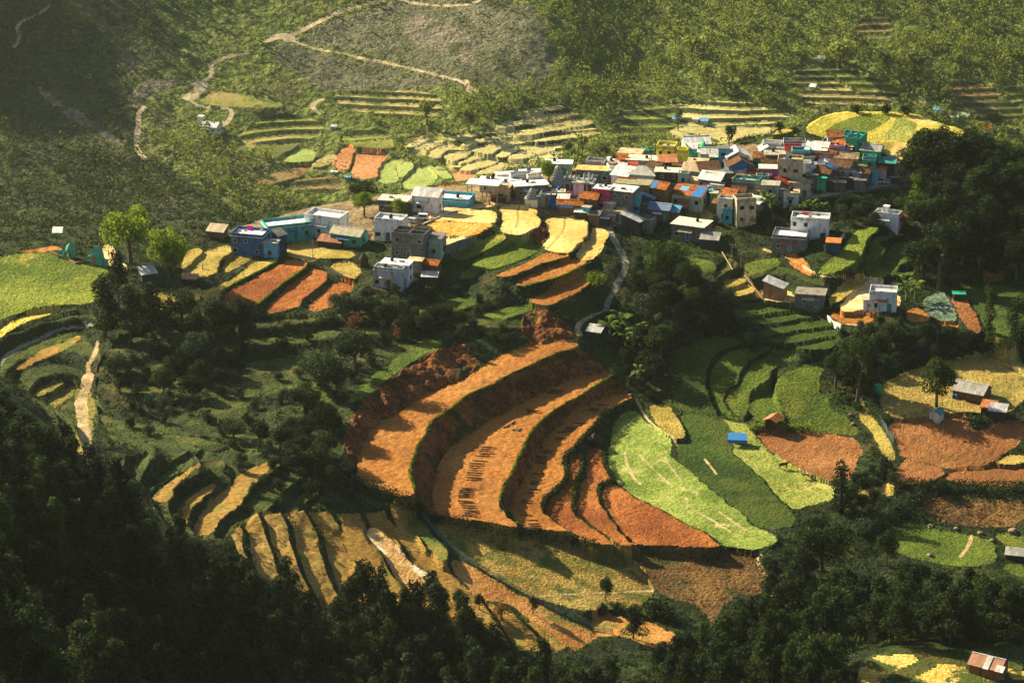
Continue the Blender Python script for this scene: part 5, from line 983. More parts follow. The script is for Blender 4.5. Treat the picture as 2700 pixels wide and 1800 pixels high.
def house(t, x, y, w, d, h, rot, typ, wall, roof, label, opt='', name='house', cat='house', loc=None, group=None):
    rk, rc = roof.split(':') if ':' in roof else ('conc', roof); rm = sheetm(rc, rk); wm = wallm(wall); hw = w/2; hd = d/2
    fs_ = .62 if label.startswith('far ') else 1; w *= fs_; d *= fs_; h *= fs_; w *= 1.02 if t[0] == 'V' else 1; d *= .86 if t[0] == 'V' else 1; h *= 1.18 if t[0] == 'V' and 2.2 < h < 6 else 1; hw = w/2; hd = d/2; p = loc or hit(*px(t, x, y), h, 1300 if label.startswith(('far ', 'tiny white water', 'lone far')) else 500); root = thing(name, label, cat, p, R(rot), group)
    par = 'P' in opt; b0 = -3.0 if not label.startswith('far ') else -.9
    if typ in 'FU':
        mb = MB()
        if typ == 'F': mb.box(-hw, hw, -hd, hd, b0, h)
        else:
            q = .2; mb.box(-hw, hw, -hd, -hd+q, b0, h).box(-hw, hw, hd-q, hd, b0, h).box(-hw, -hw+q, -hd+q, hd-q, b0, h).box(hw-q, hw, -hd+q, hd-q, b0, h).box(-.1, .1, -hd+q, hd-q, b0, h-.15).box(-hw+q, -.1, -.1, .1, b0, h-.2).box(.1, hw-q, .9, 1.1, b0, h-.2)
            MB().box(-hw+q, hw-q, -hd+q, hd-q, h-2.9, h-2.7).part('floor', sheetm('dgrey', 'conc'), root)
        mb.part('wall', wm, root)
        if typ == 'F':
            e = .12 if par else .35; MB().box(-hw-e, hw+e, -hd-e, hd+e, h+.003, h+.16).part('roof', rm, root)
            if par:
                pm = wallm(opt.split('p=')[1].split()[0]) if 'p=' in opt else wm; q = .16; ph = .75; mb = MB(); z0 = h+.163
                mb.box(-hw, hw, -hd, -hd+q, z0, z0+ph).box(-hw, hw, hd-q, hd, z0, z0+ph).box(-hw, -hw+q, -hd+q, hd-q, z0, z0+ph).box(hw-q, hw, -hd+q, hd-q, z0, z0+ph); mb.part('parapet', pm, root)
            if 'T' in opt: MB().lathe([(.5, h+.17), (.55, h+.3), (.55, h+1.2), (.3, h+1.4), (.25, h+1.5)]).part('water_tank', plainm('black_plastic', (.02, .02, .02), .4), root, True)
            if 'K' in opt: MB().box(-hw*.5, -hw*.5+1.6, hd*.2, hd*.2+1.6, h+.163, h+1.9).box(-hw*.5-.1, -hw*.5+1.7, hd*.2-.1, hd*.2+1.7, h+1.903, h+2.0).part('stair_head', wm, root)
        if typ == 'U' : MB().box(-hw-.05, hw+.05, -hd-.05, hd+.05, h-3.0, h-2.75).part('ledge', wallm('dgrey'), root)
    elif typ in ('GX', 'GY'):
        g = .35; ov = .45; sp = hd if typ == 'GX' else hw; ln = hw if typ == 'GX' else hd; rise = sp*.52
        T = (lambda a, b, z: (a, b, z)) if typ == 'GX' else (lambda a, b, z: (b, a, z))
        mb = MB().box(-hw, hw, -hd, hd, b0, h)
        for sgn in (-1, 1):
            a = sgn*ln; a2 = sgn*(ln-.2); P = [T(a, -sp, h), T(a, sp, h), T(a, 0, h+rise), T(a2, -sp, h), T(a2, sp, h), T(a2, 0, h+rise)]
            mb.poly(P, [(0, 1, 2), (3, 5, 4), (0, 2, 5, 3), (1, 4, 5, 2)])
        mb.part('wall', wm, root); rz = h+rise+.06; ez = h-ov*.52+.06; mb = MB()
        mb.slab([T(-ln-g, -sp-ov, ez), T(ln+g, -sp-ov, ez), T(ln+g, 0, rz), T(-ln-g, 0, rz)], .1); mb.slab([T(-ln-g, 0, rz), T(ln+g, 0, rz), T(ln+g, sp+ov, ez), T(-ln-g, sp+ov, ez)], .1)
        rf = mb.part('roof', rm, root)
        cm = MB(); cm.slab([T(-ln-g-.02, -.16, rz+.06), T(ln+g+.02, -.16, rz+.06), T(ln+g+.02, .16, rz+.06), T(-ln-g-.02, .16, rz+.06)], .08); cm.part('ridge_cap', sheetm('palegrey' if rk != 'tile' else rc, 'conc'), rf)
    elif typ == 'H':
        ov = .6; rise = hd*.62; MB().box(-hw, hw, -hd, hd, b0, h).part('wall', wm, root); q = max(0, hw-hd); a, b = hw+ov, hd+ov; z = h+.02; Zr = h+rise
        V = [(-a, -b, z), (a, -b, z), (a, b, z), (-a, b, z), (-q, 0, Zr), (q, 0, Zr), (-a, -b, z-.12), (a, -b, z-.12), (a, b, z-.12), (-a, b, z-.12)]
        MB().poly(V, [(0, 1, 5, 4), (1, 2, 5), (2, 3, 4, 5), (3, 0, 4), (0, 6, 7, 1), (1, 7, 8, 2), (2, 8, 9, 3), (3, 9, 6, 0), (9, 8, 7, 6)]).part('roof', rm, root)
    elif typ in ('M', 'MR', 'ML'):
        rs_ = .28; ov = .35; rise = (d if typ == 'M' else w)*rs_; mb = MB().box(-hw, hw, -hd, hd, b0, h)
        if typ == 'M': zf = lambda x, y: h+(y+hd)*rs_
        elif typ == 'MR': zf = lambda x, y: h+(hw-x)*rs_
        else: zf = lambda x, y: h+(x+hw)*rs_
        c4 = [(-hw, -hd), (hw, -hd), (hw, hd), (-hw, hd)]; V = [(a, b, h) for a, b in c4]+[(a, b, zf(a, b)) for a, b in c4]
        mb.poly(V, [(0, 1, 5, 4), (1, 2, 6, 5), (2, 3, 7, 6), (3, 0, 4, 7)]); mb.part('wall', wm, root)
        a, b = hw+ov, hd+ov; MB().slab([(sx*a, sy*b, zf(sx*a, sy*b)+.12) for sx, sy in ((-1, -1), (1, -1), (1, 1), (-1, 1))], .09).part('roof', rm, root)
    elif typ == 'C':
        for sx in (-1, 0, 1):
            for sy in (-1, 1): MB().box(sx*(hw-.2)-.12, sx*(hw-.2)+.12, sy*(hd-.2)-.12, sy*(hd-.2)+.12, b0, h).part('post', wm, root)
        MB().box(-hw-.3, hw+.3, -hd-.3, hd+.3, h+.003, h+.18).part('roof', rm, root)
    if typ == 'F' and w > 3.2 and t[0] == 'V':
        rr_ = random.Random(int(x+y)); zt = h+.163
        if rr_.random() < .3 and 'T' not in opt: a_ = rr_.uniform(-hw*.5, hw*.5); b_ = rr_.uniform(0, hd*.5); MB().lathe([(.42, zt), (.46, zt+.15), (.46, zt+.85), (.2, zt+1.05)], 10, a_, b_).part('water_tank', plainm(*rr_.choice((('black_plastic', (.02, .02, .02), .4), ('black_plastic', (.02, .02, .02), .4), ('blue_plastic', (.03, .15, .4), .4)))), root, True)
        if rr_.random() < .5: a_ = rr_.uniform(-hw*.6, hw*.3); b_ = rr_.uniform(-hd*.5, 0); MB().box(a_, a_+rr_.uniform(.6, 1.5), b_, b_+rr_.uniform(.5, 1.2), zt, zt+rr_.uniform(.3, .9)).part('roof_clutter', wallm(rr_.choice(('wood', 'brick', 'conc', 'blue', 'dark'))), root)
        for _ in range(rr_.randint(0, 4)): a_ = rr_.choice((-1, 1))*(hw-.2); b_ = rr_.choice((-1, 1))*(hd-.2); MB().tube((a_, b_, zt), (a_, b_, zt+rr_.uniform(.6, 1.3)), .07).part('column_stub', wallm('conc'), root)
    if typ in ('F', 'GX', 'M') and w > 4 and 'x' not in opt and h < 5: MB().slab([(-hw*.55, -hd-1.1, h*.62), (hw*.35, -hd-1.1, h*.62), (hw*.35, -hd+.0, h*.62+.35), (-hw*.55, -hd+.0, h*.62+.35)], .07).part('awning', sheetm(random.Random(int(x)).choice(('palegrey', 'rust', 'tan', 'blue')), 'sheet'), root)
    if 'x' not in opt and typ != 'C':
        ns = max(1, int(h/2.7)); fc = 'cream' if wall in ('block', 'stone', 'brown', 'brick', 'dgrey', 'blue', 'dark', 'grey') else 'wood'
        for s_ in range(ns):
            z = 1.0+s_*(h/ns); hh = min(1.1, h/ns-1.5); n = max(1, int(w/2.6))
            for i in range(n):
                c = -hw+w*(i+.5)/n+rnd.uniform(-.35, .35)
                if rnd.random() < .15 and n > 1: continue
                if s_ == 0 and i == n//2 and n > 1: opening(root, 'f', c, .05, .95, 2.0, w, d, 'door', fc)
                else: opening(root, 'f', c, z+rnd.uniform(-.1, .1), rnd.choice((.7, .9, 1.2)), hh*rnd.uniform(.75, 1), w, d, 'window', fc)
            for i in range(max(1, int(d/3.2))):
                c = -hd+d*(i+.5)/max(1, int(d/3.2)); opening(root, 'r' if rot < 18 else 'l', c, z, .85, hh, w, d, 'window', fc)
    return root, p
HS = """V1|60|560|4|3.4|2.6|-10|F|grey|tan||small grey house with a tan roof at the left rim of the village core
V1|200|640|3.4|3|2.6|-14|M|cream|sheet:white|x|cream shed with a white sheet left of the grey hip roof
V1|230|505|3|3|3|-8|M|brick|tile:orange|x|small brick hut under the tan-roofed stone house
V1|1100|600|3|3|2.6|-12|M|stone|tile:brown|x|little brown-roofed hut right of the ribbed orange roof
V1|1480|400|3|3|2.4|-6|F|white|cream|x|small white room under the green netting
V1|1300|340|3|3|2.6|-8|M|sky|sheet:white|x|pale blue shed with a white roof right of the yellow house
V1|1090|790|3.4|3|3|-14|F|stone|dgrey|x|dark flat hut left of the green balcony block
V1|1480|730|3|3|2.4|-14|M|brick|tile:rust|x|rust-tiled hut above the white lean-to roof
V1|1900|690|4|3.4|2.8|-12|F|dgrey|olive||dark flat-roofed house under the blue gable
V1|2080|740|4.4|3.6|2.6|-14|M|stone|sheet:palegrey|x|hut with a pale grey sheet above the green-rimmed building
V1|2200|730|3.4|3.4|2.4|-24|M|brown|tile:rust|x|hut with rusty tiles above the green-rimmed building
V1|1700|900|3.4|3|2.8|-14|F|cream|conc||cream room right of the tiny lime block
V1|1500|900|3|3|2|-14|M|blue|sheet:sky|x|blue hut with a light blue roof below the white lean-to
V1|1720|1180|3|3|2.6|-20|M|dark|tile:rust|x|dark rust-roofed hut left of the pale yellow house
V1|700|940|3|3|3|-12|F|dark|dgrey|x|dark hut between the mossy roof and the orange-tiled hut
V1|60|1180|3|3|3|-18|F|beige|cream|x|cream-topped room below the grey-block building
V1|560|1190|3.4|2.6|2.4|-24|M|wood|sheet:dgrey|x|dark sheet-roofed lean-to left of the steel-blue roof
V1|1150|1240|3|2.6|2.2|-24|M|dark|sheet:rust|x|rusty lean-to right of the steel-blue roof
V1|2020|810|3|3|2.6|-20|M|cream|tile:orange|x|orange-tiled cream hut behind the green-rimmed building
V2|20|480|3.4|3.4|2.8|-8|M|teal|tile:rust|x|teal hut with rusty tiles left of the squat stone house
V2|370|330|3|3|2.6|-6|F|cream|white||cream block between the orange slabs and the red tiles
V2|760|300|3|3|2.8|-8|F|crimson|white|x|narrow crimson block on the crest
V2|780|470|3|3|3|-6|F|grey|cream||grey block between the turquoise parapet and the red hut
V2|930|620|3|3|2.6|-10|F|white|white|P|white terrace cube behind the brown tile roof
V2|1150|520|3.4|3|2.8|-14|M|stone|tile:rust|x|stone hut with rusty tiles behind the blue sheet lean-to
V2|1210|610|3|3|2.6|-20|M|grey|sheet:palegrey|x|grey hut with a pale sheet beside the worn brown roof
V2|1480|480|3.4|3|2.6|-16|F|tan|tan|x|tan rubble-roofed room behind the emerald-walled house
V2|1130|470|3|2.6|2.4|-10|F|palegrey|white|x|white-topped grey cube in the upper village
V2|1390|250|3|3|2.6|-18|M|brick|tile:orange|x|brick hut with an orange roof touching the long emerald house
V2|820|760|3|3|3.4|-6|F|stone|dgrey||dark stone block left of the emerald box hut
V2|1100|830|3.4|3|2.6|-8|M|dark|sheet:dgrey|x|dark roadside shelter right of the emerald box hut
V2|1250|860|3|2.6|2.6|-8|F|wood|tan|x|wooden roadside hut under the utility pole
V2|1560|830|3|3|2.8|-12|F|dgrey|dgrey|x|dark roadside block below the torn awning
V2|330|1000|3|3|3|-6|F|grey|grey||grey block between the violet sheet and the tank roof
V2|30|900|3|3|3.4|-12|F|conc|teal|P|concrete block with a teal rim above the violet sheet
V3|1790|640|3|2.6|2.6|-14|F|tan|conc|x|tan block beside the crimson wall
V3|1560|950|3|2.4|2.4|-20|M|wood|sheet:dgrey|x|dark wooden hut at the head of the gully path
V3|1700|1000|3|2.6|2|-20|F|dark|palegrey|x|dark hut with a pale top at the head of the gully path
V3|1080|700|3|2.4|2.2|-8|M|brick|sheet:white|x|brick lean-to with a white sheet below the temple wall
V3|880|640|2.6|2.4|2|-8|F|olive|cream|x|small cream-topped hut left of the temple wall
V3|220|480|4|3|2.6|12|F|orange|white||white-roofed room with an orange wall left of the long white roof
V3|640|400|4.4|3|2.6|10|F|cream|white|P|cream terrace between the long white roof and the round tree
V3|430|230|5|3|2.4|8|F|palegrey|tan||low tan-roofed house at the back edge of the ridge
V3|180|330|5|3|2.4|10|F|cream|white||low white-roofed house left of the banana clump
V1|920|325|5.4|6|4.8|-12|F|yellow|tan|P|bright yellow box-shaped house with a yellow parapet
V1|1165|395|3|3.4|4|-12|F|yellow|orange|P|small yellow porch block with an orange ledge beside the bright yellow house
V1|1365|240|7.5|7|3|8|GX|pgreen|sheet:white||pale house with a wide white roof behind the yellow house
V1|370|400|6.5|6|3|-14|F|stone|tan||stone house with a cluttered tan roof at the left back of the village
V1|620|370|6.5|3.4|2.4|-4|M|teal|sheet:green|x|low shed with a long green sheet roof left of the yellow house
V1|560|505|9|6|2.8|-10|F|tan|cream||long pale terrace roof in front of the green sheet roof
V1|930|540|5|4.4|3|4|M|brick|sheet:orange||house with a ribbed orange sheet roof below the yellow house
V1|760|600|4|4|3|-30|GX|stone|tile:brown|x|little dark-gabled hut left of the ribbed orange roof
V1|560|715|7.6|7|3|-14|H|white|sheet:grey||white house with a grey pyramid hip roof
V1|940|690|7|5|4.6|-8|F|dark|cream||dark-walled house with a pale flat roof right of the grey hip roof
V1|1310|672|5.2|5|3|-14|M|pgreen|sheet:tan||green-fronted house with a ribbed tan roof
V1|1560|655|6|5|3|8|M|brown|tile:brown|x|low dark brown tiled house left of the turquoise tower
V1|1400|540|5.4|4.4|3|-10|F|white|tan||white house with a tan roof below the green netting
V1|1250|600|4.4|3|2.6|-5|F|cream|tan|x|small rubble-roofed shed below the yellow porch
V1|1790|340|3|3.4|6.4|-3|F|cyan|dgrey||narrow two-storey turquoise tower house
V1|2020|575|7|8|3.2|8|GY|blue|tile:brown||blue-gabled house with a brown tiled roof
V1|1990|440|6.5|7|3.6|6|GY|white|sheet:white|x|gabled house with a bright white roof behind the blue gable
V1|1620|400|6.5|5|3|-4|GX|palegrey|sheet:palegrey||house with a pale ribbed roof behind the green netting
V1|1660|470|3|4|3|-4|F|teal|conc||small teal-walled block left of the turquoise tower
V1|1740|700|7|5|3|-10|F|stone|dgrey||dark stone house below the turquoise tower
V1|1600|810|6.4|5|3.2|-22|M|block|sheet:white||grey stone house with a smooth white lean-to roof
V1|1345|870|3.6|3.6|2.6|-30|M|pgreen|tan|x|small green-walled shed with a crumbling tan roof
V1|1200|890|4.2|4|2.6|-12|F|cyan|stone||turquoise-fronted room under the tan ribbed roof house
V1|850|930|4.4|5.4|4.6|-30|GX|brown|tile:orange|x|tall narrow hut with orange tiles and a blue sheet thrown over its left side
V1|420|870|9.5|6|3.6|-14|F|olive|olive||long house with a mossy flat roof behind the grey-block building
V1|250|972|7|6.6|6.2|-20|F|block|white||two-storey grey block house with a white roof and open square windows
V1|1270|1040|8.8|6.4|2.8|-24|M|pgreen|tile:orange||long house with an orange tiled roof partly covered by blue tarpaulins
V1|830|1250|6|5|2.8|-20|GX|wood|sheet:blue||wooden house with a steel-blue sheet roof
V1|1030|1300|3.2|3.4|2.4|-20|M|brick|sheet:sky|x|small annex with a sky-blue roof beside the steel-blue roof
V1|400|1440|5.6|4|2.6|-28|MR|dark|sheet:palegrey|x|open shed with a pale grey sheet roof above the footpath
V1|590|1400|5.2|5|2.8|-22|U|block|dgrey|x|roofless block shell beside the pale grey shed
V1|1300|1490|9.4|8|3.6|-24|F|stone|cream||house with the widest plain pale concrete roof below the village
V1|2150|850|7.4|5|3.6|-18|F|stone|conc|Pp=teal|stone building with a bright green parapet rim
V1|2030|985|4|4|3|-20|GX|stone|tile:brown|x|dark red-tiled gable below the green-rimmed building
V1|1880|1040|4|3.4|3|-25|M|cream|tile:orange||cream house with a small bright orange tiled roof
V1|2110|1130|5.6|5|6.8|12|F|beige|dgrey|P|tall plain beige house of three storeys at the village foot
V1|1830|1140|4.4|4|6|-20|F|cream|cream|P|pale yellow house with a balcony left of the tall beige house
V1|1870|1260|2.6|2.6|3.6|-20|F|cyan|conc||small turquoise block under the pale yellow balcony
V1|1645|1030|2|2.4|3.2|-8|F|lime|conc|x|tiny lime green block below the white lean-to roof
V1|2290|1170|3.6|4|2.6|-35|M|grey|sheet:white|x|little shed with a white roof right of the tall beige house
V1|640|1110|3.6|3.4|3|-28|MR|dark|sheet:navy|x|dark hut with a navy blue cover behind the steel-blue roof
V1|480|1060|1.6|3.6|4.4|-20|F|cyan|conc||thin turquoise wall block right of the grey-block building
V1|1500|1000|4|3|2.6|-12|F|navy|sky|x|room with a sky-blue awning roof under the white lean-to
V1|1180|760|3|3|4.6|-12|F|pgreen|conc|P|green balcony block in the middle of the village
V1|120|640|4|4|2.6|10|F|white|white|P|small white terrace beside the turquoise arch
V1|330|590|5|3|2.6|-4|F|tan|red|x|tea stall with a bright red awning roof
V2|210|290|5.4|3.4|3.2|-4|F|white|sheet:orange|P|white house with bright orange roof slabs on the village skyline
V2|120|345|3.6|4.4|3.2|12|GY|pgreen|sheet:palegrey|x|pale green steep gable left of the orange slabs
V2|250|425|5.6|5|3.6|-3|F|stone|conc||squat brown stone house with a flat grey roof
V2|560|350|5.4|5|3|-4|GX|white|tile:red|x|white-gabled house with a dark red tiled roof
V2|550|265|6.4|4|3|-4|F|grey|white|P|white-roofed house with a dark parapet behind the red tiles
V2|650|400|5.2|4|3.8|-3|F|brown|teal|Pp=cyan|brown stone house with a turquoise parapet
V2|880|460|3.2|3|2.6|-20|M|red|sheet:red||little red hut right of the turquoise parapet
V2|900|350|6|5|3|-16|M|palegrey|sheet:white||house with a scattered white roof on the crest
V2|1090|400|4|4|3|-14|GX|conc|tile:rust||rust-tiled grey house near the crest
V2|490|530|7|5.4|8|-8|F|beige|tan|Pp=beige|beige two-storey building with two square windows and a brown rim
V2|160|640|5.2|4.4|3.6|-5|F|purple|cream||magenta-purple house with a pale flat roof
V2|190|535|5|4|3|-6|GX|grey|tile:brown||low grey house with a brown tile roof behind the purple house
V2|700|600|3.8|4|3.6|-6|F|white|white|P|white block house right of the beige building
V2|815|630|2.6|3|3|-6|F|white|white|P|small white cube at the end of the white block
V2|420|860|4.2|6|3|-32|MR|stone|tile:red|x|house with a steep red-brown tile roof under the beige building
V2|190|890|4.6|5|5|-8|F|grey|conc||grey two-storey columned house with stained walls
V2|150|1000|3.6|4.4|2.8|-30|M|cream|tile:orange|x|low cream house with an orange tiled strip and a violet sheet
V2|500|1015|4.2|3.6|3.4|-4|F|cream|tan|T|small cream house with a tan roof and a black tank
V2|1030|690|4.4|5.6|3|-28|GX|stone|tile:brown|x|house with a brown tile roof beside a blue sheet
V2|1140|640|3|5.6|3.4|-28|MR|stone|sheet:blue|x|lean-to with a faded blue sheet roof
V2|965|800|2.5|2.4|3.2|-3|F|green|green|x|bright green box hut on stilts by the road
V2|1030|540|3.4|3|2.6|-12|M|palegrey|sheet:white|x|small shed with a white sheet roof behind the brown tiles
V2|1360|470|6.4|4.4|3.2|-14|GX|tan|tile:tan||house with a rubble-strewn cream roof near the yellow plots
V2|1290|590|6|5.6|3|-30|GX|grey|tile:brown||grey-gabled house with a worn brown tile roof
V2|1570|590|4.8|4|3.2|-30|M|olive|tile:olive|x|house with a moss-green tile roof
V2|1700|510|3.8|4|4.6|-8|F|green|white|P|emerald-walled house with a white rim
V2|1740|350|5.6|5.4|3|-20|GX|green|sheet:grey||emerald-gabled house with a ribbed grey roof by the yellow plots
V2|1500|190|4|9|3.4|-24|F|green|teal|P|long emerald house stepping up toward the hilltop field
V2|1420|150|4|4|3.2|-20|F|teal|white|P|teal block with a white roof at the top of the long emerald house
V2|1190|160|5|4|2.8|-3|M|pgreen|tile:rust|x|pale house with a rusty tile roof closest to the hilltop field
V2|1290|260|5|4.6|2.8|-25|M|pink|tile:orange|x|house with a bright orange tiled roof below the rusty one
V2|1210|330|4.4|4|3.4|-14|F|pink|pink|P|pink terrace house in the upper village
V2|1010|275|4.4|3|2.6|-10|F|pink|orange|x|pink shed with an orange edge on the crest
V2|1350|350|3|4|3.2|-14|F|teal|conc||narrow teal house between the pink terrace and the emerald house
V2|1470|695|4.6|4|3|-22|F|grey|palegrey|x|grey house with a torn white awning above the road
V2|1390|790|5.4|3|2.6|-10|F|dark|stone|x|row of dark roadside shops
V2|1620|700|3.4|4|3.6|-14|GX|dgrey|tile:brown||dark grey house with brown tiles right of the torn awning
V2|1790|690|1.8|3.4|3.6|-10|F|sky|conc|x|slim sky-blue house by the parked white van
V2|1890|640|3|3.4|3.2|-14|M|pink|tile:orange|x|small pinkish house with an orange tiled roof at the road end
V2|1980|560|4.4|3.4|3|-14|M|dark|sheet:teal|x|shed under a dark green sheet at the road end
V2|2090|790|2.4|2|2|-10|F|dark|conc|x|roadside kiosk with a grey top
V2|640|860|6|4|3.6|-8|F|beige|olive||beige house with arched openings facing the road
V2|1700|590|2.6|3|2.6|-14|F|teal|teal|x|low teal room under the emerald-walled house
V2|60|800|3.6|3|2.8|-8|F|pgreen|teal|P|pale green terrace under the purple house
V2|800|1420|10.4|6.4|4.6|-10|F|white|white|P|large white terrace house with laundry on the roof
V2|1990|1360|7|4.6|2.4|-24|F|white|white|PK|small white house with a blue tank below the road wall
V2|2180|1420|2.8|2.8|2|-24|M|red|sheet:red|x|red-roofed annex of the small white house
B3|745|50|9.5|7.4|3.8|-12|F|block|white|P|white-topped stone house below the white terrace house
B3|1040|90|3.6|4|2.8|-10|F|navy|orange|x|dark blue room beside an orange tub
V3|1550|255|9.6|5|3|-10|F|dgrey|gold||long dark building with a dry golden roof behind the temple
V3|1010|160|7.4|4.6|3|-4|F|pgreen|white||house with a rounded-looking white roof left of the temple tower
V3|1580|160|5.6|4|3|-18|F|palegrey|stone|P|grey balustraded house right behind the temple
V3|1850|110|3.6|3|3|-6|F|grey|cream||small cream-roofed house with a pole behind the arch
V3|1985|330|5|6|2.8|-26|M|white|sheet:white|x|steep bright white roof right of the turquoise arch
V3|2050|430|4.4|3|2.8|-14|GX|cream|tile:rust||rust-tiled house right of the turquoise arch
V3|1690|545|4.4|4.4|5.4|-18|F|crimson|white||crimson-walled house with a white roof beside the grey-block building
V3|1490|680|5.2|4.6|3.6|-22|GX|brick|tile:orange|x|brick-gabled house with a neat orange tile roof
V3|1440|840|2|2.4|2.6|-18|F|cyan|conc|x|bright turquoise block under the brick gable
V3|1190|780|7.2|3.8|2.4|-8|GX|wood|tile:orange|x|long low house with an orange tile roof and a blue banner
V3|1370|915|4|1.6|1.8|-12|M|dark|sheet:white|x|low lean-to with a white strip roof
V3|1860|880|6|4.4|2.4|-16|F|conc|tan||house with a low orange-tan flat roof below the grey-block building
V3|1000|600|3.4|2.6|2|-6|F|stone|cream|x|small flat-topped platform room in front of the temple
V3|570|485|9.4|5.4|3|12|F|stone|white||long house with a bright white roof left of the temple
V3|420|365|6|3.4|2.8|10|F|palegrey|white|P|white terrace behind the long white roof
V3|580|300|6|4|2.6|10|F|cream|white||white-roofed house below the banana clump
V3|300|420|4|3.4|2.6|14|F|grey|white|x|white shed roof with stacked clutter
V3|1310|460|3|2.4|3|-6|F|white|conc|x|small white room right of the temple hall
V4|530|365|8|6|3|-12|F|stone|cream||stone house with a stained cream flat roof
V4|700|410|3.4|3|2.6|-12|F|stone|tan|x|lower annex of the stone house
V4|1020|305|7.6|5|4|-16|M|white|sheet:palegrey||white house with a lavender-grey sheet roof and turquoise base
V4|1450|360|10|8|1.4|-14|F|cyan|white|Px|white terrace platform with turquoise walls
V4|1900|125|9|6|4|-14|C|tan|white||open pavilion with a large white slab roof on posts
V4|2190|170|4|4|3.4|-14|F|tan|tan||tan block right of the white pavilion
V4|2030|70|7|4|3.2|-12|F|palegrey|white|T|white-roofed house with a black tank behind the pavilion
V4|2120|330|4|3|1.8|-12|F|dark|rust|x|low rusty shop front under the pavilion
V4|470|685|8|6|4.4|-16|F|white|white|PT|white block house with stained walls and a parapet
V4|780|850|9.2|7|7.2|-16|U|block|dgrey||unfinished grey block house open to the sky
V4|1180|940|3.4|6|4.4|-16|F|pgreen|dgrey||pale green porch wing of the unfinished house
V4|560|1340|7.6|5|4.6|-16|F|white|white||upper white terrace of the house below the unfinished block
V4|460|1440|8|5|4|-16|F|palegrey|white|P|white-washed house with the lowest parapet roof on the ridge
V4|850|1300|3.6|3.4|3|-12|F|stone|tan|x|small tan-roofed annex of the white-washed house
V4|1100|1345|4.2|3.4|2.6|-22|GX|brown|tile:orange|x|brown hut with a reddish tiled roof
B2|610|330|4|2.2|1.8|-6|M|dark|sheet:palegrey|x|lean-to with a pale tin roof under the red-tiled hut
V5|640|500|9|7.4|4.6|-14|F|blue|white|P|deep blue house with a blue parapet and laundry on its roof
V5|960|620|3.6|3.4|3.6|-10|F|sky|conc||small bright blue annex of the deep blue house
V5|1085|500|3|3|4.6|-50|MR|navy|sheet:dgrey|x|tilted dark sheet roof on the stairs of the deep blue house
V5|1190|345|12.4|8|3|20|F|teal|white|P|long teal house with a wide white roof
V5|1810|225|10.4|7.4|4.2|-22|F|white|white|P|big bright white house with a stepped white roof
V5|2150|470|9|5.6|2.8|-24|GX|teal|sheet:olive||teal house with a grey-green sheet roof and pale ridge
V5|1880|600|6.6|3.4|1.8|-20|M|dark|sheet:rust|x|low shed with a rusty orange sheet roof
V5|130|440|4.6|4|2|-16|M|wood|sheet:tan|x|half-hidden pale brown roof left of the deep blue house
B2|70|30|0|0|0|0|skip|||
B3|640|395|5.4|4.6|3.2|-22|MR|mud|sheet:palegrey|x|mud hut with a pale grey tin roof and leaning poles
B3|885|440|7.6|5.4|3.4|-12|F|block|stone||grey block house with a flat weathered roof beside the yellow terrace
B3|1385|440|7.2|5.4|4.6|-10|F|white|palegrey|P|white house with a tall parapet in the sandy yard
B3|1285|490|3|2.6|2.8|-8|F|white|conc||porch block of the white parapet house
B3|190|70|5|3.4|2.6|-14|M|dark|sheet:grey|x|dark open shed with a grey sheet roof below the wide concrete roof
B3|1995|1105|8.2|6|2.2|-30|GX|brown|sheet:grey|x|brown farm barn with a ribbed grey gable roof
B3|1750|1265|2.8|2.6|1.8|-34|GY|cream|sheet:teal|x|tiny guard hut with a green gable roof
B3|2175|1250|4|3|1.8|-20|M|dark|sheet:palegrey|x|small shed with a pale panelled roof right of the farm barn
B3|2110|1228|3.4|3|1.4|-20|M|dark|sheet:orange|x|low shed with an orange-brown roof left of the panelled one
B3|1905|450|3|2.4|1.8|-4|F|dark|sheet:green|x|little hut with a green top at the head of the red plot
B2|1750|705|3.8|3|1.6|-22|M|dark|sheet:palegrey|x|field hut with a white plank roof at the foot of the gully path
B1|1015|305|4|3.4|2.6|24|M|dark|sheet:palegrey|x|hut with a pale tin roof beside the egg-shaped tree
B1|1310|345|3.4|2|.6|-8|M|wood|sheet:rust|x|low pile of rusty roof sheets beside the egg-shaped tree
B3|2145|325|5.4|2.4|1.2|-4|M|brown|tile:rust|x|long low hut with a rust tile roof in the right wood
C3|2315|675|5.6|2.4|1.4|-14|M|dark|sheet:grey|x|shed with a ribbed grey roof at the right edge
A3|2100|885|5|3.6|1.6|-4|M|palegrey|tile:orange|x|low house with an orange tiled roof on the right skyline
A3|1660|1420|0|0|0|0|skip|||
A1|1455|860|10|7|3.4|-24|GX|white|sheet:palegrey||lone far farmhouse with a grey-white roof among the woods
A1|1385|800|2.6|2.6|3|-10|F|white|white|x|tiny white water house above the lone far farmhouse
A1|2305|1182|5.4|4|.8|-10|F|white|white|x|far shed with a bright white roof among the red fields
A2|50|1218|4.6|4|2|-20|M|blue|sheet:sky|x|far shed with a pale blue roof by the red field
A1|2300|870|4.6|3|2|-10|M|palegrey|sheet:palegrey|x|far shed with a pale roof beside the brown terraces
A3|1760|752|7|5|2|-10|M|white|sheet:sky|x|far hut with a blue roof at the foot of the right terraces
A3|1650|707|4.6|4|2|-6|M|cream|sheet:pink|x|far hut with a pinkish roof above the blue one
A3|1875|805|6.4|5|2|-10|F|palegrey|white|x|far white greenhouse block
A3|1935|795|9|5|1.6|-24|M|pgreen|sheet:pgreen|x|far greenhouse with a pale green cover
A3|150|830|6|5|2|-20|M|palegrey|sheet:sky|x|far tent-like shed with a blue-white cover
A3|90|820|5|4|2|-10|F|palegrey|palegrey|x|far pale shed left of the tent-like one
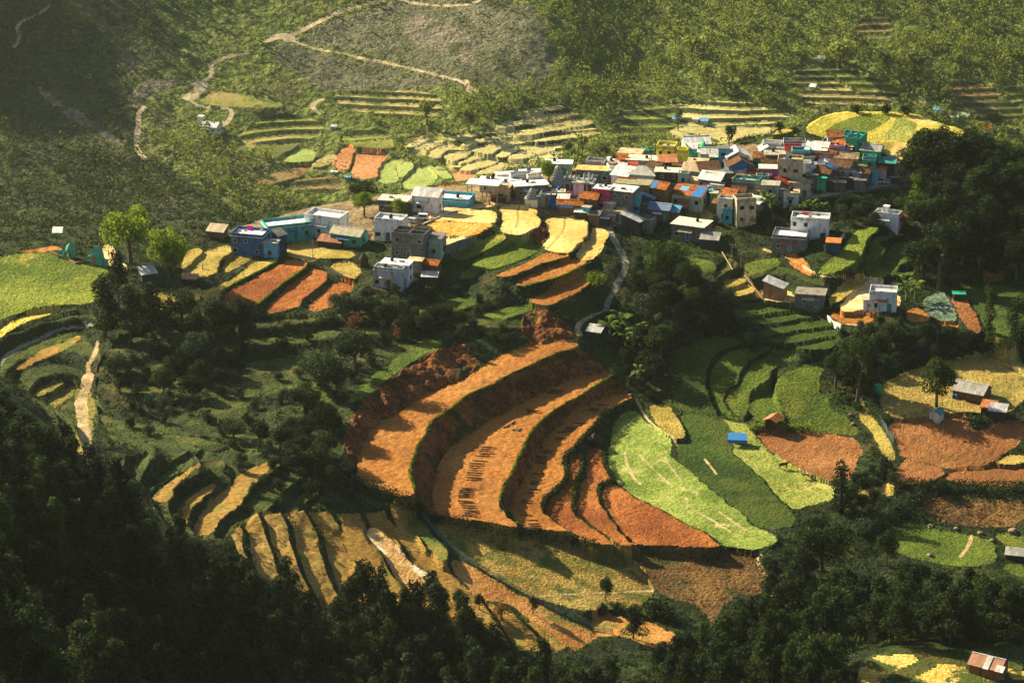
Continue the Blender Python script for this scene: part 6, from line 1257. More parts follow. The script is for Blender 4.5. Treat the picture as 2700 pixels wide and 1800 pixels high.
A3|897|595|5|4.6|2|-20|M|palegrey|sheet:white|x|far white tent on the striped terraces
A3|955|402|6|5|2.4|-20|M|palegrey|sheet:palegrey|x|far grey hut above the striped terraces
A2|2310|815|6|5|2|-10|M|palegrey|sheet:sky|x|far bluish hut left of the valley fields
C3|2110|1420|6.4|4.8|2.4|-30|GX|rust|sheet:rust|x|rusty brown hut with a patched red and white sheet roof"""
COL['gold'] = (.60, .40, .12)
HOUSE = {}
for ln in HS.split('\n'):
    t, x, y, w, d, h, rot, typ, wall, roof, opt, *lab = ln.split('|')
    if typ == 'skip': continue
    lab = lab[0]; f_ = float
    nm = 'hut' if any(k in lab for k in ('hut', 'shed', 'kiosk', 'stall', 'lean-to', 'annex', 'tent', 'pile', 'room')) else ('barn' if 'barn' in lab else ('pavilion' if 'pavilion' in lab else 'house'))
    HOUSE[lab] = house(t, f_(x), f_(y), f_(w), f_(d), f_(h), f_(rot), typ, wall, roof, lab, opt, nm, nm)
# special dressings fixed to houses
def extra(lab, name, mb, mat): 
    r, p = HOUSE[lab]; return mb.part(name, mat, r)
tarp = plainm('blue_tarpaulin', (.05, .22, .55), .5); tarpw = plainm('patterned_tarpaulin', (.25, .42, .6), .5)
r, p = HOUSE['long house with an orange tiled roof partly covered by blue tarpaulins']
hh_ = 2.8*1.18; dd_ = 6.4*.86/2; z = lambda y: hh_+(y*.86+dd_)*.28+.17
MB().slab([(a, b*.86, z(b)) for a, b in ((1.2, -3.4), (4.5, -3.4), (4.5, 2.6), (2.0, 2.8))], .03).part('tarpaulin', tarp, r); MB().slab([(a, b*.86, z(b)) for a, b in ((-3.2, -.6), (-.6, -.9), (-.4, 1.8), (-2.8, 2.0))], .03).part('tarpaulin', tarpw, r)
r, p = HOUSE['tall narrow hut with orange tiles and a blue sheet thrown over its left side']; zz = lambda y: 4.6*1.18+5.4*.86/2*.52+.12-abs(y)*.52
MB().slab([(-2.6, -2.7, zz(2.7)), (-1.1, -2.7, zz(2.7)), (-.7, 0, zz(0)), (-2.6, 0, zz(0))], .03).part('tarpaulin', tarp, r)
r, p = HOUSE['long low house with an orange tile roof and a blue banner']
MB().slab([(-3.2, -2.5, 2.0), (1.0, -2.5, 2.0), (1.0, -2.1, 2.75), (-3.2, -2.1, 2.75)], .03).part('banner', tarp, r)
mb = MB()
for i, (a, b) in enumerate(((-1.6, -1.2), (-1.1, -.6), (-.5, -.2), (-.1, .35), (.45, .8), (-2.7, -2.0))): mb.slab([(a, -2.36, 2.28), (b, -2.36, 2.28), (b, -2.22, 2.50), (a, -2.22, 2.50)], .01)
mb.part('banner_lettering', plainm('white_print', (.8, .8, .8)), r)
r, p = HOUSE['rusty brown hut with a patched red and white sheet roof']
zz = lambda y: 2.4+2.52*.52+.12-abs(y)*.52
MB().slab([(-.2, -3.1, zz(3.1)), (1.0, -3.1, zz(3.1)), (1.0, 0, zz(0)), (-.2, 0, zz(0))], .03).part('roof_patch', sheetm('palegrey', 'sheet'), r); MB().slab([(2.4, -3.1, zz(3.1)), (4.1, -3.1, zz(3.1)), (4.1, -1.6, zz(1.6)), (2.4, -1.6, zz(1.6))], .03).part('roof_patch', sheetm('palegrey', 'sheet'), r)
# ------------------------------------------------------------------ walls and fences
def at(t, x, y): return hit(*px(t, x, y))
def line(s, n=0):
    P = pts(s); P = chaikin(P, n, False) if n else P; return [hit(u, v) for u, v in P]
def wall_line(s, h, th, mat, label, name='wall', bot=1.5):
    W = line(s); o = W[0].copy(); mb = MB()
    for a, b in zip(W[:-1], W[1:]):
        m = max(1, int((b-a).length/3)); 
        for i in range(m):
            p = a.lerp(b, i/m)-o; q = a.lerp(b, (i+1)/m)-o; d = (q-p); d.z = 0; nrm = Vector((-d.y, d.x, 0)).normalized()*th/2; V = []
            for r_ in (p, q):
                for sg_ in (-1, 1):
                    for zz in (-bot, h): V.append((r_.x+sg_*nrm.x, r_.y+sg_*nrm.y, r_.z+zz))
            mb.poly(V, [(0, 1, 3, 2), (4, 6, 7, 5), (0, 4, 5, 1), (2, 3, 7, 6), (1, 5, 7, 3)])
    ob = bpy.data.objects.new(name, mb.mesh(name, wallm(mat))); C.objects.link(ob); ob.location = o; tag(ob, label, 'wall'); return ob
wall_line('V4 1300,1230 1500,1150 1715,1090', 2.6, .3, 'stone', 'pale stone compound wall beside the unfinished block house', 'compound_wall')
wall_line('V2 1700,1010 1850,975 2000,950 2200,900 2323,870', .3, .8, 'stone', 'tall stone retaining wall under the village road', 'retaining_wall', 6)
wall_line('V2 640,1175 760,1160 1000,1125 1250,1075 1500,1035 1690,1005', .5, .3, 'stone', 'low parapet wall along the village road', 'low_wall')
wall_line('V4 960,770 1100,705 1180,670 1300,615 1480,560', .35, .3, 'cream', 'low pale kerb wall above the golden field', 'low_wall')
wall_line('V3 990,700 1180,670 1350,640', 1.3, .15, 'pink', 'pink and white striped temple wall', 'temple_wall')
wall_line('L1 730,600 970,700 1160,790', .5, .3, 'mud', 'low brown wall along the top of the big green field', 'low_wall')
wall_line('L1 1160,790 1340,745', .5, .3, 'mud', 'short brown wall in front of the shrine gate', 'low_wall')
wall_line('R2 1180,520 1240,470 1300,400', 1.2, .2, 'palegrey', 'white parapet wall of the yard beside the white terrace house', 'compound_wall')
wall_line('B2 1190,770 1000,612', .01, .01, 'stone', 'x', 'x') if False else None
wall_line('B3 995,612 1040,655 1090,675 1200,682', .5, .25, 'white', 'low white curving wall below the sandy yard', 'low_wall')
wire = plainm('fence_wire', (.25, .27, .26), .5); postm = plainm('fence_post', (.12, .09, .06))
def fence(s, h, gap, label, net=False, col=None, name='fence', n=0):
    W = line(s, n); o = W[0].copy(); root = thing(name, label, 'fence', o); tot = 0; prev = None; wm = MB(); k = 0
    for a, b in zip(W[:-1], W[1:]):
        L = (b-a).length; m = max(1, int(round(L/gap)))
        for i in range(m):
            p = a.lerp(b, i/m); p.z = float(hz(p.x, p.y)); p = p-o
            if k < 95: MB().tube((p.x, p.y, p.z-.3), (p.x+rnd.uniform(-.06, .06), p.y, p.z+h*rnd.uniform(.9, 1.1)), .05).part('post', postm, root); k += 1
            if prev is not None:
                for f_ in ((.15, .35, .55, .75, .95) if net else (.4, .85)): wm.tube((prev.x, prev.y, prev.z+h*f_), (p.x, p.y, p.z+h*f_), .018)
                if net:
                    for q in range(8): r0 = prev.lerp(p, q/8); r1 = prev.lerp(p, min(1, (q+2)/8)); wm.tube((r0.x, r0.y, r0.z+.1), (r1.x, r1.y, r1.z+h*.95), .018); wm.tube((r0.x, r0.y, r0.z+h*.95), (r1.x, r1.y, r1.z+.1), .018)
            prev = p
    wm.part('netting' if net else 'wire', plainm('blue_grey_net', (.12, .24, .26)) if net else wire, root); return root
fence('C2 560,430 620,500 700,590 780,670 900,760 1050,840 1200,935 1350,1010 1500,1080 1650,1150 1780,1220 1900,1240', 1.6, 2.6, 'long blue-grey net fence running down between the dry fields', True, n=1)
fence('C2 1760,632 1900,622 2100,628 2352,640 C3 100,632 300,640 480,650', 1.1, 2.8, 'post and wire fence at the foot of the red fields')
fence('V5 1190,860 1400,910 1570,980 1760,1050 1900,1110 2100,1210 2250,1260', 1.3, 2.2, 'wire fence above the red ploughed terraces')
fence('R1 100,1160 160,1300 210,1360 230,1450 330,1540 420,1600', 1.8, 1.6, 'net fence on white posts beside the stream bank', True)
fence('R1 1070,1010 1220,1030 1350,1040 1560,1060', 1.8, 1.5, 'tall post fence behind the guard hut')
fence('R1 200,1210 400,1190 600,1160 800,1140', .9, 1.4, 'low stake fence at the top of the ploughed field')
fence('V3 250,800 420,810 600,830 700,830', 1.4, 1.2, 'stake fence in front of the little shrine')
fence('R3 0,860 150,840 350,860 530,900', 1.4, 1.6, 'stake fence at the foot of the yellow hilltop field')
fence('V3 80,1230 200,1270 450,1300', 1.2, 1.4, 'wire fence below the second golden field')
fence('C3 590,510 640,540 690,560', 1.2, 1.0, 'short fence at the bottom tip of the dark green field')
fence('B3 350,520 560,540 760,510', 1.1, 1.4, 'stake fence below the mud hut yard')
# ------------------------------------------------------------------ poles
metal = plainm('pole_metal', (.22, .21, .19), .5)
def pole(t, x, y, h, label, kind='pole'):
    p = at(t, x, y); r = thing('utility_pole' if kind == 'pole' else 'street_lamp', label, 'pole' if kind == 'pole' else 'street lamp', p, rnd.uniform(-.5, .5))
    MB().tube((0, 0, -.5), (0, 0, h), .13, .09).part('shaft', metal, r)
    if kind == 'pole':
        MB().box(-.8, .8, -.06, .06, h-.7, h-.58).part('crossarm', metal, r); MB().box(-.5, .5, -.05, .05, h-1.3, h-1.2).part('crossarm', metal, r)
        for q in (-.7, 0, .7): MB().tube((q, 0, h-.58), (q, 0, h-.35), .06).part('insulator', plainm('porcelain', (.6, .58, .5)), r)
    elif kind == 'lamp': MB().tube((0, 0, h), (1.0, 0, h+.3), .05).part('arm', metal, r); MB().box(.8, 1.4, -.13, .13, h+.2, h+.34).part('lamp_head', plainm('lamp_shell', (.7, .7, .66)), r)
    elif kind == 'solar': MB().slab([(-2.9, -.9, h-.9), (-.1, -.9, h-.9), (-.1, .8, h+.3), (-2.9, .8, h+.3)], .08).part('solar_panel', sheetm('palegrey', 'sheet'), r); MB().box(-.3, .3, -.15, .15, h-2.4, h-1.9).part('battery_box', metal, r)
    return r
for a in (('V5', 1600, 965, 7, 'wooden utility pole at the top of the red ploughed terraces'), ('V3', 560, 500, 6.4, 'utility pole in front of the long white roof'), ('V4', 1275, 590, 6.6, 'utility pole beside the kerb wall by the grey sheet roof'),
 ('V2', 1345, 990, 7, 'utility pole in the middle of the village road'), ('V2', 790, 430, 4.5, 'utility pole between the turquoise parapet and the crest'), ('V1', 1580, 620, 6, 'utility pole below the green netting'), ('V1', 680, 700, 5.5, 'utility pole behind the grey hip roof'),
 ('V2', 690, 1150, 6.5, 'utility pole at the left end of the village road'), ('V2', 1830, 520, 5.5, 'utility pole in front of the emerald gable'), ('V3', 1580, 330, 5, 'utility pole on the long golden roof street'), ('V1', 320, 520, 5.5, 'utility pole by the tan-roofed stone house'),
 ('B3', 400, 280, 5.5, 'thin pole on the slope above the mud hut'), ('B3', 340, 200, 4, 'short thin pole by the rubble above the mud hut'), ('V4', 1095, 660, 4, 'gate post pole beside the path by the white car'), ('A1', 1365, 1620, 8, 'utility pole behind the ridge left of the deep blue house'), ('V2', 2120, 620, 4.5, 'utility pole in the yellow plot at the village edge')): pole(*a)
pole('V1', 235, 480, 5.5, 'street lamp at the left back of the village', 'lamp'); pole('V2', 2075, 890, 6, 'street lamp at the right end of the village road', 'lamp'); pole('L1', 985, 640, 7.2, 'solar street lamp behind the shrine gate', 'solar')
p = at('B1', 1180, 60); r = thing('power_pylon', 'twin-legged power pylon behind the ridge at left', 'pylon', p)
for x_ in (-1.4, 1.4): MB().tube((x_, 0, -1), (x_, 0, 9), .14, .1).part('leg', metal, r)
for z_ in (8.2, 6.4, 4): MB().box(-2, 2, -.08, .08, z_, z_+.2).part('crossarm', metal, r)
# ------------------------------------------------------------------ banana plants
def ban_mesh(seed, n=11, L=2.6):
    r = random.Random(seed); V = []; Fq = []
    for i in range(n):
        a = i*2.4+r.uniform(-.3, .3); up = r.uniform(.5, 1.2); l = L*r.uniform(.75, 1.15); pv = None; b0 = r.uniform(1.4, 2.4)
        for j in range(6):
            t = j/5; rad = l*t*math.cos(.4*up)*.8; z = b0+l*(up*t-.75*t*t); w = .34*math.sin(PI*min(1, t*.9+.08))+.03; c = Vector((math.cos(a)*rad, math.sin(a)*rad, z)); s = Vector((-math.sin(a), math.cos(a), 0))*w
            o = len(V); V += [tuple(c-s), tuple(c+Vector((0, 0, .08))), tuple(c+s)]
            if pv is not None: Fq += [(pv, pv+1, o+1, o), (pv+1, pv+2, o+2, o+1)]
            pv = o
    return pymesh('leaves', V, Fq, LM['ban'])
BM = [ban_mesh(i) for i in range(3)]; BS = MB().tube((0, 0, -.5), (0, 0, 2.3), .22, .12).mesh('stem', plainm('banana_stem', (.12, .14, .05)))
for i, (t, x, y, s, lab) in enumerate((('V3', 690, 230, 1.3, 'banana plant left of the dense round tree'), ('V3', 800, 215, 1.2, 'banana plant touching the dense round tree'), ('V3', 930, 130, 1.2, 'banana plant behind the rounded white roof'), ('V3', 1020, 125, 1.1, 'middle banana plant behind the rounded white roof'), ('V3', 1100, 140, 1.1, 'rightmost banana plant behind the rounded white roof'),
 ('B2', 1850, 780, 1.9, 'large banana plant left in the clump beside the white plank roof'), ('B2', 1930, 740, 2.1, 'tallest banana plant in the clump beside the white plank roof'), ('B2', 2010, 790, 2, 'right banana plant in the clump by the white plank roof'), ('B2', 1960, 850, 1.8, 'front banana plant in the clump by the white plank roof'), ('B2', 2060, 840, 1.7, 'outer banana plant in the clump beside the gully'), ('B2', 2060, 1070, 1.6, 'banana plant in the dark gully above the dry patch'),
 ('B3', 1540, 500, 1.9, 'banana plant right of the white parapet house'), ('B3', 1600, 490, 1.5, 'smaller banana plant right of the white parapet house'), ('B3', 2040, 290, 1.8, 'banana plant in front of the right wood'), ('V2', 120, 1330, 1.8, 'banana plant below the village rubble slope'), ('V2', 200, 1380, 1.5, 'lower banana plant below the rubble slope'), ('V2', 680, 1370, 1.2, 'banana plant behind the laundry roof'), ('V2', 830, 1360, 1.3, 'banana plant behind the middle of the laundry roof'), ('V2', 970, 1380, 1.2, 'banana plant behind the right end of the laundry roof'), ('B3', 2340, 290, 1.6, 'banana plant at the right edge in the shade'))):
    r = thing('banana_plant', lab, 'banana plant', at(t, x, y), rnd.uniform(0, 6), None, (s, s, s)); part('leaves', BM[i % 3], r); part('stem', BS, r)
# ------------------------------------------------------------------ bodies from skinned skeletons
def skinmesh(name, V, E, Rr, mat, sub=1):
    me = bpy.data.meshes.new(name); me.from_pydata(V, E, []); o = bpy.data.objects.new('tmp', me); C.objects.link(o); m = o.modifiers.new('s', 'SKIN'); 
    for i, r_ in enumerate(Rr): me.skin_vertices[0].data[i].radius = (r_, r_) if not isinstance(r_, tuple) else r_
    me.skin_vertices[0].data[0].use_root = True; m.use_smooth_shade = True; s = o.modifiers.new('d', 'SUBSURF'); s.levels = sub; s.render_levels = sub
    dg = bpy.context.evaluated_depsgraph_get(); r = bpy.data.meshes.new_from_object(o.evaluated_get(dg)); r.name = name; bpy.data.objects.remove(o); r.materials.clear(); r.materials.append(mat); return r
skin_m = plainm('brown_skin', (.20, .10, .06), .6); hair = plainm('black_hair', (.01, .01, .01))
def person_meshes(st):
    b = .35 if st else 0   # stride
    V = [(0, 0, .95), (0, 0, 1.15), (0, 0, 1.38), (0, 0, 1.47), (0, -.01, 1.56), (0, -.015, 1.66), (.19, 0, 1.37), (.25, -.03+b*.3, 1.1), (.27, -.1+b*.3, .86), (-.19, 0, 1.37), (-.25, -.03-b*.3, 1.1), (-.27, -.1-b*.3, .86), (.1, 0, .9), (.11, -b*.4, .5), (.11, -b*.5, .08), (.11, -b*.5-.13, .05), (-.1, 0, .9), (-.11, b*.3, .5), (-.11, b*.6, .09), (-.11, b*.6-.13, .05)]
    E = [(0, 1), (1, 2), (2, 3), (3, 4), (4, 5), (2, 6), (6, 7), (7, 8), (2, 9), (9, 10), (10, 11), (0, 12), (12, 13), (13, 14), (14, 15), (0, 16), (16, 17), (17, 18), (18, 19)]
    Rr = [.15, .14, .15, .06, .095, .08, .065, .05, .035, .065, .05, .035, .09, .07, .05, .04, .09, .07, .05, .04]
    return skinmesh('body', V, E, Rr, skin_m)
PB = [person_meshes(0), person_meshes(1)]; HB = MB().lathe([(.06, 1.60), (.105, 1.64), (.10, 1.72), (.05, 1.77)]).mesh('hair', hair, True)
def person(t, x, y, rot, top, low, skirt, label, st=0, loc=None, hat=None):
    r = thing('person', label, 'person', loc or at(t, x, y), R(rot)); part('body', PB[st], r); part('hair', HB, r)
    MB().lathe([(.20, .92), (.18, 1.05), (.20, 1.25), (.21, 1.38), (.10, 1.46)], 12).tube((.16, 0, 1.39), (.25, -.03, 1.12), .085).tube((-.16, 0, 1.39), (-.25, -.03, 1.12), .085).part('shirt', plainm('cloth_'+top, COL[top]), r, True)
    if skirt: MB().lathe([(.25, .12), (.22, .5), (.19, .94)], 12).part('skirt', plainm('cloth_'+low, COL[low]), r, True)
    else: MB().tube((.1, 0, .95), (.11, -.07 if st else 0, .15), .105, .08).tube((-.1, 0, .95), (-.11, .07 if st else 0, .15), .105, .08).part('trousers', plainm('cloth_'+low, COL[low]), r, True)
for a in (('V4', 1090, 645, 20, 'red', 'red', 1, 'person in a long red dress walking on the sandy lane by the white car', 1), ('L1', 1665, 675, 0, 'white', 'brown', 0, 'person in a white shirt and brown trousers on the pale yard behind the shrine gate', 0), ('B1', 595, 682, 40, 'sky', 'white', 0, 'person in pale blue on the walled footpath at left', 1),
 ('B1', 1395, 285, -60, 'white', 'cream', 1, 'person in white working on the yellow terrace', 0), ('V3', 1115, 625, 10, 'red', 'crimson', 1, 'person in red standing leftmost in front of the temple', 0), ('V3', 1152, 625, 30, 'teal', 'teal', 1, 'person in teal in front of the temple pillars', 0), ('V3', 1190, 625, -20, 'red', 'red', 1, 'person in bright red between the teal and the crimson ones at the temple', 0),
 ('V3', 1245, 612, 5, 'crimson', 'purple', 1, 'person in crimson and purple by the right temple pillar', 0), ('V3', 1440, 610, 5, 'white', 'pink', 1, 'person in white and pink right of the temple hall', 0), ('V2', 1915, 830, 5, 'cream', 'brown', 0, 'person in a cream shirt beside the parked white van', 0), ('V2', 1880, 800, -15, 'blue', 'dark', 0, 'person in a blue shirt at the corner by the white van', 0),
 ('R3', 405, 1400, 0, 'dark', 'dark', 0, 'person in dark clothes leftmost of the three at the road end', 0), ('R3', 440, 1415, 60, 'white', 'dark', 0, 'person in a white shirt in the middle of the three at the road end', 1), ('R3', 492, 1425, -30, 'grey', 'dark', 0, 'person in grey rightmost of the three at the road end', 1), ('V5', 1930, 470, 15, 'white', 'green', 1, 'person in white and green beside the big white house', 0), ('V4', 1980, 470, 0, 'pink', 'red', 1, 'person in pink and red on the lane below the pavilion', 0)):
    person(*a)
# cows
def cow(t, x, y, rot, col, label, s=1.0):
    V = [(-.75, 0, 1.15), (-.3, 0, 1.1), (.3, 0, 1.1), (.72, 0, 1.2), (1.0, 0, 1.42), (1.22, 0, 1.5), (1.5, 0, 1.3), (-.95, 0, 1.2), (-1.02, 0, .7)]
    E = [(0, 1), (1, 2), (2, 3), (3, 4), (4, 5), (5, 6), (0, 7), (7, 8)]; Rr = [.30, .36, .35, .31, .20, .15, .10, .06, .04]
    for sx in (-1, 1):
        i = len(V); V += [(.62, sx*.2, .75), (.64, sx*.2, .42), (.62, sx*.2, .06)]; E += [(3, i), (i, i+1), (i+1, i+2)]; Rr += [.13, .07, .06]
        i = len(V); V += [(-.72, sx*.2, .8), (-.86, sx*.2, .48), (-.78, sx*.2, .06)]; E += [(0, i), (i, i+1), (i+1, i+2)]; Rr += [.16, .08, .06]
    r = thing('cow', label, 'cow', at(t, x, y), R(rot), None, (s, s, s)); m = plainm('hide_'+col, {'brown': (.10, .04, .02), 'tan': (.55, .36, .18)}[col]); part('body', skinmesh('body', V, E, Rr, m), r)
    for sx in (-1, 1): MB().tube((1.2, sx*.1, 1.62), (1.25, sx*.25, 1.82), .035, .01).part('horn', plainm('horn', (.5, .45, .35)), r); MB().slab([(1.12, sx*.14, 1.55), (1.18, sx*.34, 1.52), (1.06, sx*.34, 1.46), (1.05, sx*.14, 1.48)], .03).part('ear', m, r)
cow('C3', 693, 92, 5, 'brown', 'dark brown cow grazing at the edge of the brown ploughed field', 1.15); cow('C3', 848, 162, 175, 'tan', 'tan calf standing left-facing at the edge of the brown ploughed field', 1.05)
# vehicles
tyre = plainm('tyre', (.02, .02, .02)); glass = plainm('car_glass', (.02, .03, .035), .1)
def car(t, x, y, rot, col, label, L=4.2, van=True, name='parked_car'):
    r = thing(name, label, 'van' if van else 'car', at(t, x, y), R(rot)); W = .8; h1 = .95; h2 = 1.75 if van else 1.45; hl = L/2
    prof = [(-hl, .35), (-hl, h1), (-hl+.15, h2-.05), (-hl+.4, h2), (hl-1.6, h2), (hl-1.0, h1+.05), (hl-.1, h1-.12), (hl, .35)]
    V = [(a, sy*(W if z < 1 else W*.9), z) for sy in (-1, 1) for a, z in prof]; n = len(prof)
    MB().poly(V, [tuple(range(n)), tuple(range(2*n-1, n-1, -1))]+[(i, n+i, n+(i+1) % n, (i+1) % n) for i in range(n)]).part('body', plainm('paint_'+col, COL[col], .3), r)
    for sy in (-1, 1): y0, y1 = sorted((sy*(W*.93+.02), sy*(W*.93+.04))); MB().box(-hl+.35, hl-1.75, y0, y1, h1+.08, h2-.14).part('window', glass, r)
    MB().slab([(hl-1.52, -W*.8, h2-.06), (hl-1.52, W*.8, h2-.06), (hl-.98, W*.8, h1+.1), (hl-.98, -W*.8, h1+.1)], -.03).part('windscreen', glass, r); MB().box(-hl-.03, -hl+.1, -W*.75, W*.75, h1+.1, h2-.25).part('rear_window', glass, r)
    for sx in (-1, 1):
        for sy in (-1, 1): MB().tube((sx*(hl-.75), sy*.62, .32), (sx*(hl-.75), sy*.82, .32), .32).part('wheel', tyre, r)
        MB().box(hl-.06 if sx > 0 else -hl-.03, hl+.03 if sx > 0 else -hl+.06, -.7, -.45, .6, .78).box(hl-.06 if sx > 0 else -hl-.03, hl+.03 if sx > 0 else -hl+.06, .45, .7, .6, .78).part('headlight' if sx > 0 else 'tail_light', plainm('lens' if sx > 0 else 'red_lens', (.7, .7, .65) if sx > 0 else (.5, .02, .02), .2), r)
    return r
car('V2', 1835, 885, 160, 'white', 'white van parked on the village road near the sky-blue house'); car('V2', 1995, 895, 10, 'white', 'white car at the right end of the village road', 3.8, False); car('V4', 925, 690, 170, 'white', 'white car parked on the sandy lane by the golden field', 4.4); car('V4', 760, 735, 150, 'palegrey', 'pale car half behind the white block house', 4, False)
def rickshaw(t, x, y, rot, label):
    r = thing('auto_rickshaw', label, 'rickshaw', at(t, x, y), R(rot)); MB().box(-1.3, .5, -.65, .65, .3, .95, .05).box(.5, 1.2, -.4, .4, .3, .9, .1).part('body', plainm('paint_olive', (.05, .10, .05)), r)
    MB().box(-1.25, .75, -.68, .68, 1.65, 1.8, .12).part('canopy', plainm('dark_canopy', (.05, .05, .04)), r)
    for a, b in ((-1.2, -.6), (-1.2, .6), (.6, -.5), (.6, .5)): MB().tube((a, b, .9), (a, b, 1.66), .035).part('pillar', metal, r)
    for a, b in ((-.9, -.6), (-.9, .6), (1.0, 0)): MB().tube((a, b-.07, .25), (a, b+.07, .25), .25).part('wheel', tyre, r)
rickshaw('V2', 1140, 1005, 12, 'dark auto rickshaw on the village road')
def bike(t, x, y, rot, label):
    r = thing('motorcycle', label, 'motorcycle', at(t, x, y), R(rot))
    for a in (-.6, .65): MB().tube((a, -.05, .3), (a, .05, .3), .3).part('wheel', tyre, r)
    MB().box(-.5, .35, -.13, .13, .35, .8, .04).tube((.6, 0, .3), (.35, 0, 1.0), .04).part('frame', plainm('paint_red', (.25, .02, .02), .3), r); MB().box(-.6, .1, -.13, .13, .8, .9).part('seat', hair, r); MB().tube((.35, -.3, 1.02), (.35, .3, 1.02), .03).part('handlebar', metal, r)
bike('V2', 880, 1065, 10, 'leftmost of the parked motorcycles on the road'); bike('V2', 920, 1055, 18, 'middle motorcycle parked on the road'); bike('V2', 955, 1045, 26, 'rightmost of the parked motorcycles on the road'); bike('B2', 105, 150, -10, 'motorcycle standing below the teal house with the grey-green roof')
# ------------------------------------------------------------------ timber on the terraces
logm = plainm('dark_timber', (.045, .028, .016)); logp = plainm('pale_timber', (.42, .30, .16))
LOGM = MB().tube((-2.0, 0, 0), (2.0, 0, 0), .15, .11).mesh('log', logm, True); LOGP = MB().tube((-1.1, 0, 0), (1.1, 0, 0), .2, .15).mesh('log', logp, True)
def logs(lst, lab, grp, me=LOGM, rot=-8, cat='log'):
    for t, x, y in lst:
        p = at(t, x, y); o = bpy.data.objects.new('log', me); C.objects.link(o); o.location = p+Vector((0, 0, .16)); o.scale = ((.7 if 'third' in grp else .95), 1, 1); o.rotation_euler = (0, R(rnd.uniform(-1, 1)), R(rot+rnd.uniform(-7, 7))); tag(o, lab, cat, grp)
lg = lambda t, s: [(t, float(a.split(',')[0]), float(a.split(',')[1])) for a in s.split()]
logs(lg('B2', '1010,1515 1015,1530 1000,1545 1005,1560')+lg('C2', '975,8 955,42 940,60 935,76 930,92 925,108 918,124 915,140 915,157 915,174 880,232 870,244 864,256 862,268 860,280 860,293 858,320 868,334 878,350 885,366 897,386 900,398 895,411 885,422'), 'thin dark log in the long row on the second orange terrace', 'logs on the second orange terrace')
logs(lg('B2', '1590,1378 1578,1390 1562,1402 1522,1412 1520,1450 1510,1462 1632,1350 1422,1540 1410,1552')+lg('C2', '1380,10 1380,25 1375,40 1375,55 1360,130 1345,185 1340,200 1330,238 1315,262 1280,315 1280,330 1275,415 1315,450 1325,475 1340,490 1345,503 1350,515'), 'thin dark log in the broken row on the third orange terrace', 'logs on the third orange terrace')
logs(lg('B2', '1800,1225 1752,1250 1738,1262'), 'thin dark pole near the tip of the third orange terrace', 'poles at the tip of the third terrace'); logs(lg('B2', '1480,1125 1470,1135 1465,1146'), 'thin dark pole in the shade high on the second orange terrace', 'poles high on the second terrace')
logs(lg('B2', '1190,1388 1204,1386 1218,1388 1228,1390'), 'short pale log in the right heap on the second orange terrace', 'pale logs of the right heap', LOGP, 65); logs(lg('B2', '1130,1372 1145,1366 1180,1345'), 'short pale log in the left heap on the second orange terrace', 'pale logs of the left heap', LOGP, 60)
logs(lg('B2', '1320,1262 1330,1275'), 'long pale pole lying across the second orange terrace', 'long pale poles', LOGM, -25)
# leaning timbers by the mud hut
def beam(t0, a, b, lab, rad=.16, h0=.2, h1=1.6, m=logp):
    p = at(t0, *a); q = at(t0, *b); o = bpy.data.objects.new('beam', MB().tube((0, 0, h0), tuple(q-p+Vector((0, 0, h1))), rad).mesh('beam', m)); C.objects.link(o); o.location = p; tag(o, lab, 'beam')
beam('B3', (550, 490), (425, 365), 'long pale beam leaning down toward the mud hut yard', .2); beam('B3', (345, 295), (270, 205), 'old beam leaning on the slope above the mud hut', .15); beam('B3', (485, 400), (430, 335), 'shorter brown beam beside the long pale one', .25, .3, 1.2, plainm('brown_timber', (.2, .1, .05)))
beam('C2', (530, 845), (650, 835), 'pale pole lying on the bright sandy strip', .1, .1, .1); beam('B2', (1000, 160), (1010, 162), 'x') if False else None
# ------------------------------------------------------------------ small buildings and props of their own shape
def shed(t, x, y, w, d, h, rot, roofm, lab, name='shed', gable=True, sag=.12):
    r = thing(name, lab, name, at(t, x, y), R(rot)); hw, hd = w/2, d/2
    for sx in (-1, 1):
        for sy in (-1, 1): MB().tube((sx*hw*.9, sy*hd*.85, -.5), (sx*hw*.9, sy*hd*.85, h), .07).part('post', postm, r)
    MB().box(-hw*.85, hw*.85, hd*.6, hd*.8, -.4, h-.05).part('back_wall', wallm('dark'), r); mb = MB(); n = 4
    if gable:
        mb.slab([(-hw-.2, -hd-.3, h-.1), (hw+.2, -hd-.3, h-.1), (hw+.2, 0, h+.8), (-hw-.2, 0, h+.8)], .06).slab([(-hw-.2, 0, h+.8), (hw+.2, 0, h+.8), (hw+.2, hd+.3, h-.1), (-hw-.2, hd+.3, h-.1)], .06)
    else: mb.slab([(-hw-.2, -hd-.3, h), (hw+.2, -hd-.3, h), (hw+.2, hd+.3, h+.7), (-hw-.2, hd+.3, h+.7)], .06)
    mb.part('roof', roofm, r); return r
r = shed('B3', 625, 1360, 4.6, 3.4, 1.9, 60, sheetm('orange', 'sheet'), 'open shelter with an orange sheet roof among vegetables', 'shelter')
r = shed('B3', 375, 1490, 4.4, 2.6, 1.7, -4, tarp, 'low shed under a bright blue tarpaulin on the green field', 'shed', False); MB().slab([(-2.5, -1.65, 1.7), (2.5, -1.65, 1.7), (2.45, -1.8, .9), (-2.3, -1.8, 1.0)], .04).part('flap', tarp, r)
thatch = plainm('dark_thatch', (.05, .035, .02))
def stack(t, x, y, rad, h, lab, m=thatch):
    o = bpy.data.objects.new('haystack', MB().lathe([(rad*.75, -.4), (rad*.9, h*.12), (rad*.85, h*.4), (rad*.98, h*.45), (rad*.5, h*.75), (rad*.12, h*.96), (.05, h*1.05)], 9).mesh('haystack', m, True)); C.objects.link(o); o.location = at(t, x, y); tag(o, lab, 'haystack')
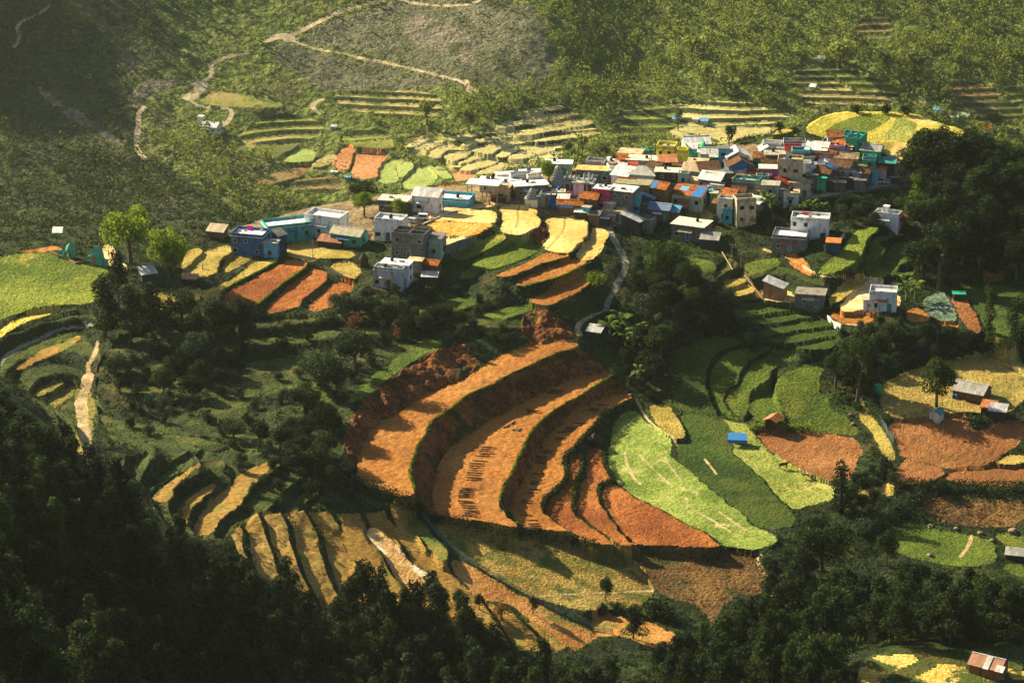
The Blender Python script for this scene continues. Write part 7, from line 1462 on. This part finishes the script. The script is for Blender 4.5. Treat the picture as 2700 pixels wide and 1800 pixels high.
stack('B2', 155, 265, 1.4, 4, 'dark thatched haystack left of the white-washed house'); stack('B2', 1745, 1495, 2, 3.2, 'dark sheaf of stalks at the head of the narrow red terraces'); stack('B3', 445, 1330, 1.4, 3, 'dark haystack left of the orange-roofed shelter'); stack('C2', 1795, 1075, 1.4, 2.2, 'dark brush heap at the tip of the weedy field')
stone = plainm('pale_boulder', (.26, .20, .13))
def boulder(t, x, y, s, lab):
    bm = bmesh.new(); s *= .62; bmesh.ops.create_icosphere(bm, subdivisions=2, radius=s); rr = random.Random(int(x*7+y))
    for v in bm.verts: v.co *= rr.uniform(.78, 1.12); v.co.z *= .7
    me = bpy.data.meshes.new('boulder'); bm.to_mesh(me); bm.free(); me.materials.append(stone); o = bpy.data.objects.new('boulder', me); C.objects.link(o); o.location = at(t, x, y)+Vector((0, 0, s*.25)); tag(o, lab, 'boulder')
for a in (('R1', 1470, 1385, .85, 'white boulder left in the ploughed field below the guard hut'), ('R1', 2210, 1295, .8, 'white boulder at the right of the ploughed field'), ('B3', 1175, 1355, 1, 'pale boulder at the tip of the curved green field'), ('B3', 1155, 1290, .8, 'small pale boulder beside the stream path'), ('C3', 1710, 492, 1.3, 'leftmost boulder on the upper edge of the lower right crop'), ('C3', 1885, 508, 1.0, 'second boulder on the upper edge of the lower right crop'), ('C3', 2050, 538, 1.2, 'third boulder on the upper edge of the lower right crop'), ('C3', 2275, 530, 2.0, 'largest brown boulder heap near the right edge'), ('C3', 2130, 588, 1.0, 'boulder at the corner between the two lower crops'), ('C3', 1705, 690, 1.2, 'low pale rock inside the lower right crop'), ('C3', 1450, 1490, .4, 'small white stone on the bottom right clearing'), ('B2', 1990, 1155, .8, 'white boulder at the tip of the third orange terrace')): boulder(*a)
for t, x, y, col, rad, h, lab in (('R1', 80, 790, 'green', 1.0, 2.4, 'big green water tank at the corner of the farmyard'), ('R1', 1240, 865, 'blue', .38, 1, 'left blue barrel in front of the farm barn'), ('R1', 1290, 860, 'sky', .38, 1, 'right blue barrel in front of the farm barn'), ('V5', 1540, 500, 'sky', 1.0, 1.2, 'pale blue tub beside the long teal house'), ('V3', 1150, 620, 'navy', .3, .8, 'x')):
    if lab == 'x': continue
    o = bpy.data.objects.new('barrel', MB().lathe([(rad*.92, -.2), (rad, h*.1), (rad, h*.92), (rad*.85, h)], 14).mesh('barrel', plainm('plastic_'+col, COL[col], .4), True)); C.objects.link(o); o.location = at(t, x, y); tag(o, lab, 'water tank' if rad > .5 else 'barrel')
# cloths drying on roofs
def cloth(hl, dx, dy, z, w, h, col, lab):
    r, p = HOUSE[hl]; m = Matrix.Translation(p) @ Matrix.Rotation(r.rotation_euler.z, 4, 'Z'); q = m @ Vector((dx, dy, z)); n = 5; V = []
    for i in range(n+1):
        x = -w/2+w*i/n; b = .06*math.sin(i*2.1)
        V += [(x, b, 0), (x, b*.3, h)]
    me = pymesh('cloth', V+[(a, b_+.03, c) for a, b_, c in V], [(2*i, 2*i+2, 2*i+3, 2*i+1) for i in range(n)]+[(2*i+1+2*n+2, 2*i+3+2*n+2, 2*i+2+2*n+2, 2*i+2*n+2) for i in range(n)], plainm('cloth_'+col, COL[col])); o = bpy.data.objects.new('cloth', me); C.objects.link(o); o.location = q; o.rotation_euler = (0, 0, r.rotation_euler.z); tag(o, lab, 'cloth')
COL['magenta'] = (.75, .01, .5)
B_ = 'deep blue house with a blue parapet and laundry on its roof'; cloth(B_, -.8, 2.2, 5.4, 1.6, 1.5, 'magenta', 'magenta cloth hanging on the deep blue house roof'); cloth(B_, -3.2, .5, 5.2, 1, 1.2, 'white', 'white cloth at the left of the deep blue house roof'); cloth(B_, -1.8, 1.2, 5.2, 1.1, 1.0, 'white', 'white cloth next to the magenta one'); cloth(B_, 2.4, 2.4, 5.2, .8, 1.1, 'white', 'white cloth at the right back of the deep blue house roof')
W_ = 'large white terrace house with laundry on the roof'; cloth(W_, -1.9, 2, 5.3, 1.3, 1.2, 'crimson', 'maroon cloth on the white terrace house roof'); cloth(W_, -.6, 2, 5.2, 1.4, 1.2, 'orange', 'orange cloth on the white terrace house roof'); cloth(W_, -4, 1.8, 5.2, 1.0, .9, 'dark', 'dark cloth at the left of the white terrace roof'); cloth(W_, 2, 1.8, 5.2, 1, .8, 'dark', 'dark cloth at the right of the white terrace roof')
# green and blue netting over the building site
def drape(t, x, y, w, h, rot, m, lab, name='shade_net', lean=.8):
    nx, nz = 10, 6; V = []
    for j in range(nz+1):
        for i in range(nx+1): a = i/nx; b = j/nz; V.append(((a-.5)*w, lean*h*b*b+.25*math.sin(a*9+j), h*b*(1-.45*math.sin(PI*a))+.15*math.sin(a*14)))
    Fq = [(j*(nx+1)+i, j*(nx+1)+i+1, (j+1)*(nx+1)+i+1, (j+1)*(nx+1)+i) for j in range(nz) for i in range(nx)]
    o = bpy.data.objects.new(name, pymesh(name, V, Fq, m, None, True)); C.objects.link(o); o.location = at(t, x, y)+Vector((0, 0, .3)); o.rotation_euler = (0, 0, R(rot)); s = o.modifiers.new('t', 'SOLIDIFY'); s.thickness = .05; tag(o, lab, name.replace('_', ' '))
gnet = plainm('green_netting', (.02, .38, .14)); drape('V1', 1400, 500, 6.5, 4, 25, gnet, 'sagging green netting on the building site behind the village', lean=.6); drape('V1', 1310, 420, 4.5, 3.4, 20, tarp, 'blue sheet hung above the green netting', 'tarpaulin', .5); drape('V1', 1880, 920, 3, 3, 40, gnet, 'bright green netting beside the green-rimmed building')
drape('V3', 920, 900, 3, 4.4, -30, plainm('dark_blue_tarpaulin', (.02, .09, .25), .5), 'dark blue tarpaulin hanging beside the little shrine', 'tarpaulin', .3); drape('V2', 1530, 840, 2.6, 3.2, -20, plainm('grey_tarpaulin', (.42, .42, .42), .5), 'torn grey-white tarpaulin hanging above the roadside shops', 'tarpaulin', .3); drape('L1', 2200, 1000, .1, .1, 0, gnet, 'x') if False else None
r = thing('plank_stack', 'bundle of long planks leaning under the orange-tiled hut', 'planks', at('V1', 940, 1190), R(-20))
for i in range(9): MB().tube((-1.2+i*.3, -.3, -.4), (-.9+i*.28+rnd.uniform(-.3, .3), .9, 3.6+rnd.uniform(-.4, .4)), .09).part('plank', wallm('wood'), r)
# ------------------------------------------------------------------ temple, shrines, arch
gran = plainm('temple_stone', (.27, .33, .33)); figm = plainm('painted_figures', (.42, .46, .42)); crm = wallm('cream')
def tower(root, x0, y0, z0, w, h, n, mat, fig=True):
    z = z0
    for i in range(n):
        t = i/n; ww = w*(1-.62*t); hh = h/n; mb = MB().box(x0-ww/2, x0+ww/2, y0-ww/2, y0+ww/2, z, z+hh*.62).box(x0-ww/2-.1, x0+ww/2+.1, y0-ww/2-.1, y0+ww/2+.1, z+hh*.623, z+hh*.78); mb.part('tier', mat, root)
        if fig:
            mb = MB(); m = max(2, int(ww/.42))
            for k in range(m):
                a = -ww/2+ww*(k+.5)/m
                for sx, sy in ((a, -ww/2-.05), (a, ww/2+.05), (-ww/2-.05, a), (ww/2+.05, a)): mb.lathe([(.12, z+hh*.78), (.13, z+hh*.95), (.06, z+hh*1.05), (.09, z+hh*1.15), (.02, z+hh*1.25)], 6, x0+sx, y0+sy)
            mb.part('figure_row', figm, root)
        z += hh
    MB().lathe([(w*.2, z), (w*.26, z+.3), (w*.16, z+.6), (.05, z+1.0)], 10, x0, y0).part('finial', figm, root, True)
r = thing('temple', 'grey temple with a stepped tower and a pillared hall', 'temple', at('V3', 990, 575), R(-8)); MB().box(-1.6, 1.6, -1.6, 1.6, -1, 2.7).part('tower_base', gran, r); tower(r, 0, 0, 2.7, 3, 3.6, 5, gran)
MB().box(1.62, 10.5, -.4, 3.6, -1, 2.3).part('hall_wall', wallm('dgrey'), r); MB().box(1.62, 10.9, -2.1, 3.9, 2.303, 2.65).part('hall_roof', gran, r)
for i in range(6): MB().lathe([(.22, -.5), (.2, .1), (.16, .2), (.16, 2.0), (.24, 2.2), (.26, 2.3)], 10, 2.2+i*1.6, -1.8).part('pillar', crm, r, True)
for i in range(7): x_ = 2.6+i*1.25; mb = MB().lathe([(.45, 2.65), (.5, 3.0), (.3, 3.4), (.42, 3.8), (.22, 4.2), (.26, 4.5), (.05, 4.8)], 8, x_, rnd.uniform(-1.4, 2.6)).lathe([(.3, 2.65), (.32, 3.1), (.12, 3.6)], 7, x_+.5, rnd.uniform(-1.5, 1)); mb.part('sculpture', figm, r, True)
r = thing('shrine', 'little cream shrine with a sculpted dome by the golden fields', 'shrine', at('V3', 590, 830), R(-6)); MB().box(-1.8, 1.8, -1.5, 1.5, -.8, 2.2).part('wall', crm, r); MB().box(-2, 2, -1.7, 1.7, 2.203, 2.5).part('cornice', gran, r); tower(r, 0, 0, 2.5, 2.5, 1.9, 3, gran)
r = thing('shrine', 'second small shrine dome right of the little cream shrine', 'shrine', at('V3', 745, 820), R(-6)); MB().box(-1, 1, -1, 1, -.8, 2.4).part('wall', wallm('grey'), r); tower(r, 0, 0, 2.4, 1.6, 1.2, 2, gran)
def arch(t, x, y, w, h, rot, mat, th, dp, lab, name='archway'):
    r = thing(name, lab, 'archway', at(t, x, y), R(rot)); n = 14; V = []; Fq = []
    for i in range(n+1):
        a = PI*i/n; c, s = math.cos(a), math.sin(a)
        for rr_ in (w/2, w/2-th):
            for dy in (-dp/2, dp/2): V.append((-c*rr_, dy, h-w/2+s*rr_))
    for i in range(n):
        o = i*4; Fq += [(o, o+1, o+5, o+4), (o+2, o+6, o+7, o+3), (o, o+4, o+6, o+2), (o+1, o+3, o+7, o+5)]
    part('arch', pymesh('arch', V, Fq, mat), r)
    for sx in (-1, 1): a, b = sorted((sx*w/2, sx*(w/2-th))); MB().box(a, b, -dp/2, dp/2, -1, h-w/2).part('pillar', mat, r)
    return r
arch('V3', 1790, 500, 5.6, 4.2, -14, plainm('turquoise_paint', (.05, .42, .42)), .45, .6, 'turquoise arch over the temple street')
tq = plainm('faded_turquoise', (.10, .45, .34))
r = thing('shrine_gate', 'turquoise pointed shrine with a horned roof at the left end of the yard', 'shrine', at('L1', 1080, 700), R(-12)); MB().box(-1.2, 1.2, -.9, .9, -.5, 2.1).part('wall', tq, r); MB().lathe([(1.3, 2.1), (1.2, 2.7), (.8, 3.6), (.3, 4.1), (.05, 4.3)], 10).part('dome', tq, r, True); MB().lathe([(.4, -.2), (.45, .4), (.35, 1.0), (.25, 1.4), (.05, 1.7)], 10, 0, -1.4).part('idol', plainm('brass', (.6, .42, .12)), r, True); MB().box(-.4, .4, -.96, -.903, 0, 1.6).part('door', wallm('brown'), r)
r = arch('L1', 930, 690, 1.6, 2.2, -20, tq, .3, .5, 'small turquoise arch left of the pointed shrine', 'small_arch')
r = thing('shrine_gate', 'larger turquoise shrine gate with an orange door and pink top', 'shrine', at('L1', 1500, 785), R(-16)); MB().box(-1.5, 1.5, -.8, .8, -.5, 2.8, 0).part('wall', tq, r); MB().box(-1.5, 1.5, -.6, .6, 2.8, 4.9, .5).part('gable', tq, r); MB().box(-1.1, -.3, -.86, -.803, 0, 2.2).part('door', wallm('orange'), r); MB().lathe([(.1, 4.6), (.35, 5.0), (.3, 5.5), (.05, 5.8)], 8, .8, 0).part('finial', plainm('pink_paint', (.65, .05, .2)), r, True)
MB().box(1.5, 2.9, -.5, .5, -.5, 1.4).part('side_wall', tq, r)
arch('L1', 1380, 760, 1.8, 1.9, -16, tq, .3, .5, 'low turquoise arch beside the larger shrine gate', 'small_arch')
r = thing('stairs', 'concrete stair ramp beside the emerald gable at the village edge', 'stairs', at('V2', 1500, 420), R(40)); MB().box(-.8, .8, -1, 6, -.5, .1).part('ramp', wallm('conc'), r)
for i in range(8): MB().box(-.8, .8, -1+i*.8, -.2+i*.8-.02, .103, .25+i*.12).part('step', wallm('grey'), r)
